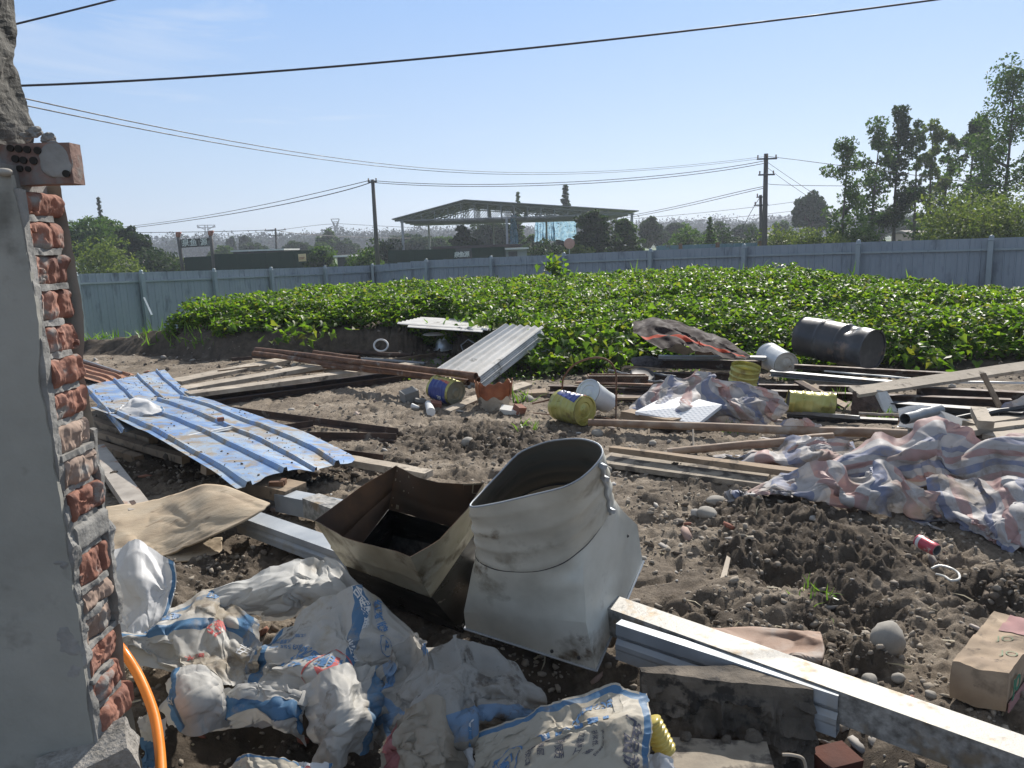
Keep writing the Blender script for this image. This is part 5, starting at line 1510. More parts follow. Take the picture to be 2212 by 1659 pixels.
# wire hoop and thin rods
def hoop(pts, r, label, m=M_rust, name='bent_rod', cat='rod'):
    Q = [np.asarray(p_, float) for p_ in pts]; K = np.arange(len(Q)); out = []
    Q = np.array(Q)
    for t_ in np.linspace(0, len(Q) - 1, 8 * len(Q)):
        i = min(int(t_), len(Q) - 2); f = t_ - i
        p0, p1, p2, p3 = Q[max(i - 1, 0)], Q[i], Q[i + 1], Q[min(i + 2, len(Q) - 1)]
        out.append(.5 * ((2 * p1) + (-p0 + p2) * f + (2 * p0 - 5 * p1 + 4 * p2 - p3) * f * f + (-p0 + 3 * p1 - 3 * p2 + p3) * f ** 3))
    mb = MB(); mb.tube(out, r, 7); return solo(name, mb, m, label, cat, sm=True)
yh = G(1330, 905, 0)[1]
hoop([P(1150, 872, yh + .6), P(1190, 862, yh + .5), P(1212, 845, yh + .4), P(1218, 815, yh + .3), P(1240, 788, yh + .2), P(1275, 774, yh + .1), P(1308, 776, yh), P(1329, 800, yh), P(1331, 850, yh), P(1330, 906, yh)], .009, 'tall rusty hoop of bent rod arching over the white bucket', name='wire_hoop', cat='wire hoop')
hoop([GH(1286, 900, .03), GH(1340, 908, .03), GH(1390, 912, .02)], .006, 'thin rusty rod beside the rounded stone by the yellow pail')
hoop([GH(1152, 892, .02), GH(1180, 895, .03), GH(1215, 898, .02)], .006, 'thin dark rods left of the lying yellow pail')

# ---- steel beams on the right
gB = 'dark steel bars piled on the right'
BE = [((1423, 768, .28), (1655, 770, .28), .10, .035, M_greysteel, 'pale edged glass green strip lying left of the dirty white bucket'),
      ((1380, 777, .20), (1645, 779, .22), .08, .10, M_darkrust, 'dark bar just under the pale edged strip'),
      ((1340, 803, .12), (1585, 806, .14), .08, .10, M_darkrust, 'dark bar behind the dark twisted net'),
      ((1716, 787, .22), (2075, 806, .22), .07, .05, M_darkrust, 'rusty bar running right just below the oil drum'),
      ((1665, 800, .16), (1960, 826, .16), .10, .06, M_greysteel, 'grey bar with sunlit edge below the rusty drum bar'),
      ((1780, 800, .19), (1990, 818, .19), .03, .012, M_white, 'thin white edged strip lying on the grey bar'),
      ((1591, 829, .14), (1860, 834, .14), .06, .06, M_darkrust, 'brown bar right of the upright yellow pail'),
      ((1665, 843, .14), (2185, 862, .16), .08, .07, M_darkrust, 'longest dark bar crossing under the pale plank'),
      ((1925, 868, .12), (2212, 889, .14), .12, .07, M_steel_dark, 'blue grey bar behind the crumpled white plastic'),
      ((1672, 884, .08), (1856, 898, .08), .03, .03, M_greysteel, 'thin bright edged strip behind the tarpaulin peak'),
      ((1700, 895, .05), (1940, 906, .05), .08, .05, M_steel_dark, 'dark low bar right of the thin bright strip'),
      ((1187, 832, .10), (1410, 838, .10), .10, .06, M_darkrust, 'brown beam left of the striped tarpaulin behind the white bucket'),
      ((1245, 824, .14), (1410, 829, .14), .08, .02, M_rust, 'thin rusty strip below the perforated box'),
      ((1187, 848, .06), (1400, 857, .06), .10, .05, M_darkrust, 'dark red beam passing behind the white bucket'),
      ((1302, 858, .10), (1400, 858, .10), .05, .02, M_wood2, 'short flat brown bar crossed by the wire hoop'),
      ((2000, 822, .16), (2280, 826, .18), .03, .02, M_white, 'thin white strip behind the standing stick'),
      ((1980, 835, .2), (2280, 850, .2), .10, .09, M_darkrust, 'deep dark beam behind the standing stick'),
      ((1514, 796, .16), (1584, 803, .16), .03, .02, M_wood2, 'short wooden strip left of the upright yellow pail'),
      ((1348, 790, .18), (1440, 796, .18), .025, .025, M_wood2, 'thin reddish wooden rod above the black wheel')]
for i, (a, b, w_, h, m, lb) in enumerate(BE):
    hbeam('steel_bar' if m in (M_darkrust, M_greysteel, M_steel_dark) else 'strip', a, b, w_, h, m, lb, gB, t_=.01) if h > .04 else pbar('strip', a, b, w_, h, m, lb, 'strip', gB, i)
mb = MB(); a, b = GH(1845, 844, .24), P(2235, 786, 7.5)
mb.bar(a, b, .15, .035, seg=8, chip=.003, twist=R(-18)); solo('plank', mb, M_wood, 'long pale plank rising to the right edge over the dark bars', 'plank')
mb = MB(); mb.bar(P(2124, 806, 6.7), P(2164, 884, 6.5), .04, .025, up=(0, -1, .2), seg=3, chip=.002); solo('stick', mb, M_wood2, 'thin brown stick leaning below the long pale plank', 'stick')
mb = MB(); mb.bar(GH(2113, 879, .18), GH(2130, 909, .16), .11, .07, seg=2, chip=.003); solo('wood_block', mb, M_wood, 'chunky cut wood block at the left end of the board stack', 'block')
gW = 'boards stacked at the right edge'
for i, (a, b, w_, lb) in enumerate([((2092, 912, .10), (2270, 888, .12), .13, 'uppermost pale board at the right edge'), ((2085, 926, .09), (2270, 905, .10), .13, 'second board at the right edge with a dark side'), ((2140, 940, .07), (2270, 925, .07), .14, 'lowest pale board at the right edge touching the tarpaulin')]):
    pbar('board', a, b, w_, .045, M_wood, lb, 'board', gW, i + 20)
ppipe((2060, 905, .08), (2260, 871, .2), .02, M_steel_dark, 'thin black pipe running to the right edge above the boards', None, 8, 'pipe')
ppipe((1955, 905, .14), (2030, 885, .16), .045, M_greysteel, 'stubby square grey tube resting on crumpled white plastic', None, 9, 'tube')
ppipe((1855, 893, .07), (1950, 898, .07), .014, M_wood, 'thin pale rod between dark fibre board and white plastic', None, 10, 'rod')
# perforated box, wheel, pipes, net
t = thing('perforated_box', 'brown perforated metal tray behind the wire hoop', 'tray', GH(1335, 828, 0))
a, b = GH(1272, 813, .20), GH(1401, 813, .20)
mb = MB(); mb.bar(a, b, .012, .10, seg=1); mb.bar(a + [0, .16, 0], b + [0, .16, 0], .012, .10); mb.bar(a + [.006, 0, 0], a + [.006, .16, 0], .012, .10); mb.bar(b - [.006, 0, 0], b + [-.006, .16, 0], .012, .10); build('tray', mb, M_rust, t)
mb = MB(); nh = 34
for i in range(nh):
    for j in range(5):
        c = a + (b - a) * ((i + .5 + .5 * (j % 2)) / (nh + 1)) + np.array([0, -.009, -.012 - .018 * j]); mb.box(c, (.008, .006, .009))
build('perforations', mb, pmat('hole_dark', [(.02, .018, .015), (.03, .025, .02)], rough=1, bump=0), t)
mb = MB(); 
for i in range(44):
    c = a + (b - a) * (i / 43); mb.box(c + [0, 0, .004], (.010, .02, .010))
build('toothed_rim', mb, M_wood, t)
q = GH(1388, 812, .16); mb = MB(); mb.lathe([(0, .02), (.10, .02), (.125, .03), (.14, .015), (.14, -.015), (.125, -.03), (0, -.02)], 28, q, Euler((R(25), R(5), 0)).to_matrix()); solo('wheel', mb, M_steel_dark, 'flat black wheel lying above the perforated tray', 'wheel', angle=40)
ppipe((1398, 805, .17), (1460, 814, .17), .013, M_greysteel, 'upper thin grey pipe right of the black wheel', None, 21, 'pipe')
ppipe((1400, 822, .16), (1455, 826, .16), .012, M_greysteel, 'lower thin grey pipe right of the perforated tray', None, 22, 'pipe')
ppipe((1315, 800, .17), (1372, 811, .17), .010, M_greysteel, 'thin grey rod left of the black wheel', None, 23, 'pipe')
M_net = pmat("dark_net", [(.05, .045, .05), (.16, .15, .15)], scale=22, rough=.95, bump=.8, bdist=.02)
q = GH(1397, 803, .06); mb = stone_mb(.20, 31, flat=.35, rough=.14); m2 = MB(); m2.add(mb.verts() + q + [0, 0, .12], mb.f); solo('tangled_net', m2, M_net, 'dark patterned bundle of net above the black wheel', 'net', sm=True)
# rubbish by the plank foot
M_fib = pmat("dark_fibre", [(.04, .03, .025), (.09, .06, .045), (.14, .10, .08)], scale=14, rough=1, bump=.9, bdist=.02)
slab([GH(1838, 893, .04), GH(1905, 893, .04), GH(1912, 873, .10), GH(1885, 846, .22), GH(1842, 845, .24)], .02, M_fib, 'dark frayed fibre board below the foot of the pale plank', 'fibre_board', 'board')
slab([GH(1912, 890, .05), GH(1940, 888, .05), GH(1916, 845, .22), GH(1895, 842, .24), GH(1882, 855, .18)], .015, M_asb, 'grey torn sheet leaning right of the dark fibre board', 'torn_sheet', 'sheet')
slab([GH(1722, 826, .14), GH(1735, 822, .15), GH(1832, 872, .14), GH(1824, 880, .12)], .02, M_wood2, 'reddish brown slat crossing above the flattened yellow pail', 'slat', 'slat')
slab([GH(1726, 850, .1), GH(1762, 828, .16), GH(1770, 836, .15), GH(1738, 858, .1)], .02, M_wood2, 'greyish slat crossing behind the flattened yellow pail', 'slat', 'slat')
mb = MB(); mb.bar(GH(1723, 822, .2), GH(1765, 845, .2), .07, .02); solo('slat', mb, M_fib, 'dark short slat end above the flattened yellow pail', 'slat')

# long poles and planks in the right middle
def rpole(a, b, r0, r1, m, label):
    p0, p1 = GH(*a), GH(*b); mb = MB(); rs = random.Random(3)
    pts = [p0 + (p1 - p0) * f + np.array([0, 0, rs.uniform(-.004, .004)]) for f in np.linspace(0, 1, 9)]
    mb.tube(pts, r0, 16, r1=r1); return solo('round_pole', mb, m, label, 'pole', 'long round poles across the tarpaulin', angle=40)
M_polew = pmat("rusty_pole", [(.16, .10, .07), (.27, .18, .12), (.36, .28, .21)], scale=5, rough=.7, bump=.25, stretch=(1, 1, 1), stain=((.38, .34, .29), 4, .58, .12))
rpole((1272, 912, .09), (1960, 938, .12), .031, .038, M_polew, 'long brown round pole from the yellow pail to the red tarpaulin fold')
rpole((1442, 976, .05), (1800, 944, .14), .028, .035, M_polew, 'second brown round pole slanting up behind the planks')
mb = MB(); mb.tube([GH(1497, 928, .10), GH(1498, 966, .0)], .008, 6); solo('stick', mb, M_wood, 'short thin stick standing under the long brown pole', 'stick')
pbar('plank', (1320, 964, .13), (1745, 1018, .12), .09, .04, M_wood2, 'brown tapered plank lying on the wide muddy board', 'plank', None, 31, ends=(.6, 1.1))
M_mudboard = pmat("muddy_board", [(.20, .165, .125), (.30, .26, .205), (.38, .33, .27)], scale=5, rough=.9, bump=.6, stain=((.10, .085, .07), 8, .52, .08))
slab([PF(1305, 985, .06), PF(1312, 1001, .05), PF(1480, 1024, .06), PF(1652, 1046, .06), PF(1665, 1018, .07), PF(1500, 984, .07), PF(1345, 966, .07)], .035, M_mudboard, 'wide mud splashed board below the brown tapered plank', 'wide_board', 'board')
mb = MB(); mb.bar(GH(1340, 868, .1), GH(1440, 905, .12), .13, .06, seg=5, chip=.006); 
mb = MB(); mb.bar(GH(1352, 886, .12), GH(1462, 905, .10), .14, .07, seg=5, chip=.006); solo('log', mb, M_wood2, 'rough split log below the white foam board', 'log')

# ------------------------------------------------------------------ blue sheets
def ribbed(A, B, C, D_, ribs, hgt, m, name, label, bend=0.0, nv=26, group=None, wave=.01, seed=1, ragged=.03, wr=.025):
    """A-B runs across the ribs, A-D along them"""
    A, B, C, D_ = [np.asarray(q, float) for q in (A, B, C, D_)]
    nrm = np.cross(B - A, D_ - A); nrm /= np.linalg.norm(nrm)
    if nrm[2] < 0: nrm = -nrm
    W_ = np.linalg.norm(B - A); fs = [0.0]; hs = [0.0]
    for r_ in ribs:
        wr_ = wr / W_
        for o_, h_ in ((-1.0, 0), (-.55, 1), (.55, 1), (1.0, 0)): fs.append(r_ + o_ * wr_); hs.append(h_ * hgt)
    fs.append(1.0); hs.append(0.0)
    F2, H2 = [], []
    for i in range(len(fs) - 1):
        k = 4 if fs[i + 1] - fs[i] > .08 else 1
        for j in range(k): F2.append(fs[i] + (fs[i + 1] - fs[i]) * j / k); H2.append(hs[i] + (hs[i + 1] - hs[i]) * j / k)
    F2.append(1.0); H2.append(0.0); F2 = np.array(F2); H2 = np.array(H2)
    gg = np.linspace(0, 1, nv); FF_, GG = np.meshgrid(F2, gg, indexing='ij')
    HHh = np.repeat(H2[:, None], nv, 1)
    rag = (vnoise(F2 * 9, F2 * 0 + seed, 0, seed) - .5) * ragged
    G2 = GG.copy(); G2[:, -1] += rag; G2[:, 0] += (vnoise(F2 * 9, F2 * 0 + seed, 0, seed + 3) - .5) * ragged * .6
    Q = ((A * (1 - FF_[..., None]) + B * FF_[..., None]) * (1 - G2[..., None]) + (D_ * (1 - FF_[..., None]) + C * FF_[..., None]) * G2[..., None])
    nz = (fbm(FF_ * 3 + seed, GG * 4, 0, 3, seed) - .5) * wave * 2 + bend * 4 * GG * (1 - GG)
    edge_c = np.where(GG > .9, (GG - .9) * -.3, 0) * (vnoise(FF_ * 7, FF_ * 0, 0, seed + 9))
    Q = Q + nrm * (HHh + nz + edge_c)[..., None]
    mb = MB(); mb.grid(Q); Qb = Q - nrm * .0025; mb.grid(Qb, flip=True)
    for e_ in (0, -1): mb.grid(np.stack([Q[e_], Qb[e_]])); mb.grid(np.stack([Q[:, e_], Qb[:, e_]]))
    o = tag(build(name, mb, m, angle=35), label, 'metal sheet', group)
    bm = bmesh.new(); bm.from_mesh(o.data); bmesh.ops.recalc_face_normals(bm, faces=bm.faces); bm.to_mesh(o.data); bm.free(); smooth(o.data); o.data.set_sharp_from_angle(angle=R(32))
    return o
gU = 'blue ribbed roofing sheets left of centre'
ribbed(PF(175, 836, .34), PF(356, 800, .20), PF(436, 870, .16), PF(262, 930, .30), (.03, .34, .62, .88), .028, M_blue, 'roofing_sheet', 'upper dusty blue ribbed sheet with its far end by the brick wall', wave=.02, seed=2, group=gU)
ribbed(PF(196, 878, .32), PF(432, 856, .18), PF(775, 985, .17), PF(512, 1046, .30), (.07, .34, .58, .80), .028, M_blue, 'roofing_sheet', 'lower large dusty blue ribbed sheet with ragged near end', bend=.025, wave=.022, seed=5, group=gU, nv=34)
mb = MB(); a, b = PF(406, 940, .31), PF(500, 921, .29); mb.bar(a, b, .022, .02); mb.bar(a - [0, .03, .012], b - [0, .03, .012], .03, .004); solo('metal_rail', mb, M_white, 'short pale metal rail lying across the ribs of the lower blue sheet', 'rail')
ribbed(PF(150, 808, .10), PF(172, 776, .10), PF(290, 808, .08), PF(215, 826, .08), (.15, .38, .61, .85), .03, pmat("rust_red_sheet", [(.22, .10, .06), (.34, .17, .10), (.40, .24, .16)], scale=4, rough=.8, bump=.2), 'rusty_sheet', 'rust red ribbed sheet behind the top of the upper blue sheet', seed=8, wr=.035)
mb = MB(); mb.bar(PF(165, 772, .16), PF(262, 803, .12), .03, .03); solo('steel_bar', mb, M_greysteel, 'thin blue grey bar along the back of the rust red sheet', 'bar')
gQ = 'timbers under the left edge of the blue sheets'
for i, (a, b, w_) in enumerate([((190, 900, .12), (330, 945, .12), .08), ((195, 925, .10), (400, 985, .1), .07), ((195, 948, .06), (300, 985, .06), .08)]):
    p0, p1 = PF(*a), PF(*b); mb = MB(); mb.bar(p0, p1, w_, .06, seg=4, chip=.003); solo('timber', mb, M_wood2, ['upper brown timber under the left edge of the blue sheet', 'middle brown timber under the left edge of the blue sheet', 'lowest round edged timber near the brick wall below the blue sheet'][i], 'timber', gQ)
# low supports so that the sheets rest on something
mb = MB(); mb.bar(PF(440, 1000, .24), PF(700, 960, .16), .09, .08, seg=3, chip=.003); solo('timber', mb, M_wood2, 'dark cross timber hidden in the shade under the lower blue sheet', 'timber', gQ)

# ================================================================== foreground
# ---- broken brick wall on the left
XW = -1.200; YF, YB = 1.95, 2.14
wall = thing('brick_wall', 'broken end of a plastered hollow brick wall, torn bricks showing', 'wall', (XW - .5, 2.05, -.1))
M_plaster = pmat("cement_plaster", [(.20, .195, .17), (.29, .285, .25), (.36, .35, .31)], scale=1.6, rough=.95, bump=.6, bdist=.012, bscale=9, detail=12, stain=((.14, .135, .115), 3, .56, .12), stain2=((.28, .27, .24), 1.1, .60, .12))
M_mortar = pmat("rough_mortar", [(.15, .145, .135), (.24, .235, .22), (.32, .31, .29)], scale=9, rough=1, bump=.7, bdist=.012, bscale=24)
M_hbrick = pmat("hollow_brick", [(.13, .06, .045), (.27, .12, .08), (.38, .21, .16)], scale=9, rough=.95, bump=.7, bdist=.008, stain=((.27, .255, .235), 10, .56, .08))
M_pbrick = pmat("pale_brick", [(.22, .15, .115), (.32, .235, .185), (.38, .31, .26)], scale=7, rough=.95, bump=.5, bdist=.006, stain=((.27, .255, .235), 8, .56, .08))
def lumpy(x0, x1, y0, y1, z0, z1, amp, sx=12, m_=None, n=(6, 8, 40), seed=0, skip_back=False):
    """subdivided box with noisy faces"""
    bm = bmesh.new(); bmesh.ops.create_cube(bm, size=1)
    mx = max(x1 - x0, y1 - y0, z1 - z0)
    V = []
    bm.free()
    mb = MB()
    def face(o, a, b, na_, nb_):
        A = np.linspace(0, 1, na_)[:, None, None]; B = np.linspace(0, 1, nb_)[None, :, None]
        Q = np.array(o) + A * np.array(a) + B * np.array(b); return Q
    dx, dy, dz = x1 - x0, y1 - y0, z1 - z0
    nx, ny, nz = n
    fs = [face((x0, y0, z0), (dx, 0, 0), (0, 0, dz), nx, nz), face((x1, y0, z0), (0, dy, 0), (0, 0, dz), ny, nz), face((x1, y1, z0), (-dx, 0, 0), (0, 0, dz), nx, nz),
          face((x0, y0, z1), (dx, 0, 0), (0, dy, 0), nx, ny), face((x0, y1, z0), (dx, 0, 0), (0, -dy, 0), nx, ny), face((x0, y1, z0), (0, -dy, 0), (0, 0, dz), ny, nz)]
    for Q in fs:
        c = np.array([(x0 + x1) / 2, (y0 + y1) / 2, (z0 + z1) / 2])
        nn_ = fbm(Q[..., 0] * sx + 3, Q[..., 1] * sx, Q[..., 2] * sx, 4, seed) - .5
        n2 = fbm(Q[..., 0] * sx * .4 + 9, Q[..., 1] * sx * .4, Q[..., 2] * sx * .4, 2, seed + 5) - .5
        d = Q - c; d[..., 2] *= .15 if dz > 3 * dy else 1
        d /= np.linalg.norm(d, axis=-1, keepdims=True) + 1e-9
        Q += d * ((nn_ * 1.4 + n2) * amp)[..., None]
        mb.grid(Q)
    return mb
build('core', lumpy(-4.2, XW - .035, YF + .006, YB, -.3, 1.865, .004, n=(4, 6, 30)), M_mortar, wall)
# plaster skin on the near face, ragged at the broken end
nz_ = 200; zz = np.linspace(-.3, 1.835, nz_)
ed_ = XW + .004 + (fbm(zz * 6, zz * 0, 0, 4, 71) - .5) * .03 + np.where(zz < .2, -.0, 0)
Pn = np.zeros((30, nz_, 3))
for i in range(30):
    f = (i / 29) ** .35
    xx_ = -4.2 + (ed_ + 4.2) * f
    Pn[i, :, 0] = xx_; Pn[i, :, 2] = zz; Pn[i, :, 1] = YF - .008 + (fbm(xx_ * 2, zz * 2, 0, 3, 14) - .5) * .012
Pk = Pn.copy(); Pk[..., 1] += .014
mb = MB(); mb.grid(Pn); mb.grid(Pk, flip=True); mb.grid(np.stack([Pn[-1], Pk[-1]])); mb.grid(np.stack([Pn[:, -1], Pk[:, -1]]))
build('plaster', mb, M_plaster, wall, sm=True)
Pn2 = Pn.copy(); Pn2[..., 1] = YB + .012; mb = MB(); mb.grid(Pn2, flip=True); build('plaster', mb, M_plaster, wall, sm=True)
mb = MB()
build('mortar_edge', lumpy(XW - .08, XW - .030, YF + .000, YB - .02, -.3, 1.80, .012, sx=22, n=(6, 12, 220), seed=4), M_mortar, wall)
build('mortar_edge', lumpy(XW - .05, XW + .010, YF - .004, YF + .022, -.3, 1.80, .030, sx=22, n=(6, 6, 260), seed=14), M_mortar, wall)
# torn bricks, one per course
courses = [P(100, v, YF)[2] for v in (402, 470, 545, 625, 705, 778, 853, 926, 998, 1072, 1143, 1212, 1290, 1348, 1418, 1486, 1548, 1610)]
rs = np.random.RandomState(8)
stick = [.0, .005, .0, .0, .005, .01, .0, .005, .015, .02, .02, .01, .01, .0, .005, .01, .02]
pale = {7, 8, 12, 13}
for i in range(len(courses) - 1):
    zt, zb_ = courses[i] - .006, courses[i + 1] + .008
    ny, nz = 44, 26
    Y = np.linspace(YF + .022, YB - .012 + rs.uniform(-.02, .012), ny); Z = np.linspace(zb_, zt, nz)
    YY_, ZZ_ = np.meshgrid(Y, Z, indexing='ij')
    nf = rs.choice([2, 3, 4]); ph = rs.uniform(0, 1)
    fl = np.abs(np.sin((YY_ - YF) / .115 * math.pi * nf / 2 + ph * 3))
    tear = fbm(YY_ * 30, ZZ_ * 12 + i * 7, 0, 4, 90 + i) - .5
    n2 = fbm(YY_ * 12, ZZ_ * 22 + i * 5, 0, 3, 190 + i) - .5
    rdg = fbm(YY_ * 26, ZZ_ * 9 + i * 3, 0, 4, 290 + i, ridged=True) - .6
    X_ = XW + stick[i] + .004 - .017 * (1 - fl ** .45) * (n2 > -.16) + tear * .022 + n2 * .026 + rdg * .016
    taper_ = -.012 * (np.abs((ZZ_ - (zt + zb_) / 2) / ((zt - zb_) / 2)) ** 6)
    X_ = X_ + taper_
    if i in (10,): X_ = X_ * 0 + XW + .02 + (n2 + tear) * .006 + taper_
    Q = np.stack([X_, YY_, ZZ_], -1)
    mb = MB(); mb.grid(Q)
    for sl in (Q[0], Q[-1], Q[:, 0], Q[:, -1]):
        bk = sl.copy(); bk[:, 0] = XW - .06; mb.grid(np.stack([sl, bk])) 
    build('torn_brick', mb, M_mortar if i in (10,) else (M_pbrick if i in pale else M_hbrick), wall, angle=34)
    # squeezed mortar between courses
    build('mortar_bed', lumpy(XW - .03, XW + rs.uniform(-.006, .012) + stick[i] * .6, YF + .012, YB - .015 - rs.uniform(0, .05), zb_ - .013, zb_ + .003, .018, sx=38, n=(4, 34, 6), seed=300 + i), M_mortar, wall, sm=True)
# far ragged render skin hanging behind the bricks
build('rear_render', lumpy(XW - .03, XW + .012, YB - .012, YB + .008, .55, 1.15, .04, sx=14, n=(5, 5, 90), seed=61), M_mortar, wall)
# protruding capping brick with holes
q0, q1 = P(10, 402, 2.03), P(152, 308, 2.03)
mb = lumpy(q0[0], q1[0], 2.025, 2.075, q0[2], q1[2], .006, n=(14, 10, 12), seed=33); cb = build('capping_brick', mb, pmat('weathered_brick', [(.14, .09, .075), (.24, .15, .12), (.30, .21, .18)], scale=14, rough=1, bump=.6, stain=((.22, .20, .185), 12, .52, .1)), wall)
sm_ = stone_mb(1, 39, flat=.85, rough=.14); V = sm_.verts() * [.042, .006, .052] + P(116, 346, 2.026); m2 = MB(); m2.add(V, sm_.f); build('mortar_smear', m2, M_mortar, cb, sm=True)
mb = MB()
for (cu, cv, rr) in [(22, 320, .0085), (40, 321, .009), (59, 323, .009), (82, 325, .009), (33, 343, .009), (51, 346, .009), (73, 347, .0095), (43, 364, .008), (61, 365, .007), (145, 375, .009)]:
    q = P(cu * .98, cv, 2.0205); mb.tube([q + [0, -.0015, 0], q + [0, .004, 0]], rr, 14)
build('brick_holes', mb, pmat('hole_dark', [(.02, .018, .015), (.03, .025, .02)], rough=1, bump=0), cb)
a = P(45, 40, 1.95)
build('upper_render', lumpy(-4.2, P(52, 180, 2.14)[0], YF - .01, YB, P(20, 300, 1.95)[2], 2.75, .045, sx=14, n=(60, 10, 90), seed=55), pmat('dark_mortar', [(.06, .057, .05), (.11, .105, .092), (.16, .15, .135)], scale=9, rough=1, bump=.9, bdist=.02), wall)
for i, (uu, vv, r_) in enumerate([(75, 278, .018), (104, 290, .016), (57, 290, .014)]):
    mb = stone_mb(r_, 40 + i, flat=.7, rough=.34); m2 = MB(); m2.add(mb.verts() + P(uu, vv + 8, 2.05), mb.f); build('mortar_lump', m2, M_mortar, wall)
q = P(8, 372, 1.93); mb = stone_mb(.02, 47, flat=.5, rough=.03); m2 = MB(); m2.add(mb.verts() + q, mb.f); build('pebble', m2, M_stone, wall, sm=True)

# ---- orange hose, concrete block, knotted rope
M_hose = pmat("orange_hose", [(.75, .20, .02), (.88, .28, .04)], scale=4, rough=.32, bump=.05, stain=((.35, .22, .12), 9, .60, .1))
hoop([P(235, 1375, 2.5), P(262, 1402, 2.42), P(300, 1462, 2.36), P(330, 1535, 2.28), P(343, 1600, 2.2), P(349, 1680, 2.1), P(352, 1800, 1.95)], .0165, 'orange plastic hose curving down from the brick wall', M_hose, 'plastic_hose', 'hose')
q = P(205, 1625, 2.0)
mb = lumpy(-.12, .12, -.06, .06, -.05, .045, .012, sx=16, n=(26, 16, 12), seed=77); V = mb.verts() @ np.array(Euler((R(14), R(-16), R(22))).to_matrix()).T; m2 = MB(); m2.add(V + P(190, 1650, 1.93), mb.f)
solo('concrete_block', m2, pmat("gravel_concrete", [(.18, .17, .15), (.30, .28, .25), (.38, .36, .33)], scale=26, rough=1, bump=1, bdist=.015, bscale=60), 'rough broken concrete block at the foot of the brick wall', 'concrete block')
mb = stone_mb(.05, 52, flat=.8, rough=.1); m2 = MB(); m2.add(mb.verts() + P(255, 1690, 2.02), mb.f)
solo('mop_head', m2, pmat("grey_yarn", [(.06, .06, .07), (.38, .38, .38)], scale=40, rough=1, bump=1, stretch=(1, 6, .4)), 'grey striped woven rag under the broken concrete block', 'rag', sm=True)

# ---- square duct hopper (brass coloured) --------------------------------
def ring_from(pts, n_per):
    """closed polyline of 3D points -> list with n_per samples per side"""
    out = []
    for i in range(len(pts)):
        a, b = np.asarray(pts[i]), np.asarray(pts[(i + 1) % len(pts)])
        for k in range(n_per): out.append(a + (b - a) * k / n_per)
    return np.array(out)
def seg_curve(pts, n_):
    Q = np.array([np.asarray(p_, float) for p_ in pts]); d = np.r_[0, np.cumsum(np.linalg.norm(np.diff(Q, axis=0), axis=1))]; d /= d[-1]
    t_ = np.linspace(0, 1, n_ + 1)[:-1]
    # smooth (catmull-like) by interpolating then averaging
    return np.array([np.interp(t_, d, Q[:, j]) for j in range(3)]).T
def loft(rings, closed=True):
    A = np.array(rings)
    if closed: A = np.concatenate([A, A[:, :1]], 1)
    return A
def shell(A, th_, inward_c, rows_n=1):
    """double sided thin shell with rim; A: (rings, n, 3)"""
    mb = MB(); mb.grid(A, flip=False)
    c = A.mean(1, keepdims=True); d = c - A; d /= np.linalg.norm(d, axis=-1, keepdims=True) + 1e-9
    B = A + d * th_; mb.grid(B, flip=True); mb.grid(np.stack([A[0], B[0]])); mb.grid(np.stack([A[-1], B[-1]], 0), flip=True)
    return mb
M_brass = pmat("heat_stained_steel", [(.20, .18, .12), (.36, .33, .25), (.50, .48, .40)], scale=2.6, rough=.42, metal=.5, bump=.2, bscale=6, bdist=.01, stain=((.10, .075, .04), 5, .55, .12), stain2=((.25, .14, .06), 7, .60, .10))
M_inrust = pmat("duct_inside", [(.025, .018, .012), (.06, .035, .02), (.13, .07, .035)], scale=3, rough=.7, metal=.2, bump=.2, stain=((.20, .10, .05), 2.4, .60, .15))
M_blackduct = pmat("black_duct", [(.012, .012, .012), (.03, .03, .028)], scale=4, rough=.35, metal=.5, bump=.1, stain=((.16, .15, .13), 7, .64, .04), stretch=(1, 1, 3))
hL, hF, hR, hB = G(679, 1124, .46), G(886, 1204, .47), G(1046, 1043, .66), G(855, 1006, .64)
hLF = seg_curve([hL, G(740, 1160, .45), G(815, 1182, .45), hF], 14)
hFR = seg_curve([hF, G(950, 1166, .52), G(1012, 1098, .60), hR], 14)
hRB = seg_curve([hR, G(1000, 1046, .66), G(950, 1042, .65), G(900, 1030, .645), hB], 14)
hBL = seg_curve([hB, G(780, 1050, .56), hL], 14)
r1_ = np.concatenate([hLF, hFR, hRB, hBL])
l2, f2, r2 = G(744, 1222, .25), G(932, 1290, .235), G(1026, 1152, .42)
b2 = l2 + r2 - f2
r2_ = ring_from([l2, f2, r2, b2], 14)
l3, f3, r3 = G(775, 1285, .0), G(1000, 1368, -.02), G(1060, 1240, .06); b3 = l3 + r3 - f3
r3_ = ring_from([l3, f3, r3, b3], 14)
hop = thing('duct_hopper', 'square heat stained metal duct hopper tipped open beside the round elbow duct', 'duct', (r3_.mean(0)))
def mix_rings(a, b, ts, bump=None):
    return [a + (b - a) * t_ for t_ in ts]
cc = r1_.mean(0)
rr_ = mix_rings(r1_, r2_, [0, .2, .4, .55, .6, .66, .8, 1.0])
out_ = []
for k, rg_ in enumerate(rr_):
    c = rg_.mean(0); s_ = 1 + {4: .018}.get(k, 0); out_.append(c + (rg_ - c) * s_)
A = loft(out_)
A = A + ((fbm(A[..., 0] * 6, A[..., 1] * 6, A[..., 2] * 6, 3, 5) - .5) * .012)[..., None]
mb = MB(); mb.grid(A); build('flared_rim', mb, M_brass, hop, angle=40)
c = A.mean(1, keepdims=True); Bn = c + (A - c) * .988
mb = MB(); mb.grid(Bn, flip=True); mb.grid(np.stack([A[0], Bn[0]])); build('inner_lining', mb, M_inrust, hop, angle=40)
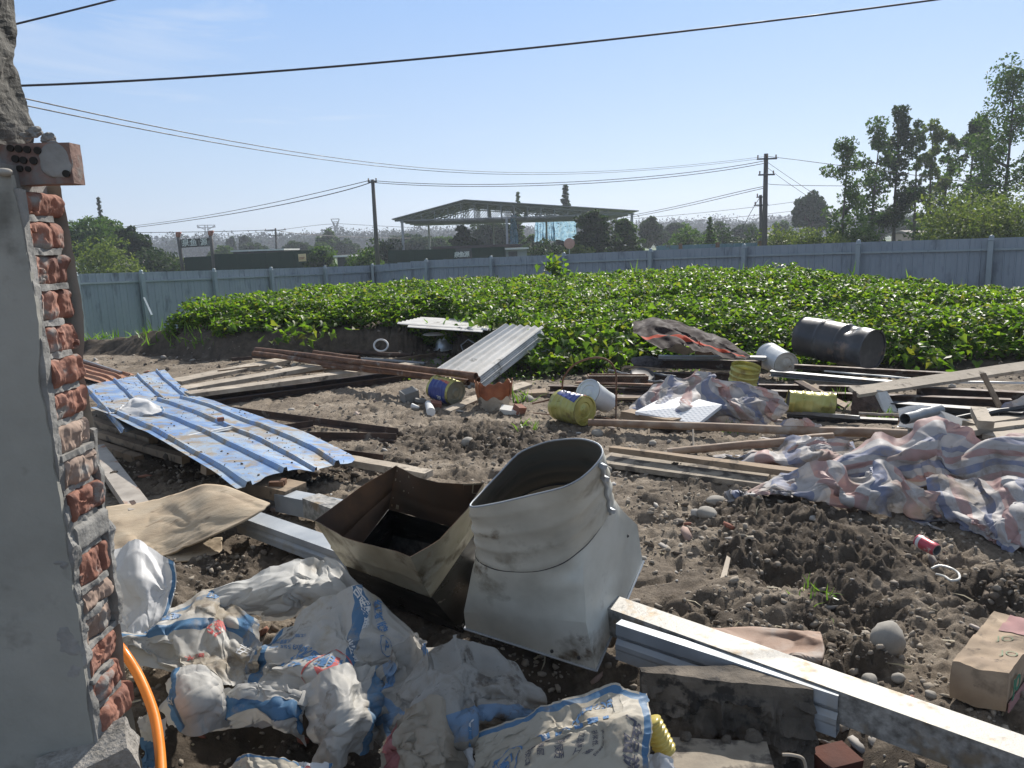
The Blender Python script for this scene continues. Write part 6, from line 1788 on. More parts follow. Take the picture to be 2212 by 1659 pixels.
mb = MB(); A3 = loft(mix_rings(r2_ * .985 + r2_.mean(0) * .015, r3_, [0, .25, .5, .75, 1.0])); mb.grid(A3); mb.add(list(r3_ + [0, 0, .03]), [tuple(range(len(r3_)))]); build('lower_box', mb, M_blackduct, hop, angle=30)
mb = MB()
for i in range(7):
    for j in range(9):
        c = r3_.mean(0) + (f3 - l3) * (i - 3) * .07 + (r3 - f3) * (j - 4) * .07 + [0, 0, .045]; mb.box(c, (.02, .006, .003))
build('grille_slots', mb, M_steel_dark, hop)
# ---- round elbow duct on a square hood ----------------------------------
M_duct = pmat("duct_grey_metal", [(.42, .41, .355), (.58, .57, .50), (.68, .67, .61)], scale=2.2, rough=.5, metal=.08, bump=.12, bscale=7, bdist=.01, detail=12, stain=((.20, .175, .13), 4, .55, .14), stain2=((.13, .095, .06), 3.2, .61, .05))
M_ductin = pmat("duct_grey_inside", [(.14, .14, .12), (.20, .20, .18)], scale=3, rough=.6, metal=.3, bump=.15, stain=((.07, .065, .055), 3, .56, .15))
rim_f = [(1009, 1097, .72), (1037, 1095, .725), (1087, 1085, .74), (1153, 1069, .77), (1219, 1054, .81), (1252, 1037, .845), (1285, 1008, .88), (1302, 988, .905)]
rim_b = [(1308, 971, .92), (1295, 956, .935), (1252, 946, .935), (1186, 951, .91), (1120, 975, .86), (1047, 1054, .75), (1020, 1085, .725)]
neck_f = [(1024, 1196, .44), (1032, 1213, .425), (1070, 1231, .415), (1120, 1235, .415), (1169, 1233, .425), (1219, 1216, .45), (1269, 1176, .50), (1298, 1137, .555), (1318, 1104, .595), (1328, 1074, .63)]
NH = 32
rf = seg_curve([G(*q) for q in rim_f] + [G(*rim_b[0])], NH); rb = seg_curve([G(*q) for q in rim_b] + [G(*rim_f[0])], NH)
def smooth_closed(Rg, k=2):
    for _ in range(k): Rg = (np.roll(Rg, 1, 0) + 2 * Rg + np.roll(Rg, -1, 0)) / 4
    return Rg
rimR = smooth_closed(np.concatenate([rf, rb]), 3)
nf_ = seg_curve([G(*q) for q in neck_f], NH); cN = (nf_[0] + G(*neck_f[-1])) / 2
nb2 = cN * 2 - nf_; nb2 = cN + (nb2 - cN) * .98
neckR = smooth_closed(np.concatenate([nf_, nb2]), 2)
duct = thing('elbow_duct', 'large grey sheet metal duct with pinched round collar on a square hood', 'duct', P(1200, 1400, 2.9) * [1, 1, 0])
rings = []
for t_ in np.linspace(0, 1, 34):
    rg_ = rimR + (neckR - rimR) * t_; c = rg_.mean(0)
    b = .0
    for cz, am, wd in ((.16, .02, .05), (.44, .03, .06), (.70, .022, .05), (.95, .018, .05)): b += am * math.exp(-((t_ - cz) / wd) ** 2)
    rings.append(c + (rg_ - c) * (1 + b - .015 * (t_ < .02)))
A = loft(rings)
A = A + ((fbm(A[..., 0] * 5, A[..., 1] * 5, A[..., 2] * 5, 3, 25) - .5) * .02)[..., None] * np.array([1, .3, .3])
mb = MB(); mb.grid(A); col = build('collar', mb, M_duct, duct, sm=True)
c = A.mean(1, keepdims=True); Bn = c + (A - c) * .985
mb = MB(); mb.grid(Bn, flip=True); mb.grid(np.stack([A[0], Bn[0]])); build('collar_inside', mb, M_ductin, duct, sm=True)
mb = MB(); mb.tube(list(A[0]) , .0035, 6, cap=False); build('rolled_edge', mb, M_galv, col, sm=True)
mb = MB(); mb.tube(list(loft([neckR])[0] * 1.0), .004, 6, cap=False); build('seam_ring', mb, M_steel_dark, col, sm=True)
# seam strip with three clips
iS = NH - 4
mb = MB(); pts = [rings[k][iS] + (rings[k][iS] - rings[k].mean(0)) * .03 for k in range(1, 34, 2)]; mb.tube(pts, .007, 6, squash=.5); st_ = build('seam_strip', mb, M_galv, duct, sm=True)
mb = MB()
for k in (2, 9, 30):
    q = rings[k][iS] + (rings[k][iS] - rings[k].mean(0)) * .05; mb.box(q, (.022, .03, .016), Euler((.2, .3, .7)).to_matrix())
build('seam_clip', mb, M_galv, st_)
# hood
sA, sB, sD = P(1266, 1345, 2.70), P(1377, 1134, 3.22), P(1002, 1322, 2.93); sC = sB + sD - sA
bA, bB, bD = P(1287, 1447, 2.72), P(1388, 1213, 3.26), P(1006, 1357, 2.98); bC = bB + bD - bA
k1 = int(NH * .66)
def corner_ring(D_, A_, B_, C_):
    return np.concatenate([seg_curve([D_, A_], k1), seg_curve([A_, B_], NH - k1), seg_curve([B_, C_], k1), seg_curve([C_, D_], NH - k1)])
shR = corner_ring(sD, sA, sB, sC); baR = corner_ring(bD, bA, bB, bC)
hr = []
for t_ in np.linspace(0, 1, 20):
    e_ = t_ ** 1.15; rg_ = neckR + (shR - neckR) * e_; hr.append(rg_)
hr = np.array(hr); hr += ((fbm(hr[..., 0] * 4, hr[..., 1] * 4, hr[..., 2] * 4, 2, 35) - .5) * .022)[..., None] * np.sin(np.linspace(0, 1, 20) * math.pi)[:, None, None]
# dents near the neck
for (uu, vv, zz_, r_, d_) in [(1030, 1225, .40, .03, .02), (1210, 1240, .40, .05, -.016), (1232, 1262, .36, .04, .014), (1330, 1100, .58, .04, .016)]:
    c = G(uu, vv, zz_); w_ = np.exp(-((hr - c) ** 2).sum(-1) / (r_ * r_)); hr += (w_ * d_)[..., None] * np.array([.3, -1, .2])
mb = MB(); mb.grid(loft(hr)); hood = build('hood', mb, M_duct, duct, angle=28)
lo_ = np.array([shR + (baR - shR) * t_ for t_ in np.linspace(0, 1, 8)])
mb = MB(); mb.grid(loft(lo_)); build('hood_skirt', mb, M_duct, duct, angle=28)
bo = baR.mean(0) + (baR - baR.mean(0)) * 1.015
mb = MB(); mb.tube(list(loft([bo])[0]), .005, 5, cap=False); build('base_edge', mb, M_galv, duct)
mb = MB()
for (uu, vv, y_) in [(1192, 1406, 2.745), (1250, 1420, 2.71), (1355, 1157, 3.1)]:
    q = P(uu, vv, y_); mb.tube([q + [0, -.006, 0], q], .007, 8)
build('rivet', mb, M_steel_dark, hood)

# ---- bright galvanised tubes
gT = 'galvanised tubes running under the ducts'
def ctube(name, a, b, w_, h, ribs, label, m=M_galv):
    a = np.asarray(a); b = np.asarray(b); d = (b - a) / np.linalg.norm(b - a); s_ = np.cross(d, (0, 0, 1)); s_ /= np.linalg.norm(s_); up = np.cross(s_, d)
    # section outline, clockwise seen along d; s_ points to the viewer side
    sec = [(-w_ / 2, 0), (w_ / 2, 0)]
    if ribs: sec += [(w_ / 2, -h * .30), (w_ / 2 - .010, -h * .38), (w_ / 2 - .010, -h * .44), (w_ / 2 + .004, -h * .56), (w_ / 2 + .004, -h * .68), (w_ / 2, -h * .74)]
    sec += [(w_ / 2, -h), (-w_ / 2, -h)]
    n_ = len(sec); K = 14
    ring = []
    for i in range(K + 1):
        q = a + (b - a) * i / K
        ring.append([q + s_ * x_ + up * (z_ + .0) for x_, z_ in sec])
    ring = np.array(ring); A_ = np.concatenate([ring, ring[:, :1]], 1)
    t = thing(name, label, 'steel tube', (a + b) / 2 - [0, 0, h], gT)
    mb = MB(); mb.grid(A_); 
    c = ring.mean(1, keepdims=True); In = np.concatenate([c + (ring - c) * .94] * 1, 1); In = np.concatenate([In, In[:, :1]], 1); mb.grid(In, flip=True)
    mb.grid(np.stack([A_[0], In[0]])); mb.grid(np.stack([A_[-1], In[-1]]), flip=True)
    o = build('tube', mb, m, t); bm = bmesh.new(); bm.from_mesh(o.data); bmesh.ops.recalc_face_normals(bm, faces=bm.faces); bm.to_mesh(o.data); bm.free(); smooth(o.data); o.data.set_sharp_from_angle(angle=R(20))
    return t, d, s_, up
a1, b1 = G(1426, 1336, .18), G(2212, 1612, .16); dA = (b1 - a1) / np.linalg.norm(b1 - a1)
M_galvtop = pmat("spangled_zinc", [(.15, .148, .14), (.28, .275, .26), (.42, .41, .385)], scale=30, rough=.62, metal=.5, bump=.8, bscale=60, bdist=.002, detail=3, stain=((.24, .19, .13), 7, .56, .1), rvar=.12)
ctube('galvanised_tube', G(1426, 1336, .18) - dA * 2.35, b1 + dA * .55, .115, .115, False, 'long bright square galvanised tube running off the lower right corner', M_galvtop)
a2, b2_ = G(1426, 1358, .175), G(1822, 1482, .165); d2 = (b2_ - a2) / np.linalg.norm(b2_ - a2); sd = np.cross(d2, (0, 0, 1)); sd /= np.linalg.norm(sd)
t, d_, s_, up_ = ctube('galvanised_channel', a2 + sd * .034 - d2 * .16 - [0, 0, .004], b2_ + sd * .040 - [0, 0, .004], .044, .15, True, 'shorter ribbed galvanised channel with a rusty weld in front of the long tube')
q = G(1685, 1448, .150); mb = MB(); pts = [q + s_ * .006 + d_ * k * .012 + np.array([0, 0, .002 * math.sin(k * 2.1)]) for k in range(10)]; mb.tube(pts, [.003, .006, .0065, .006, .007, .006, .0065, .006, .005, .003], 7)
build('weld_bead', mb, pmat("rust_weld", [(.30, .10, .02), (.45, .19, .05)], scale=30, rough=.8, bump=.6), t)
aL, bL = G(530, 1108, .16), G(770, 1192, .16); dL = (bL - aL) / np.linalg.norm(bL - aL)
ctube('galvanised_channel', aL, bL + dL * .5, .12, .10, True, 'ribbed galvanised channel end left of the square hopper, nearer of two')
aL, bL = G(608, 1062, .18), G(760, 1092, .18); 
ctube('galvanised_tube', aL, bL + (bL - aL) * .5, .12, .11, False, 'square galvanised tube end behind the ribbed channel left of the hopper')

# ---- muddy board, plywood offcut, bottle
M_wetboard = pmat("mud_caked_board", [(.05, .042, .034), (.11, .092, .072), (.20, .17, .135)], scale=5, rough=.95, bump=1.0, bdist=.02, bscale=12, stain=((.035, .03, .025), 9, .52, .06))
TL, TR = G(1385, 1452, .16), G(1757, 1490, .16)
nB = 60; Pn = np.zeros((nB, 30, 3))
for i in range(nB):
    for j in range(30):
        f, g = i / (nB - 1), j / 29
        q = TL + (TR - TL) * f + np.array([0, -.05, -.42]) * g; Pn[i, j] = q
Pn[..., 1] -= np.maximum(0, fbm(Pn[..., 0] * 16, Pn[..., 2] * 16, 0, 4, 44, ridged=True) - .52) * .12 * (np.linspace(0, 1, 30)[None, :] > .12)
Pn[..., 2] += (fbm(Pn[..., 0] * 14, Pn[..., 1] * 0, 0, 2, 45) - .5)[..., :] * .012
Pb = Pn.copy(); Pb[..., 1] = Pn[..., 1].max() + .03
mb = MB(); mb.grid(Pn, flip=True); mb.grid(Pb); 
for e_ in (0, -1): mb.grid(np.stack([Pn[e_], Pb[e_]])); mb.grid(np.stack([Pn[:, e_], Pb[:, e_]]))
solo('mud_caked_board', mb, M_wetboard, 'upright dark board caked with mud in front of the galvanised channel', 'board')
slab([PF(1452, 1592, .01), PF(1560, 1598, .015), PF(1656, 1602, .01), PF(1690, 1720, .0), PF(1420, 1720, .0)], .02, M_mudboard, 'light mud stained plywood offcut at the bottom edge', 'plywood_offcut', 'plywood')
for i, (uu, vv, wp, lb) in enumerate([(1627, 1592, 34, 'dark mud clod on the right corner of the plywood offcut'), (1568, 1598, 20, 'small mud clod on the top edge of the plywood offcut'), (1480, 1592, 24, 'mud clod at the left corner of the plywood offcut')]):
    q = G(uu, vv, .02); mb = stone_mb(wp / 2 * 2.6 / FPX, 60 + i, flat=.9, rough=.16); m2 = MB(); m2.add(mb.verts() + q, mb.f); solo('mud_clod', m2, M_wetboard, lb, 'clod', 'mud clods on the offcut')
M_yel = pmat("yellow_plastic", [(.62, .52, .14), (.74, .64, .24)], scale=5, rough=.25, bump=.05, translucent=.3, stain=((.3, .22, .1), 8, .62, .06))
p0, p1 = G(1404, 1555, .20), G(1440, 1625, .10)
mb = MB(); K = 40; mb.tube([p0 + (p1 - p0) * i / K for i in range(K + 1)], [.030 + .005 * math.sin(i * 1.1) - (.016 if i < 2 else 0) for i in range(K + 1)], 20); solo('ribbed_bottle', mb, M_yel, 'crushed yellow ribbed plastic bottle beside the large printed sack', 'bottle', sm=True)
hoop([G(1690, 1630, .10), G(1712, 1631, .10), G(1735, 1640, .08), G(1742, 1670, .03), G(1745, 1700, .0)], .005, 'pale bent twig before the red brick', M_wood, 'twig', 'twig')

# ---- carton
cL, cB_, cF = G(2058, 1420, .17), G(2147, 1324, .17), G(2179, 1458, .17); cR = cB_ + cF - cL
M_card = pmat("wet_cardboard", [(.25, .18, .12), (.36, .27, .185), (.42, .33, .24)], scale=4, rough=.9, bump=.35, bscale=9, bdist=.012, stain=((.17, .13, .09), 6, .52, .12), stain2=((.12, .09, .065), 14, .58, .08))
M_pink = pmat("faded_pink_print", [(.30, .16, .155), (.37, .21, .2)], scale=8, rough=.9, bump=.2, stain=((.36, .27, .185), 9, .58, .08))
M_gprint = pmat("green_print", [(.04, .16, .10), (.07, .22, .14)], scale=8, rough=.9, bump=0)
cart = thing('cardboard_carton', 'crushed damp cardboard carton with green letters at the right edge', 'carton', (cL + cR) / 2 - [0, 0, .17])
n_ = 26; Pn = np.zeros((n_, n_, 3))
for i in range(n_):
    for j in range(n_):
        f, g = i / (n_ - 1), j / (n_ - 1); Pn[i, j] = cL + (cF - cL) * f + (cB_ - cL) * g
cr_ = fbm(Pn[..., 0] * 7, Pn[..., 1] * 7, 0, 3, 66, ridged=True) - .6
Pn[..., 2] += cr_ * .035 - .02 * (1 - np.linspace(0, 1, n_))[:, None] * (1 - np.linspace(0, 1, n_))[None, :]
mb = MB(); mb.grid(Pn)
for sl, fl_ in ((Pn[0], 0), (Pn[-1], 0), (Pn[:, 0], 0), (Pn[:, -1], 0)):
    rows_ = [sl + np.array([0, 0, -.14 * k]) + (np.array([0, 0, 0]) if k == 0 else (sl - Pn.mean((0, 1))) * [.03, .03, 0] * math.sin(k * 3)) for k in np.linspace(0, 1, 6)]
    mb.grid(np.stack(rows_))
build('box', mb, M_card, cart, angle=35)
rt = (cF - cL) / np.linalg.norm(cF - cL); bk = (cB_ - cL) / np.linalg.norm(cB_ - cL); upv = np.array([0, 0, 1.])
flat_text('lettering', 'JO', .075, cF + bk * .06 + rt * .012 - upv * .055, bk, upv, M_gprint, cart, ext=.001, bold=.002)
slb = MB(); q = cF + bk * .03; slb.bar(cF + bk * .0 + rt * .008 - upv * .10, cF + bk * .30 + rt * .008 - upv * .10, .004, .035); build('pink_band', slb, M_pink, cart)
Pp = Pn[8:, 17:, :] + np.array([0, 0, .003]); mb = MB(); mb.grid(Pp); build('pink_panel', mb, M_pink, cart, angle=35)
def drape_on(Pgrid, s_, size, uc, vc, ang, W_, H_, off=.0018, bold=0.0, maxedge=.014, mirror=1, fv=1):
    """lay text on a grid surface. Pgrid (a,b,3): axis0 = u (length W_), axis1 = v (length H_)"""
    V_, F_ = text_mesh(s_, size, 0, bold, maxedge)
    if len(V_) == 0: return None
    ca, sa = math.cos(ang), math.sin(ang)
    X = V_[:, 0] * mirror; Y = V_[:, 1]
    uu = uc + (X * ca - Y * sa) / W_; vv = vc + fv * (X * sa + Y * ca) / H_
    return surf_at(Pgrid, uu, vv, off), F_
def surf_at(Pg, uu, vv, off):
    a_, b_, _ = Pg.shape
    gu = np.gradient(Pg, axis=0); gv = np.gradient(Pg, axis=1); nn_ = np.cross(gu, gv); nn_ /= np.linalg.norm(nn_, axis=-1, keepdims=True) + 1e-9
    def smp(T, uu, vv):
        x_ = np.clip(uu, 0, .9999) * (a_ - 1); y_ = np.clip(vv, 0, .9999) * (b_ - 1); i = x_.astype(int); j = y_.astype(int); fx = (x_ - i)[:, None]; fy = (y_ - j)[:, None]
        return T[i, j] * (1 - fx) * (1 - fy) + T[i + 1, j] * fx * (1 - fy) + T[i, j + 1] * (1 - fx) * fy + T[i + 1, j + 1] * fx * fy
    q = smp(Pg, uu, vv); n__ = smp(nn_, uu, vv)
    # face the camera side
    s_ = np.sign(((np.array([0, 0, EYE]) - q) * n__).sum(1, keepdims=True)); s_[s_ == 0] = 1
    return q + n__ * s_ * off
M_gfaint = pmat("faint_green_print", [(.18, .24, .15), (.26, .27, .18)], scale=14, rough=.9, bump=0); V_, F_ = text_mesh('JO', .07, 0, .002, .014)
mb = MB()
for (uc, vc) in ((.55, .55), (.80, .30)): mb.add(*drape_on(Pn, 'JO', .05, uc, vc, R(15), np.linalg.norm(cF - cL), np.linalg.norm(cB_ - cL), off=.003))
build('faint_print', mb, M_gfaint, cart)

# ---- drinks can, strip, splinters
e = G(2024, 1189, .06); d = Vector((.36, -.92, -.12)).normalized(); L_ = .115
can = thing('drink_can', 'crushed red and white drinks can lying open in the mud', 'can', e - np.array(d) * L_, local=True, rot=axis_rot(d))
M_canred = pmat("can_red", [(.42, .05, .08), (.5, .1, .12)], scale=20, rough=.4, metal=.3, bump=.1, stain=((.5, .42, .38), 22, .58, .05))
mb = MB(); pr_ = [(.030, 0), (.033, .008)] + [(.033, z_) for z_ in np.linspace(.02, .10, 8)] + [(.030, .112), (.029, .115)]
mb.lathe(pr_, 30, mod=lambda an, r, z: (r * (1 - .07 * math.exp(-((z - .06) / .02) ** 2) * (math.cos(an) > .3)), z)); build('body', mb, M_canred, can, angle=50)
mb = MB(); mb.lathe([(.029, .1155), (.0245, .1155), (.0235, .108), (.0235, .03), (0, .03)], 30); build('rim', mb, M_greysteel, can, angle=40)
mb = MB(); mb.lathe([(0, .002), (.029, .002)], 30); build('base', mb, M_greysteel, can)
mb = MB(); mb.lathe([(.0337, .012), (.0337, .030)], 30); build('white_band', mb, M_white, can, sm=True)
hoop([GT(2012, 1228, .01), GT(2030, 1222, .02), GT(2055, 1228, .015), GT(2070, 1238, .01), GT(2072, 1250, .01), GT(2055, 1254, .02), GT(2040, 1245, .015), GT(2022, 1240, .01)], .006, 'curled strip of clear plastic in the mud below the can', pmat('clear_strip', [(.55, .53, .48), (.68, .66, .6)], rough=.25, bump=.1), 'plastic_strip', 'plastic strip')
slab([GH(1555, 1252, .015), GH(1568, 1254, .015), GH(1578, 1205, .02), GH(1570, 1200, .02)], .008, M_wood, 'thin pale wood splinter standing out of the mud', 'wood_splinter', 'splinter')

# ================================================================== crumpled cloth by relaxation
def upsample(ctrl, nu, nv):
    Cc = np.array([[G(*q) if len(q) == 3 else np.array(q[:3]) for q in row] for row in ctrl])   # rows = v, cols = u
    Cc = Cc.transpose(1, 0, 2)
    a_, b_, _ = Cc.shape
    def cr1(T, n_):
        m_ = T.shape[0]; out = []
        for t_ in np.linspace(0, m_ - 1, n_):
            i = min(int(t_), m_ - 2); f = t_ - i
            p0 = T[i - 1] if i > 0 else 2 * T[0] - T[1]; p3 = T[i + 2] if i + 2 < m_ else 2 * T[-1] - T[-2]
            p1, p2 = T[i], T[i + 1]
            out.append(.5 * ((2 * p1) + (-p0 + p2) * f + (2 * p0 - 5 * p1 + 4 * p2 - p3) * f * f + (-p0 + 3 * p1 - 3 * p2 + p3) * f ** 3))
        return np.array(out)
    A_ = cr1(Cc, nu); return cr1(A_.transpose(1, 0, 2), nv).transpose(1, 0, 2)

def _relax(X, T, excess, iters, bend, hold, grav, floor, rel=1.5):
    nu, nv = X.shape[:2]; fam = []
    for (di, dj, st_) in ((1, 0, 1.), (0, 1, 1.), (1, 1, .6), (1, -1, .6), (2, 0, bend), (0, 2, bend)):
        if dj >= 0: s0 = (slice(0, nu - di), slice(0, nv - dj)); s1 = (slice(di, nu), slice(dj, nv))
        else: s0 = (slice(0, nu - di), slice(-dj, nv)); s1 = (slice(di, nu), slice(0, nv + dj))
        fam.append((s0, s1, np.linalg.norm(T[s1] - T[s0], axis=-1) * excess, st_))
    Vv = np.zeros_like(X); gzv = None
    for it in range(iters):
        Xo = X.copy(); X = X + Vv * .8; X[..., 2] -= grav
        X += (T - X) * hold * (1 - .6 * it / iters)
        acc = np.zeros_like(X); cnt = np.zeros(X.shape[:2])
        for (s0, s1, L_, st_) in fam:
            d = X[s1] - X[s0]; l = np.linalg.norm(d, axis=-1) + 1e-9
            c = (d * ((l - L_) / l * .5 * st_)[..., None])
            acc[s0] += c; acc[s1] -= c; cnt[s0] += 1; cnt[s1] += 1
        X = X + acc / cnt[..., None] * rel
        if it % 10 == 0: gzv = ground_z(X[..., 0], X[..., 1], False) + floor
        X[..., 2] = np.maximum(X[..., 2], gzv)
        Vv = np.clip(X - Xo, -.02, .02)
    return X
def _lerp_up(X, nu, nv):
    a_, b_, _ = X.shape; x_ = np.linspace(0, a_ - 1.0001, nu); y_ = np.linspace(0, b_ - 1.0001, nv); i = x_.astype(int); j = y_.astype(int)
    fx = (x_ - i)[:, None, None]; fy = (y_ - j)[None, :, None]
    return X[np.ix_(i, j)] * (1 - fx) * (1 - fy) + X[np.ix_(i + 1, j)] * fx * (1 - fy) + X[np.ix_(i, j + 1)] * (1 - fx) * fy + X[np.ix_(i + 1, j + 1)] * fx * fy
def cloth(ctrl, nu=60, nv=60, excess=1.22, seed=1, iters=110, noise=.02, hold=.03, floor=.008, grav=.0006, coarse=7.0, crease=1.0):
    """crumple in three levels so that large folds with crisp creases form first"""
    c0, c1 = max(7, int(nu / coarse)), max(7, int(nv / coarse))
    T = upsample(ctrl, c0, c1); X = T.copy(); rg_ = np.random.default_rng(seed)
    uu, vv = np.meshgrid(np.linspace(0, 1, c0), np.linspace(0, 1, c1), indexing='ij')
    fl = lambda f: np.stack([fbm(uu * f + seed * 5, vv * f, k * 3.3, 2, seed + k) - .5 for k in range(3)], -1)
    excess = 1 + (excess - 1) * .62
    X = X + fl(2.5) * noise * 6 + fl(6.) * noise * 2 + rg_.normal(size=X.shape) * noise * .12
    X = _relax(X, T, excess, iters, .35, hold, grav, floor)
    m0, m1 = c0 * 2, c1 * 2
    X = _lerp_up(X, m0, m1); X += rg_.normal(size=X.shape) * noise * .04
    X = _relax(X, X.copy(), 1 + (excess - 1) * .22, 12, .12, .08, 0, floor)
    # straight sharp creases: sample the faceted sheet through a warped lattice
    uu, vv = np.meshgrid(np.linspace(0, 1, nu), np.linspace(0, 1, nv), indexing='ij')
    ed_u = np.minimum(1, 6 * np.minimum(uu, 1 - uu)); ed_v = np.minimum(1, 6 * np.minimum(vv, 1 - vv))
    wu = np.clip(uu + (fbm(uu * 5, vv * 5, seed, 2, seed + 50) - .5) * .16 * ed_u, 0, .9999) * (m0 - 1)
    wv = np.clip(vv + (fbm(uu * 5, vv * 5, seed + 9, 2, seed + 60) - .5) * .16 * ed_v, 0, .9999) * (m1 - 1)
    i = wu.astype(int); j = wv.astype(int); fx = (wu - i)[..., None]; fy = (wv - j)[..., None]
    # triangulated interpolation keeps each facet flat
    A_, B_, C_, D_ = X[i, j], X[i + 1, j], X[i, j + 1], X[i + 1, j + 1]
    lo_t = fx + fy < 1
    X = np.where(lo_t, A_ + (B_ - A_) * fx + (C_ - A_) * fy, D_ + (C_ - D_) * (1 - fx) + (B_ - D_) * (1 - fy))
    for _ in range(1):
        Y = X.copy(); Y[1:-1, 1:-1] = (X[1:-1, 1:-1] * 2 + X[:-2, 1:-1] + X[2:, 1:-1] + X[1:-1, :-2] + X[1:-1, 2:]) / 6; X = Y
    gu = np.gradient(X, axis=0); gv = np.gradient(X, axis=1); nn_ = np.cross(gu, gv); nn_ /= np.linalg.norm(nn_, axis=-1, keepdims=True) + 1e-9
    W_ = np.linalg.norm(gu, axis=-1).sum(0).mean(); H_ = np.linalg.norm(gv, axis=-1).sum(1).mean()
    px, py = uu * W_, vv * H_; d = np.zeros_like(px)
    wpx = px + (fbm(px * 2.5, py * 2.5, seed, 2, 31) - .5) * .09; wpy = py + (fbm(px * 2.5, py * 2.5, seed, 2, 37) - .5) * .09
    tri = lambda q: np.abs((q % 1.0) * 2 - 1) - .5
    for k, f in enumerate((1.7, 2.9, 4.4, 6.5)):          # long straight folds
        a_ = rg_.uniform(0, math.pi)
        d += tri((wpx * math.cos(a_) + wpy * math.sin(a_)) * f + rg_.uniform(0, 1)) * .085 / f * sstep(.38, .60, vnoise(px * f * .5, py * f * .5, k * 7.1, seed + 80 + k))
    Lm = min(W_, H_)
    for k in range(5):                                     # folds fanning out of pinched points
        cx_, cy_ = rg_.uniform(.05, .95) * W_, rg_.uniform(.05, .95) * H_
        r_ = np.hypot(wpx - cx_, wpy - cy_); th_ = np.arctan2(wpy - cy_, wpx - cx_); kk = rg_.integers(4, 8)
        th_ = th_ + .5 * np.sin(th_ + rg_.uniform(0, 6)) + .25 * np.sin(2 * th_ + rg_.uniform(0, 6))
        d += tri(th_ * kk / (2 * math.pi) + rg_.uniform(0, 1)) * .20 * r_ * np.exp(-(r_ / (.30 * Lm)) ** 1.5)
    for f in (13, 21):
        a_ = rg_.uniform(0, math.pi); d += tri((wpx * math.cos(a_) + wpy * math.sin(a_)) * f) * .035 / f * (vnoise(px * 5, py * 5, f, seed) > .55)
    X = X + nn_ * (d * crease)[..., None]
    gzv = ground_z(X[..., 0], X[..., 1], False) + floor; X[..., 2] = np.maximum(X[..., 2], gzv)
    return X

def cloth_obj(name, X, m, label, cat, group=None, thick=.0016, ang=40, label_ok=True):
    a_, b_, _ = X.shape
    mb = MB(); mb.grid(X)
    o = tag(build(name, mb, m), label, cat, group)
    me = o.data; uvl = me.uv_layers.new(name="UVMap")
    vi = np.zeros(len(me.loops), np.int32); me.loops.foreach_get("vertex_index", vi)
    uv = np.stack([(vi // b_) / (a_ - 1), (vi % b_) / (b_ - 1)], -1).astype(np.float32)
    uvl.data.foreach_set("uv", uv.ravel())
    smooth(me); me.set_sharp_from_angle(angle=R(ang))
    return o

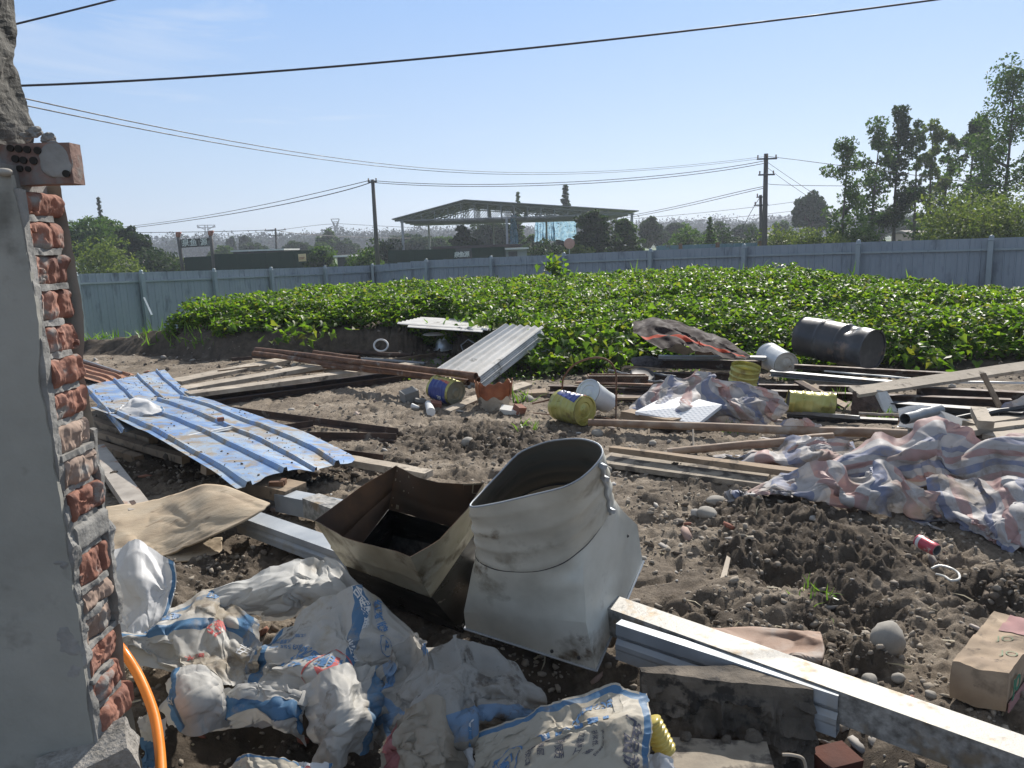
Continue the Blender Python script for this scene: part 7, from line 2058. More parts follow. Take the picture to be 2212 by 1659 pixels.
def clothmat(name, base, bands=(), stripes=None, stain=((.30, .25, .18), 5, .56, .14), stain2=None, rough=.6, weave=160, trans=.12, spec=.35):
    """bands: (axis, lo, hi, colour) in UV; stripes: (axis, [colours], repeats)"""
    if name in _mc: return _mc[name]
    m = pmat(name + '_b', [tuple(q * .9 for q in base), base], scale=5, rough=rough, bump=.0, uvs=False)
    m.name = name; t = m.node_tree; N = t.nodes; Lk = t.links; b = N['Principled BSDF']
    for l in list(b.inputs['Base Color'].links): src = l.from_socket; Lk.remove(l)
    uvn = N.new("ShaderNodeTexCoord"); sp = N.new("ShaderNodeSeparateXYZ"); Lk.new(uvn.outputs['UV'], sp.inputs[0])
    tc = uvn.outputs['Object']; last = src
    def mixc(fac, a, c):
        mx = N.new("ShaderNodeMix"); mx.data_type = 'RGBA'; Lk.new(fac, mx.inputs['Factor']); Lk.new(a, mx.inputs['A'])
        if isinstance(c, tuple): mx.inputs['B'].default_value = (*c, 1)
        else: Lk.new(c, mx.inputs['B'])
        return mx.outputs['Result']
    def mth(op, a, c=None):
        n = N.new("ShaderNodeMath"); n.operation = op
        for k, q in ((0, a), (1, c)):
            if q is None: continue
            if isinstance(q, (int, float)): n.inputs[k].default_value = q
            else: Lk.new(q, n.inputs[k])
        return n.outputs[0]
    if stripes:
        ax, cols, rep = stripes
        co_ = sp.outputs[ax]
        fr = mth('FRACT', mth('MULTIPLY', co_, rep)); cr = N.new("ShaderNodeValToRGB"); cr.color_ramp.interpolation = 'CONSTANT'
        k = len(cols); cr.color_ramp.elements[0].position = 0; cr.color_ramp.elements[0].color = (*cols[0], 1); cr.color_ramp.elements[1].position = 1 / k; cr.color_ramp.elements[1].color = (*cols[1], 1)
        for i in range(2, k): e_ = cr.color_ramp.elements.new(i / k); e_.color = (*cols[i], 1)
        Lk.new(fr, cr.inputs['Fac']); last = cr.outputs['Color']
        ns = N.new("ShaderNodeTexNoise"); ns.inputs['Scale'].default_value = 9; ns.inputs['Detail'].default_value = 6; Lk.new(tc, ns.inputs['Vector'])
        mr = N.new("ShaderNodeMapRange"); mr.inputs['From Min'].default_value = .4; mr.inputs['From Max'].default_value = .75; mr.inputs['To Max'].default_value = .6; Lk.new(ns.outputs['Fac'], mr.inputs['Value'])
        last = mixc(mr.outputs['Result'], last, base)
    for (ax, lo, hi, c) in bands:
        f = mth('MULTIPLY', mth('GREATER_THAN', sp.outputs[ax], lo), mth('LESS_THAN', sp.outputs[ax], hi)); last = mixc(f, last, c)
    for st_ in (stain, stain2):
        if st_ is None: continue
        c, sc, th_, wd = st_
        ns = N.new("ShaderNodeTexNoise"); ns.inputs['Scale'].default_value = sc; ns.inputs['Detail'].default_value = 10; ns.inputs['Roughness'].default_value = .68; Lk.new(tc, ns.inputs['Vector'])
        mr = N.new("ShaderNodeMapRange"); mr.inputs['From Min'].default_value = th_; mr.inputs['From Max'].default_value = th_ + wd; mr.inputs['To Max'].default_value = .9; Lk.new(ns.outputs['Fac'], mr.inputs['Value'])
        last = mixc(mr.outputs['Result'], last, c)
    Lk.new(last, b.inputs['Base Color']); b.inputs['Specular IOR Level'].default_value = spec
    wv = N.new("ShaderNodeTexChecker"); wv.inputs['Scale'].default_value = weave; Lk.new(uvn.outputs['UV'], wv.inputs['Vector'])
    nz2 = N.new("ShaderNodeTexNoise"); nz2.inputs['Scale'].default_value = 26; nz2.inputs['Detail'].default_value = 8; Lk.new(tc, nz2.inputs['Vector'])
    b1_ = N.new("ShaderNodeBump"); b1_.inputs['Strength'].default_value = .15; b1_.inputs['Distance'].default_value = .001; Lk.new(wv.outputs['Fac'], b1_.inputs['Height'])
    b2n = N.new("ShaderNodeBump"); b2n.inputs['Strength'].default_value = .16; b2n.inputs['Distance'].default_value = .008; Lk.new(nz2.outputs['Fac'], b2n.inputs['Height']); Lk.new(b1_.outputs['Normal'], b2n.inputs['Normal']); Lk.new(b2n.outputs['Normal'], b.inputs['Normal'])
    tr = N.new("ShaderNodeBsdfTranslucent"); Lk.new(last, tr.inputs['Color']); ms = N.new("ShaderNodeMixShader"); ms.inputs['Fac'].default_value = trans
    Lk.new(b.outputs['BSDF'], ms.inputs[1]); Lk.new(tr.outputs['BSDF'], ms.inputs[2]); Lk.new(ms.outputs['Shader'], N['Material Output'].inputs['Surface'])
    _mc[name] = m
    return m
BL = (.07, .16, .28); WH = (.45, .44, .41); DW = (.42, .40, .35)
M_print_blue = pmat('print_blue', [(.06, .15, .30), (.10, .21, .38)], scale=30, rough=.6, bump=0, stain=((.4, .38, .34), 40, .60, .05))
M_print_red = pmat('print_red', [(.40, .06, .06), (.46, .12, .10)], scale=30, rough=.6, bump=0, stain=((.45, .42, .38), 40, .58, .05))
M_print_white = pmat('print_white', [(.5, .5, .5), (.62, .62, .6)], scale=30, rough=.6, bump=0)
M_print_dark = pmat('print_dark', [(.05, .05, .07), (.09, .09, .11)], scale=30, rough=.6, bump=0, stain=((.36, .33, .28), 40, .60, .05))
gK = 'discarded cement sacks in the foreground'
def prints(o, X, W_, H_, items):
    for (s_, size, uc, vc, an, m, bold) in items:
        r_ = drape_on(X, s_, size, uc, vc, R(an), W_, H_, off=.0022, bold=bold, maxedge=.010, fv=-1)
        if r_ is None: continue
        mb = MB(); mb.add(*r_); build('printed_text', mb, m, o)
def poly_print(o, X, W_, H_, uc, vc, pts, m, closed=True, wdt=.004, fill=False):
    """outline drawing on the cloth, pts in metres round (uc,vc)"""
    pts = np.array(pts, float)
    if fill:
        bm = bmesh.new(); vs = [bm.verts.new((x_, y_, 0)) for x_, y_ in pts]; bm.faces.new(vs); bmesh.ops.triangulate(bm, faces=bm.faces)
        for _ in range(4):
            es = [e for e in bm.edges if e.calc_length() > .012]
            if es: bmesh.ops.subdivide_edges(bm, edges=es, cuts=1); bmesh.ops.triangulate(bm, faces=[f for f in bm.faces if len(f.verts) > 3])
        bm.verts.index_update(); V_ = np.array([v.co[:] for v in bm.verts]); F_ = [tuple(v.index for v in f.verts) for f in bm.faces]; bm.free()
    else:
        if closed: pts = np.r_[pts, pts[:1]]
        out = []
        for i in range(len(pts) - 1):
            k = max(1, int(np.linalg.norm(pts[i + 1] - pts[i]) / .008))
            out += [pts[i] + (pts[i + 1] - pts[i]) * j / k for j in range(k)]
        out.append(pts[-1]); out = np.array(out); tg = np.gradient(out, axis=0); nn_ = np.stack([-tg[:, 1], tg[:, 0]], -1); nn_ /= np.linalg.norm(nn_, axis=1, keepdims=True) + 1e-9
        V_ = np.concatenate([out - nn_ * wdt / 2, out + nn_ * wdt / 2]); k = len(out); V_ = np.c_[V_, np.zeros(len(V_))]; F_ = [(i, i + 1, k + i + 1, k + i) for i in range(k - 1)]
    q = surf_at(X, uc + V_[:, 0] / W_, vc - V_[:, 1] / H_, .0024); mb = MB(); mb.add(q, F_); build('printed_mark', mb, m, o)

SK = {}
def sack(key, ctrl, label, m, seed, excess=1.25, nu=56, nv=56, items=(), W_=None, **kw):
    ctrl = [[(q[0], q[1], q[2] * .8) for q in row] for row in ctrl]
    kw['crease'] = kw.get('crease', 1.0) * 1.7
    X = cloth(ctrl, int(nu * 1.9), int(nv * 1.9), excess, seed, coarse=11.0, **kw)
    o = cloth_obj('cement_sack', X, m, label, 'sack', gK)
    Wm = np.linalg.norm(np.diff(X, axis=0), axis=-1).sum(0).mean(); Hm = np.linalg.norm(np.diff(X, axis=1), axis=-1).sum(1).mean()
    if items: prints(o, X, Wm, Hm, items)
    SK[key] = (o, X, Wm, Hm); return o
M_s1 = clothmat('white_woven', (.58, .585, .59), bands=[(0, .93, .985, BL)], stain=((.45, .43, .40), 6, .60, .14))
M_s2 = clothmat('sack_blue_band', WH, bands=[(1, .06, .12, BL), (1, .30, .40, BL), (0, .86, .97, BL)], stain=((.30, .255, .19), 4, .47, .14), stain2=((.15, .12, .09), 9, .56, .1))
M_s3 = clothmat('sack_white_back', (.50, .50, .48), bands=[(0, .02, .07, BL)], stain=((.34, .31, .26), 4, .52, .16), stain2=((.24, .21, .17), 10, .6, .1))
M_s4 = clothmat('sack_front', WH, bands=[(0, .55, .64, BL), (1, .93, .98, BL), (0, .02, .07, BL)], stain=((.33, .29, .22), 5, .49, .14), stain2=((.16, .13, .095), 7, .56, .08))
M_s5 = clothmat('sack_grey_dirty', (.30, .29, .265), bands=[(1, .60, .72, (.13, .21, .32)), (0, .10, .16, (.13, .21, .32))], stain=((.19, .165, .13), 5, .48, .14), stain2=((.10, .085, .07), 9, .55, .08))
M_s6 = clothmat('sack_cream', (.42, .385, .315), bands=[(0, .94, .99, BL), (1, .015, .06, BL)], stain=((.27, .225, .16), 4, .50, .14), stain2=((.13, .10, .07), 6, .57, .08))
PB, PR, PW, PD = M_print_blue, M_print_red, M_print_white, M_print_dark
sack('a', [[(240, 1172, .46), (295, 1160, .50), (372, 1205, .42)], [(232, 1230, .38), (300, 1235, .40), (368, 1262, .32)], [(240, 1305, .24), (300, 1300, .28), (345, 1330, .2)], [(252, 1380, .10), (300, 1385, .12), (335, 1370, .08)]],
     'brightest white woven sack standing crumpled against the brick wall', M_s1, 3, 1.22, crease=.7)
sack('c', [[(450, 1262, .26), (530, 1225, .32), (620, 1188, .38), (700, 1185, .38), (765, 1240, .30)], [(440, 1292, .20), (530, 1270, .24), (620, 1250, .30), (710, 1250, .30), (775, 1280, .24)], [(450, 1320, .12), (540, 1305, .12), (630, 1300, .14), (710, 1300, .15), (780, 1320, .12)]],
     'plain white sack peaked under the square hopper', M_s3, 5, 1.2, nu=70, nv=44)
sack('b', [[(280, 1325, .24), (350, 1300, .27), (430, 1275, .24), (480, 1285, .20), (540, 1315, .26)], [(268, 1370, .20), (350, 1362, .19), (430, 1372, .16), (490, 1372, .16), (546, 1375, .24)], [(290, 1405, .10), (370, 1425, .10), (450, 1448, .10), (510, 1452, .10), (545, 1430, .13)]],
     'folded sack with blue bands and red emblem beside the white sack', M_s2, 7, 1.25, nu=76, nv=56,
     items=[('复合硅酸盐', .040, .22, .22, 8, PB, .001), ('中国', .055, .86, .55, 60, PW, .001), ('42.5R', .040, .93, .20, 70, PB, .0005), ('红狮', .055, .66, .45, 20, PR, .001), ('水泥', .04, .45, .62, 5, PR, .001), ('红狮牌', .04, .60, .08, -5, PB, .001)])
sack('d', [[(600, 1345, .24), (660, 1295, .32), (735, 1268, .38), (815, 1290, .34), (895, 1350, .22)], [(560, 1385, .20), (640, 1365, .26), (735, 1350, .32), (810, 1360, .28), (885, 1395, .18)], [(545, 1435, .12), (630, 1430, .2), (720, 1430, .25), (790, 1430, .2), (860, 1430, .12)], [(560, 1490, .06), (640, 1500, .12), (700, 1510, .14), (760, 1490, .12), (820, 1470, .06)]],
     'largest printed sack in the middle with a red animal figure and blue band', M_s4, 9, 1.16, crease=.85, nu=84, nv=84,
     items=[('复合硅酸盐', .036, .60, .10, -62, PW, .001), ('业公司', .045, .60, .42, -62, PW, .001), ('红狮牌', .042, .78, .12, -50, PB, .001), ('P', .045, .80, .33, -15, PB, .0008), ('硅酸盐水泥', .055, .36, .48, 160, PB, .0015), ('42.5R', .05, .27, .56, 160, PB, .001),
            ('50KG', .028, .24, .40, 170, PB, .0005), ('4008 555 888', .022, .16, .32, 165, PB, .0003), ('江阴市武都镇中路', .020, .17, .22, 165, PB, .0003), ('®', .03, .34, .78, 160, PR, .0004)])
o, X, Wm, Hm = SK['d']
fig = [(-.02, -.10), (.0, -.05), (.03, -.03), (.06, -.05), (.075, -.04), (.06, -.015), (.04, .0), (.045, .03), (.02, .055), (.03, .09), (.015, .095), (.0, .06), (-.02, .04), (-.05, .05), (-.06, .04), (-.03, .015), (-.035, -.02), (-.05, -.07), (-.035, -.08)]
poly_print(o, X, Wm, Hm, .48, .68, fig, PR, fill=True)
poly_print(o, X, Wm, Hm, .48, .68, [(math.cos(a) * .095, math.sin(a) * .125) for a in np.linspace(0.3, 5.6, 30)], PR, closed=False, wdt=.006)
poly_print(o, X, Wm, Hm, .80, .33, [(math.cos(a) * .034, math.sin(a) * .034) for a in np.linspace(0, 2 * math.pi, 9)[:-1]], PB, wdt=.003)
sack('e', [[(365, 1455, .2), (395, 1425, .27), (440, 1428, .28), (478, 1455, .2)], [(348, 1500, .14), (400, 1485, .26), (450, 1485, .25), (485, 1505, .15)], [(355, 1545, .06), (405, 1555, .12), (450, 1550, .12), (490, 1530, .06)]],
     'small upright puffed sack tip with blue corner right of the hose', clothmat('sack_puff', WH, bands=[(0, .10, .26, BL)], stain=((.38, .34, .28), 6, .55, .14)), 11, 1.3, crease=.55, items=[('红', .055, .17, .5, 70, PW, .001)])
sack('f', [[(470, 1485, .16), (530, 1465, .22), (590, 1478, .20), (640, 1520, .12)], [(455, 1515, .10), (530, 1510, .16), (590, 1520, .16), (640, 1550, .08)], [(470, 1545, .02), (540, 1550, .04), (600, 1555, .04), (650, 1580, .0)]],
     'crumpled sack strip with blue patches over the dark clod', clothmat('sack_strip', WH, bands=[(1, .3, .5, BL)], stain=((.36, .31, .25), 5, .54, .14)), 13, 1.3)
sack('g', [[(655, 1465, .22), (720, 1430, .30), (800, 1420, .26), (850, 1440, .2)], [(665, 1520, .16), (735, 1500, .26), (790, 1490, .22), (835, 1500, .14)], [(680, 1590, .08), (730, 1560, .18), (790, 1550, .15), (815, 1550, .06)], [(690, 1660, .0), (735, 1630, .05), (770, 1600, .04), (800, 1590, .0)]],
     'long twisted sack hanging down in the middle below the red animal figure', clothmat('sack_twist', (.42, .41, .38), bands=[(0, .70, .84, (.10, .2, .32))], stain=((.30, .26, .20), 5, .50, .14), stain2=((.16, .13, .1), 9, .58, .1)), 15, 1.35, crease=.7, nu=60, nv=76)
sack('h', [[(800, 1445, .22), (860, 1375, .36), (930, 1350, .42), (1020, 1368, .38), (1110, 1420, .26)], [(790, 1490, .16), (870, 1450, .28), (945, 1430, .36), (1035, 1440, .32), (1150, 1475, .2)], [(820, 1530, .08), (890, 1520, .2), (960, 1520, .26), (1050, 1515, .22), (1165, 1520, .12)], [(850, 1560, .0), (900, 1570, .08), (970, 1580, .1), (1050, 1570, .08), (1140, 1570, .02)]],
     'large mud smeared grey sack heaped in front of the elbow duct', M_s5, 17, 1.38, nu=92, nv=80, items=[('中国', .06, .12, .35, 40, PB, .001), ('水泥', .05, .42, .18, 20, PB, .001)])
sack('i', [[(835, 1570, .20), (885, 1515, .30), (945, 1500, .32), (1005, 1550, .22)], [(822, 1620, .10), (885, 1590, .20), (950, 1600, .22), (1010, 1620, .12)], [(825, 1690, .02), (890, 1690, .06), (950, 1700, .06), (1012, 1700, .02)]],
     'brown stained sack with frayed folds in the bottom middle', clothmat('sack_brown', (.30, .265, .21), bands=[(0, .04, .18, (.30, .12, .12))], stain=((.22, .17, .12), 4, .50, .14), stain2=((.09, .07, .055), 6, .60, .08)), 19, 1.38, nu=64, nv=70)
sack('n', [[(985, 1548, .20), (1030, 1540, .24)], [(978, 1600, .12), (1026, 1600, .16)], [(975, 1690, .03), (1022, 1690, .06)]],
     'narrow upright sack fold with a solid blue square', clothmat('sack_fold', (.52, .53, .54), bands=[(1, .10, .42, BL)], stain=((.36, .33, .28), 6, .6, .14)), 21, 1.15, nu=30, nv=60)
sack('j', [[(1032, 1560, .20), (1110, 1520, .28), (1200, 1488, .36), (1320, 1448, .43), (1398, 1462, .40)], [(1020, 1600, .18), (1110, 1565, .27), (1220, 1540, .35), (1330, 1520, .38), (1405, 1545, .33)], [(1016, 1640, .14), (1110, 1620, .22), (1220, 1605, .29), (1330, 1600, .3), (1390, 1615, .24)], [(1018, 1700, .06), (1110, 1700, .14), (1220, 1700, .18), (1320, 1700, .18), (1375, 1700, .12)]],
     'big cream printed sack at the bottom right with a round blue emblem', M_s6, 23, 1.12, crease=.7, nu=96, nv=84,
     items=[('产品说明', .062, .86, .66, -95, PD, .002), ('品质优', .036, .13, .62, -92, PB, .0008), ('中国公司', .036, .62, .17, 8, PB, .001)] +
           [(s_, .026, .34 + .068 * (5 - k), .36, 175, PW, .001) for k, s_ in enumerate('654321'[::-1])] +
           [(s_, .019, .36 + .06 * k, .60, -92, PD, .0002) for k, s_ in enumerate(['新公司安装', '质量层', '应有保质', '立即停工', '砂浆性、硬', '给水凝结时'])])
o, X, Wm, Hm = SK['j']
poly_print(o, X, Wm, Hm, .22, .60, [(math.cos(a) * .052, math.sin(a) * .062) for a in np.linspace(0, 2 * math.pi, 29)[:-1]], PB, wdt=.004)
poly_print(o, X, Wm, Hm, .22, .60, [(math.cos(a) * .020 , math.sin(a) * .022) for a in np.linspace(0, 2 * math.pi, 15)[:-1]], PB, fill=True)
poly_print(o, X, Wm, Hm, .22, .60, [(math.cos(a) * .028, math.sin(a) * .031) for a in np.linspace(0, 2 * math.pi, 19)[:-1]], PB, wdt=.004)
for k in range(6):
    poly_print(o, X, Wm, Hm, .34 + .068 * k, .36, [(-.014, -.018), (.014, -.018), (.014, .018), (-.014, .018)], PB, fill=True)
# numerals stand proud of their squares
r_ = [c for c in o.children if c.name.startswith('printed_text')]
sack('k', [[(478, 1640, .14), (520, 1612, .2), (580, 1618, .2), (628, 1645, .12)], [(470, 1700, .06), (540, 1705, .1), (600, 1705, .1), (640, 1715, .05)]],
     'cream sack crest at the bottom edge left of the pink lettered scrap', M_s6, 25, 1.3, nu=50, nv=36, items=[('5', .04, .12, .5, 60, PB, .001)])
sack('l', [[(612, 1640, .12), (655, 1622, .16), (700, 1635, .1)], [(605, 1700, .04), (655, 1700, .08), (700, 1705, .04)]],
     'scrap of sack with pink lettering at the bottom edge', M_s1, 27, 1.2, nu=36, nv=36, items=[('有限', .035, .6, .3, 80, PR, .001), ('武汉', .035, .3, .3, 80, PB, .001)])
sack('m', [[(1325, 1655, .12), (1395, 1612, .2), (1440, 1615, .2), (1482, 1662, .1)], [(1300, 1720, .02), (1380, 1715, .08), (1440, 1715, .08), (1500, 1720, .0)]],
     'white plastic sack corner under the yellow ribbed bottle', M_s1, 29, 1.25, nu=50, nv=36)
sack('o', [[(288, 1530, .2), (345, 1532, .2)], [(286, 1580, .12), (342, 1585, .12)], [(300, 1650, .02), (330, 1640, .03)]],
     'thin sack flap with blue tip hanging behind the orange hose', clothmat('sack_flap', WH, bands=[(1, .45, .95, BL)], stain=((.38, .34, .28), 6, .6, .14)), 31, 1.15, nu=30, nv=50)

# ---- striped tarpaulin
RD, BU, WT = (.40, .26, .245), (.19, .215, .31), (.44, .425, .42)
def tarp(ctrl, label, seed, stripes, excess=1.25, nu=76, nv=60, base=(.38, .35, .345), group='striped tarpaulin heaps on the right', name='striped_tarpaulin', **kw):
    X = cloth(ctrl, int(nu * 1.5), int(nv * 1.5), excess, seed, coarse=9.0, crease=1.5, **kw)
    m = clothmat('tarp_%d' % seed, base, stripes=stripes, stain=((.26, .22, .18), 4.5, .50, .16), stain2=((.13, .11, .09), 8, .60, .1), rough=.68, trans=.12, spec=.25)
    return cloth_obj(name, X, m, label, 'tarpaulin', group)
cols = [WT, BU, WT, RD]
tarp([[(1370, 860, .16), (1430, 822, .32), (1510, 800, .42), (1580, 815, .40), (1668, 838, .34)], [(1360, 885, .10), (1420, 850, .24), (1510, 828, .32), (1590, 836, .32), (1690, 862, .24)], [(1385, 910, .03), (1450, 890, .14), (1530, 872, .2), (1600, 868, .24), (1680, 888, .14)], [(1480, 920, .0), (1520, 915, .03), (1570, 912, .04), (1630, 912, .05), (1690, 915, .02)]],
     'blue white and pink striped tarpaulin heap round the white foam board', 41, (0, cols, 4.2), 1.3, nu=96, nv=72)
tarp([[(1730, 1012, .16), (1830, 962, .28), (1930, 922, .40), (2000, 903, .46), (2080, 912, .42), (2150, 928, .36), (2270, 940, .36)], [(1700, 1030, .14), (1820, 990, .24), (1930, 962, .34), (2010, 955, .36), (2060, 960, .32), (2150, 955, .32), (2270, 965, .30)], [(1690, 1055, .07), (1810, 1025, .15), (1930, 1005, .22), (2010, 1000, .22), (2080, 1010, .2), (2160, 990, .22), (2270, 1005, .2)], [(1690, 1066, .02), (1810, 1050, .06), (1930, 1030, .12), (2020, 1030, .12), (2100, 1040, .1), (2170, 1030, .12), (2270, 1045, .12)]],
     'large long fold of red blue and white striped tarpaulin crossing to the right edge', 43, (1, [RD, WT, BU, WT, RD, WT, BU, WT], 1.3), 1.2, nu=110, nv=60)
tarp([[(1590, 1072, .06), (1680, 1020, .16), (1780, 1000, .26), (1850, 1010, .24), (1905, 990, .30), (1990, 1040, .24), (2060, 1060, .16)], [(1600, 1085, .03), (1690, 1055, .12), (1790, 1045, .18), (1860, 1052, .18), (1930, 1050, .2), (2000, 1075, .16), (2070, 1095, .08)], [(1650, 1095, .0), (1720, 1090, .02), (1800, 1090, .04), (1880, 1100, .05), (1940, 1110, .04), (2010, 1115, .04), (2060, 1125, .0)]],
     'muddy crumpled front heap of striped tarpaulin with a pointed peak', 45, (0, [WT, RD, WT, BU, WT, RD], 2.6), 1.42, nu=120, nv=60, base=(.40, .37, .35))
tarp([[(2010, 1030, .22), (2080, 1015, .26), (2150, 1020, .28), (2260, 1030, .3)], [(2030, 1070, .16), (2100, 1065, .2), (2170, 1070, .22), (2270, 1080, .2)], [(2070, 1110, .1), (2120, 1115, .14), (2180, 1120, .15), (2270, 1130, .14)], [(2110, 1150, .02), (2160, 1175, .03), (2210, 1185, .03), (2280, 1195, .02)]],
     'grey blue and pink tarpaulin tongue falling to the right edge above the can', 47, (0, [BU, WT, RD, WT], 2.4), 1.3, nu=72, nv=80)
tarp([[(1560, 985, .03), (1640, 962, .10), (1730, 945, .18), (1830, 952, .15)], [(1540, 1000, .02), (1640, 985, .10), (1740, 975, .16), (1840, 985, .1)], [(1580, 1015, .0), (1660, 1012, .02), (1750, 1015, .03), (1830, 1015, .02)]],
     'small blue white tarpaulin lump between the slanting pole and the tapered plank', 49, (0, cols, 2.4), 1.38, nu=70, nv=44)
tarp([[(1655, 935, .06), (1700, 902, .22), (1740, 895, .26), (1790, 915, .18), (1870, 930, .12)], [(1650, 948, .02), (1700, 935, .10), (1750, 930, .12), (1800, 938, .1), (1880, 945, .04)]],
     'tarpaulin peak sticking up behind the long round pole', 51, (0, cols, 1.8), 1.25, nu=70, nv=36)
tarp([[(1712, 952, .20), (1770, 935, .26), (1830, 940, .22)], [(1700, 968, .13), (1770, 960, .2), (1840, 962, .14)]],
     'small tarpaulin flap folded over the long round pole', 53, (1, [WT, RD, WT], 1.2), 1.2, nu=50, nv=26)
tarp([[(2150, 880, .14), (2190, 858, .24), (2260, 840, .3)], [(2150, 895, .06), (2200, 890, .1), (2270, 885, .12)]],
     'bluish crumpled tarpaulin behind the stacked boards at the right edge', 55, (0, [WT, BU], 2), 1.3, nu=44, nv=30)
tarp([[(1575, 1068, .07), (1640, 1050, .12), (1700, 1050, .14)], [(1590, 1085, .02), (1650, 1080, .05), (1700, 1085, .05)]],
     'frayed pale tarpaulin strands at the end of the wide muddy board', 57, (0, [WT, BU, WT], 3), 1.4, nu=50, nv=30)
tarp([[(2030, 1105, .06), (2080, 1095, .1)], [(1960, 1110, .05), (2010, 1120, .04)], [(1990, 1140, .0), (2030, 1150, .0)]],
     'torn tarpaulin tatter trailing on the churned mud', 59, (1, [WT, BU, WT], 1), 1.25, nu=36, nv=40)
# brown tarpaulin on the vines
Xb = cloth([[P(1376, 690, 9.6), P(1430, 684, 9.8), P(1500, 702, 9.6), P(1560, 725, 9.2), P(1615, 755, 8.8)], [P(1380, 712, 9.2), P(1440, 704, 9.3), P(1505, 724, 9.1), P(1560, 742, 8.9), P(1612, 760, 8.6)], [P(1430, 740, 8.9), P(1470, 735, 8.9), P(1520, 748, 8.8), P(1565, 758, 8.7), P(1605, 764, 8.5)]] if False else
           [[tuple(P(1376, 690, 9.6)) + (0,), tuple(P(1430, 684, 9.8)) + (0,), tuple(P(1500, 702, 9.6)) + (0,), tuple(P(1560, 725, 9.2)) + (0,), tuple(P(1615, 755, 8.8)) + (0,)],
            [tuple(P(1380, 712, 9.1)) + (0,), tuple(P(1440, 704, 9.2)) + (0,), tuple(P(1505, 724, 9.0)) + (0,), tuple(P(1560, 742, 8.8)) + (0,), tuple(P(1612, 760, 8.5)) + (0,)],
            [tuple(P(1430, 742, 8.7)) + (0,), tuple(P(1470, 738, 8.7)) + (0,), tuple(P(1520, 750, 8.6)) + (0,), tuple(P(1565, 760, 8.5)) + (0,), tuple(P(1605, 766, 8.3)) + (0,)]],
           80, 40, 1.16, 61)
cloth_obj('brown_tarpaulin', Xb, clothmat('brown_tarp', (.030, .020, .019), bands=[(1, .66, .76, (.40, .05, .02))], stain=((.07, .052, .048), 3, .60, .14), rough=.8, trans=.0, spec=.15), 'dark brown tarpaulin with orange red edge thrown over the vines', 'tarpaulin')
slab([GH(1500, 762, .22), GH(1560, 770, .2), GH(1555, 757, .3), GH(1510, 749, .32)], .02, pmat("corrugated_card", [(.16, .11, .09), (.24, .18, .15)], scale=3, stretch=(40, 1, 1), rough=.9, bump=.8, bscale=20), 'ridged brown board below the brown tarpaulin', 'ridged_board', 'board')
slab([GH(1440, 752, .2), GH(1478, 762, .16), GH(1500, 757, .2), GH(1462, 740, .28)], .03, M_wood2, 'pale wood piece poking out under the brown tarpaulin left side', 'wood_piece', 'board')
# white plastic at right, foam board, plastic scrap on blue sheet
Xb = cloth([[(1948, 872, .22), (1990, 868, .24), (2030, 880, .2), (2092, 900, .14)], [(1950, 895, .14), (1990, 892, .15), (2035, 898, .13), (2095, 912, .08)], [(1945, 920, .04), (1985, 925, .03), (2035, 922, .03), (2090, 925, .03)]], 56, 44, 1.22, 63)
cloth_obj('plastic_sheet', Xb, clothmat('white_plastic_sheet', (.62, .64, .66), stain=((.45, .42, .38), 5, .62, .12), rough=.3, trans=.2), 'crumpled white plastic sheet holding the stubby grey tube', 'plastic sheet')
fa, fb, fc, fd = PF(1372, 889, .14), PF(1452, 848, .22), PF(1560, 874, .20), PF(1506, 916, .08)
fo = slab([fa, fb, fc, fd], .03, pmat("foam", [(.66, .68, .70), (.74, .76, .78)], scale=8, rough=.7, bump=.1, stain=((.5, .47, .42), 4, .66, .1)), 'white foam board with rows of dashes lying on the striped heap', 'foam_board', 'board')
mb = MB(); nrm_ = np.cross(fb - fa, fd - fa); nrm_ /= np.linalg.norm(nrm_); nrm_ *= np.sign(nrm_[2])
for i in range(9):
    for j in range(16):
        f = (i + .5 + .5 * (j % 2)) / 10; g = (j + 1) / 18
        q = fd + (fc - fd) * g + (fa - fd) * f * .95; e1 = (fa - fd) / np.linalg.norm(fa - fd); e2 = (fc - fd) / np.linalg.norm(fc - fd)
        mb.add([q + nrm_ * .002 + e1 * a_ * .011 + e2 * b_ * .004 for a_, b_ in ((-1, -1), (1, -1), (1, 1), (-1, 1))], [(0, 1, 2, 3)])
build('dashes', mb, pmat('foam_dash', [(.85, .86, .87), (.9, .9, .9)], rough=.5, bump=0), fo)
Xb = cloth([[(250, 882, .37), (290, 862, .40), (318, 860, .40), (345, 872, .36)], [(240, 890, .35), (285, 885, .36), (320, 885, .36), (348, 880, .35)]], 44, 26, 1.3, 65, floor=.0, hold=.05)
cloth_obj('plastic_bag', Xb, M_s1, 'small crumpled white plastic bag lying on the upper blue sheet', 'plastic bag')
Xb = cloth([[(425, 862, .24), (455, 862, .22), (480, 872, .2)], [(430, 872, .22), (462, 878, .2), (486, 882, .18)]], 40, 24, 1.15, 66, floor=0, hold=.05)

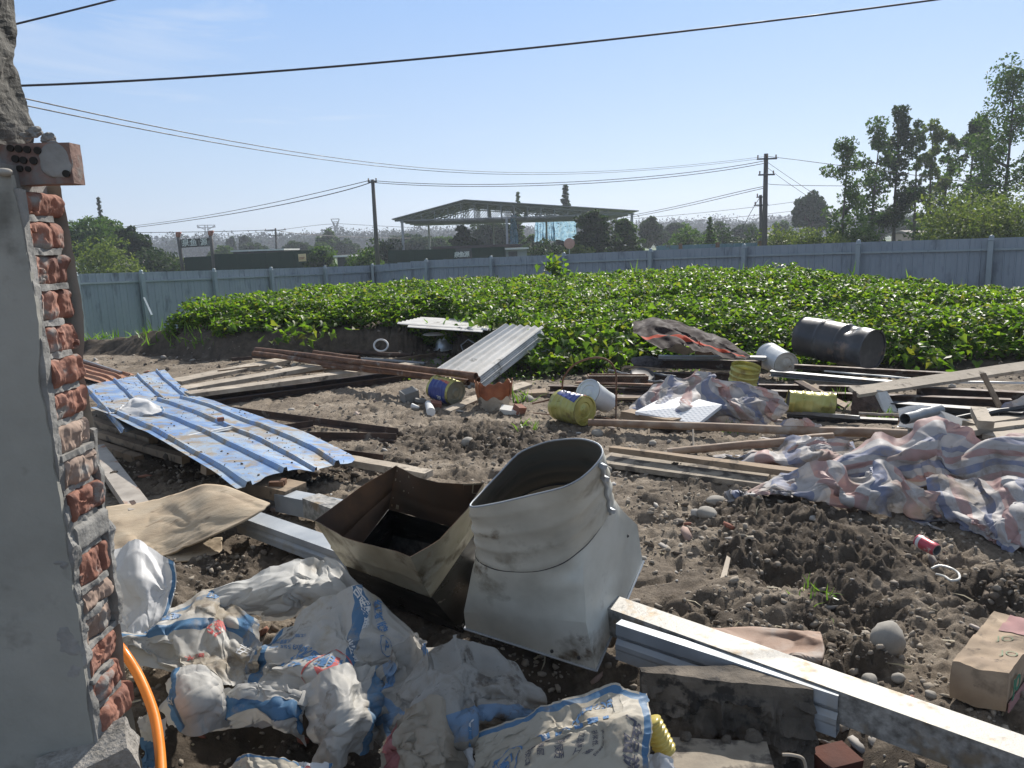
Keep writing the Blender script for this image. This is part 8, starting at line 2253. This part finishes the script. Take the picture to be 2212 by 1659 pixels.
# ---- torn plywood sheet, rusty crumpled sheet, fabric scrap
M_ply = pmat("peeling_plywood", [(.30, .23, .155), (.40, .32, .225), (.46, .385, .285)], scale=3, rough=.9, bump=.5, bscale=10, bdist=.01, stretch=(1, 2.4, 1), detail=12, stain=((.24, .18, .12), 7, .58, .1))
def thick_cloth(name, ctrl, m, label, cat, seed, th_, nu=60, nv=50, excess=1.03, group=None, ang=30, **kw):
    X = cloth(ctrl, nu, nv, excess, seed, **kw)
    uu, vv = np.meshgrid(np.linspace(0, 1, nu), np.linspace(0, 1, nv), indexing='ij')
    o = cloth_obj(name, X, m, label, cat, group, ang=ang); s_ = o.modifiers.new('t', 'SOLIDIFY'); s_.thickness = th_; s_.offset = -1; return o
thick_cloth('plywood_sheet', [[(205, 1090, .12), (300, 1075, .14), (380, 1055, .20), (470, 1036, .30), (580, 1072, .30)], [(205, 1135, .09), (300, 1125, .11), (380, 1105, .17), (470, 1090, .26), (560, 1090, .29)], [(205, 1185, .05), (290, 1178, .07), (355, 1160, .10), (430, 1140, .17), (520, 1110, .26)], [(210, 1225, .03), (280, 1220, .04), (345, 1190, .06), (400, 1170, .12), (480, 1130, .22)]],
            M_ply, 'large warped peeling plywood sheet lying before the blue sheets', 'plywood', 71, .010, 70, 60, 1.02, noise=.012, crease=.35)
thick_cloth('plywood_piece', [[(345, 1160, .05), (420, 1155, .07), (478, 1148, .10)], [(350, 1190, .03), (420, 1190, .04), (478, 1172, .07)], [(380, 1225, .01), (430, 1215, .02), (470, 1195, .03)]],
            M_ply, 'smaller curled plywood piece under the large peeling sheet', 'plywood', 73, .008, 40, 34, 1.02, noise=.01, crease=.25)
Xb = cloth([[(412, 1120, .12), (440, 1118, .12)], [(408, 1150, .05), (436, 1155, .05)]], 24, 24, 1.25, 75); cloth_obj('paper_scrap', Xb, M_s1, 'white paper scrap in the dark gap under the plywood', 'scrap')
thick_cloth('rusty_sheet', [[(1528, 1350, .03), (1600, 1345, .04), (1680, 1345, .05), (1765, 1342, .09)], [(1560, 1362, .03), (1620, 1368, .06), (1690, 1368, .05), (1775, 1376, .08)], [(1600, 1385, .03), (1650, 1392, .06), (1700, 1392, .08), (1770, 1400, .07)], [(1640, 1412, .01), (1670, 1412, .02), (1705, 1408, .03), (1745, 1412, .02)]],
            pmat("red_rust_sheet", [(.15, .09, .06), (.26, .165, .115), (.34, .26, .21)], scale=6, rough=.7, metal=.1, bump=.3, stain=((.33, .30, .27), 5, .56, .1)), 'crumpled rust red metal sheet just above the long bright tube', 'metal sheet', 77, .002, 60, 50, 1.12, noise=.012)

# ================================================================== gravel, clods, crumbs
def scatter_mesh(name, C, S, protos, rng, flat=(1, 1, .7), tilt=.5):
    n = len(C); Vs = []; Fs = []; off = 0
    pid = rng.integers(0, len(protos), n)
    for k, (PV, PF_) in enumerate(protos):
        ii = np.where(pid == k)[0]
        if not len(ii): continue
        m_ = len(ii); a = rng.uniform(0, 2 * math.pi, m_); b = rng.normal(size=m_) * tilt; c_ = rng.normal(size=m_) * tilt
        sc = S[ii][:, None] * np.array(flat) * rng.uniform(.7, 1.3, (m_, 3))
        V = PV[None] * sc[:, None, :]
        def rot(V, ang, i, j):
            cs, sn = np.cos(ang)[:, None], np.sin(ang)[:, None]; A_ = V[..., i] * cs - V[..., j] * sn; B_ = V[..., i] * sn + V[..., j] * cs
            V = V.copy(); V[..., i] = A_; V[..., j] = B_; return V
        V = rot(V, b, 1, 2); V = rot(V, c_, 0, 2); V = rot(V, a, 0, 1)
        V = V + C[ii][:, None, :]
        F_ = PF_[None] + (np.arange(m_) * len(PV))[:, None, None] + off
        Vs.append(V.reshape(-1, 3)); Fs.append(F_.reshape(-1, 3)); off += m_ * len(PV)
    return mesh_np(name, np.concatenate(Vs), np.concatenate(Fs))
def protos(sub, n, rough, freq=1.4, seed=0, ang=False):
    out = []
    for k in range(n):
        bm = bmesh.new(); bmesh.ops.create_icosphere(bm, subdivisions=sub, radius=1)
        V = np.array([v.co[:] for v in bm.verts]); F_ = np.array([[v.index for v in f.verts] for f in bm.faces]); bm.free()
        nn_ = fbm(V[:, 0] * freq + 9 * k, V[:, 1] * freq + seed, V[:, 2] * freq, 3, seed + k, ridged=ang) - .5
        V = V * (1 + nn_ * rough)[:, None]; out.append((V, F_))
    return out
rg = np.random.default_rng(12)
def region_pts(n, sampler, fill):
    """random land points, kept with probability fill(x, y)"""
    x, y = sampler(n); k = rg.uniform(0, 1, n) < fill(x, y); return x[k], y[k]
def near_sampler(n):
    y = np.exp(rg.uniform(math.log(1.7), math.log(13), n)); x = rg.uniform(-1.05, 1.05, n) * (y * .72 + .4); return x, y
def patch_w(x, y, pw=1.3):
    m = np.zeros_like(x)
    for (px, py, r, s_) in PATCH: m = np.maximum(m, s_ * np.exp(-((x - px) ** 2 + (y - py) ** 2) / (r * r * pw)))
    return m
def bank_w(x, y):
    yf = np.interp(x, FX, FY); return np.exp(-((y - yf + .15) / .55) ** 2)
# clods
def jag(n, seed):
    r_ = np.random.default_rng(seed); out = []
    for V, F_ in protos(1, n, .6, 1.5, seed, True): out.append((V * r_.uniform(.55, 1.25, (len(V), 1)) + r_.normal(size=V.shape) * .10, F_))
    return out
cp = jag(16, 3)
x, y = region_pts(36000, near_sampler, lambda x, y: np.clip(patch_w(x, y) * .8 + bank_w(x, y) * .5 + .01 + .10 * (fbm(x * 1.3, y * 1.3, 0, 3, 71) > .60), 0, 1))
S = .005 + .026 * rg.uniform(0, 1, len(x)) ** 7 * (0.6 + .4 * np.minimum(1, y / 6)); S *= (1 + .3 * (y > 5))
z = ground_z(x, y) - S * .05
big = S > .0095
C = np.stack([x, y, z], 1)
M_clod = pmat("dug_earth", [(.06, .048, .037), (.13, .105, .082), (.22, .18, .14)], scale=3.5, rough=.95, bump=.8, bdist=.01, bscale=40, spec=.3)
cl1 = link('mud_clods', scatter_mesh('mud_clods', C[big], S[big], cp, rg, (1, 1, .8)), M_clod); tag(cl1, 'dark lumpy clods of dug earth strewn over the churned patches', 'mud clods', kind='stuff')
cp1 = jag(12, 5)
cl2 = link('earth_crumbs', scatter_mesh('earth_crumbs', C[~big], S[~big] * .9, cp1, rg, (1, 1, .8)), M_clod); tag(cl2, 'small crumbs of dark earth between the clods', 'earth crumbs', kind='stuff')
# dry crumbs on the light ground
x, y = region_pts(26000, near_sampler, lambda x, y: np.clip(.25 + 1.0 * (fbm(x * 1.7, y * 1.7, 0, 3, 171) > .52), 0, 1))
S = .004 + .012 * rg.uniform(0, 1, len(x)) ** 3; S *= (1 + y * .06)
M_drycrumb = pmat("dry_earth", [(.17, .145, .115), (.28, .245, .20), (.38, .335, .28)], scale=2.5, rough=.95, bump=.5, bscale=50, spec=.3)
o = link('dry_crumbs', scatter_mesh('dry_crumbs', np.stack([x, y, ground_z(x, y) + S * .2], 1), S, cp1, rg, (1, 1, .7)), M_drycrumb); tag(o, 'loose dry crumbs scattered on the trodden earth', 'earth crumbs', kind='stuff')
# pebbles
pp = protos(2, 6, .45, .9, 9)
def gravel_w(x, y):
    m = .025 + .10 * (fbm(x * .9, y * .9, 0, 3, 271) > .56)
    for (u_, v_, r) in [(1960, 1480, .16), (1900, 1560, .25), (1840, 1620, .3), (1120, 870, .6), (1420, 960, .7), (930, 870, .5), (560, 790, 1.2), (300, 770, 1.3), (1450, 1200, .3), (1600, 1180, .25), (1980, 1330, .3), (1050, 880, .4), (700, 790, .8), (1330, 1120, .3), (2010, 1560, .2)]:
        g = G(u_, v_); m = np.maximum(m, .6 * np.exp(-((x - g[0]) ** 2 + (y - g[1]) ** 2) / (r * r)))
    return np.clip(m + bank_w(x, y) * .35, 0, 1)
x, y = region_pts(6500, near_sampler, lambda x, y: gravel_w(x, y) * (1 - .8 * np.clip(patch_w(x, y) * 1.6, 0, 1)))
S = .004 + .018 * rg.uniform(0, 1, len(x)) ** 5; S *= (1 + y * .11)
M_peb = leafmat("pebbles", [(.13, .11, .09), (.22, .19, .155), (.30, .27, .23), (.36, .335, .30), (.20, .165, .13)], trans=0.0, rough=.75, spec=.4)
o = link('gravel', scatter_mesh('gravel', np.stack([x, y, ground_z(x, y) + S * .05], 1), S, pp, rg, (1, .85, .55), .3), M_peb, smooth_=True); tag(o, 'rounded grey river gravel scattered over the bare ground', 'gravel', kind='stuff')
# broken chips: brick red, white, tile
x, y = region_pts(2600, near_sampler, lambda x, y: np.clip(.10 + gravel_w(x, y) * .5, 0, 1))
S = .006 + .022 * rg.uniform(0, 1, len(x)) ** 3; S *= (1 + y * .05)
ap = protos(0, 5, 1.2, 3.0, 19, True) if False else protos(1, 5, 1.6, 3.0, 19, True)
M_chip = leafmat("rubble_chips", [(.26, .10, .07), (.33, .17, .12), (.42, .40, .37), (.22, .20, .18), (.55, .54, .52), (.16, .14, .12)], trans=0.0, rough=.85, spec=.3)
o = link('rubble_chips', scatter_mesh('rubble_chips', np.stack([x, y, ground_z(x, y) + S * .25], 1), S, ap, rg, (1.3, .8, .45), .5), M_chip); tag(o, 'small chips of brick tile and plaster scattered over the ground', 'rubble', kind='stuff')
# straw and twigs
n = 900; x, y = near_sampler(n); c = np.stack([x, y, ground_z(x, y) + .006], 1)
dr = np.stack([rg.normal(size=n), rg.normal(size=n), rg.normal(size=n) * .12], 1)
o = link('straw_bits', leaves_mesh('straw_bits', c, np.tile([0, 0, 1.], (n, 1)) + rg.normal(size=(n, 3)) * .3, dr, rg.uniform(.02, .10, n), shape='blade'), leafmat("straw", [(.30, .25, .15), (.42, .37, .26)], trans=.1, rough=.7)); tag(o, 'dry straw bits and thin twigs on the ground', 'straw', kind='stuff')
# weeds on the dark soil right of the corrugated stack
n = 2600; gx = G(1190, 800)[0]; x = rg.normal(size=n) * .8 + gx; y = rg.normal(size=n) * .6 + G(1190, 800)[1] + .5
keep = (y > G(1190, 830)[1]); x = x[keep]; y = y[keep]; n = len(x)
o = link('low_weeds', leaves_mesh('low_weeds', np.stack([x, y, ground_z(x, y) + rg.uniform(.0, .12, n)], 1), rg.normal(size=(n, 3)) + [0, 0, 1], rg.normal(size=(n, 3)), rg.uniform(.02, .05, n)), M_crop); tag(o, 'low creeping weeds on dark soil between corrugated stack and wire hoop', 'weeds', kind='stuff')
# crumbs on the sheets and boards
def crumbs_on(objs, n, s0, s1, label, m_, name, thr=.45, seed=5):
    P_ = []
    for o in objs:
        me = o.data; k = len(me.polygons); cen = np.zeros(k * 3); nor = np.zeros(k * 3); me.polygons.foreach_get('center', cen); me.polygons.foreach_get('normal', nor)
        ar = np.zeros(k); me.polygons.foreach_get('area', ar)
        cen = cen.reshape(-1, 3); nor = nor.reshape(-1, 3); up_ = nor[:, 2] > .55; cen = cen[up_]; ar = ar[up_]
        ii = rg.choice(len(cen), n, p=ar / ar.sum()); q = cen[ii] + rg.normal(size=(n, 3)) * np.array([.012, .012, 0]) + np.array(world_loc(o)); P_.append(q)
    Q = np.concatenate(P_); kk = fbm(Q[:, 0] * 3.2, Q[:, 1] * 3.2, 0, 3, seed) > thr; Q = Q[kk]
    S_ = s0 + (s1 - s0) * rg.uniform(0, 1, len(Q)) ** 3; Q[:, 2] += S_ * .5
    o = link(name, scatter_mesh(name, Q, S_, cp1, rg, (1, 1, .8)), m_); tag(o, label, 'dirt crumbs', kind='stuff')
allo = list(SC.objects)
crumbs_on([o for o in allo if o.name.startswith('roofing_sheet')], 700, .002, .009, 'dirt crumbs lying on the blue ribbed sheets', M_clod, 'dirt_crumbs', .46)
crumbs_on([o for o in allo if o.name == 'tube'] + [o for o in allo if o.name.startswith('wide_board')], 130, .002, .008, 'dirt crumbs on the galvanised tube and muddy board', M_clod, 'dirt_specks', .40)
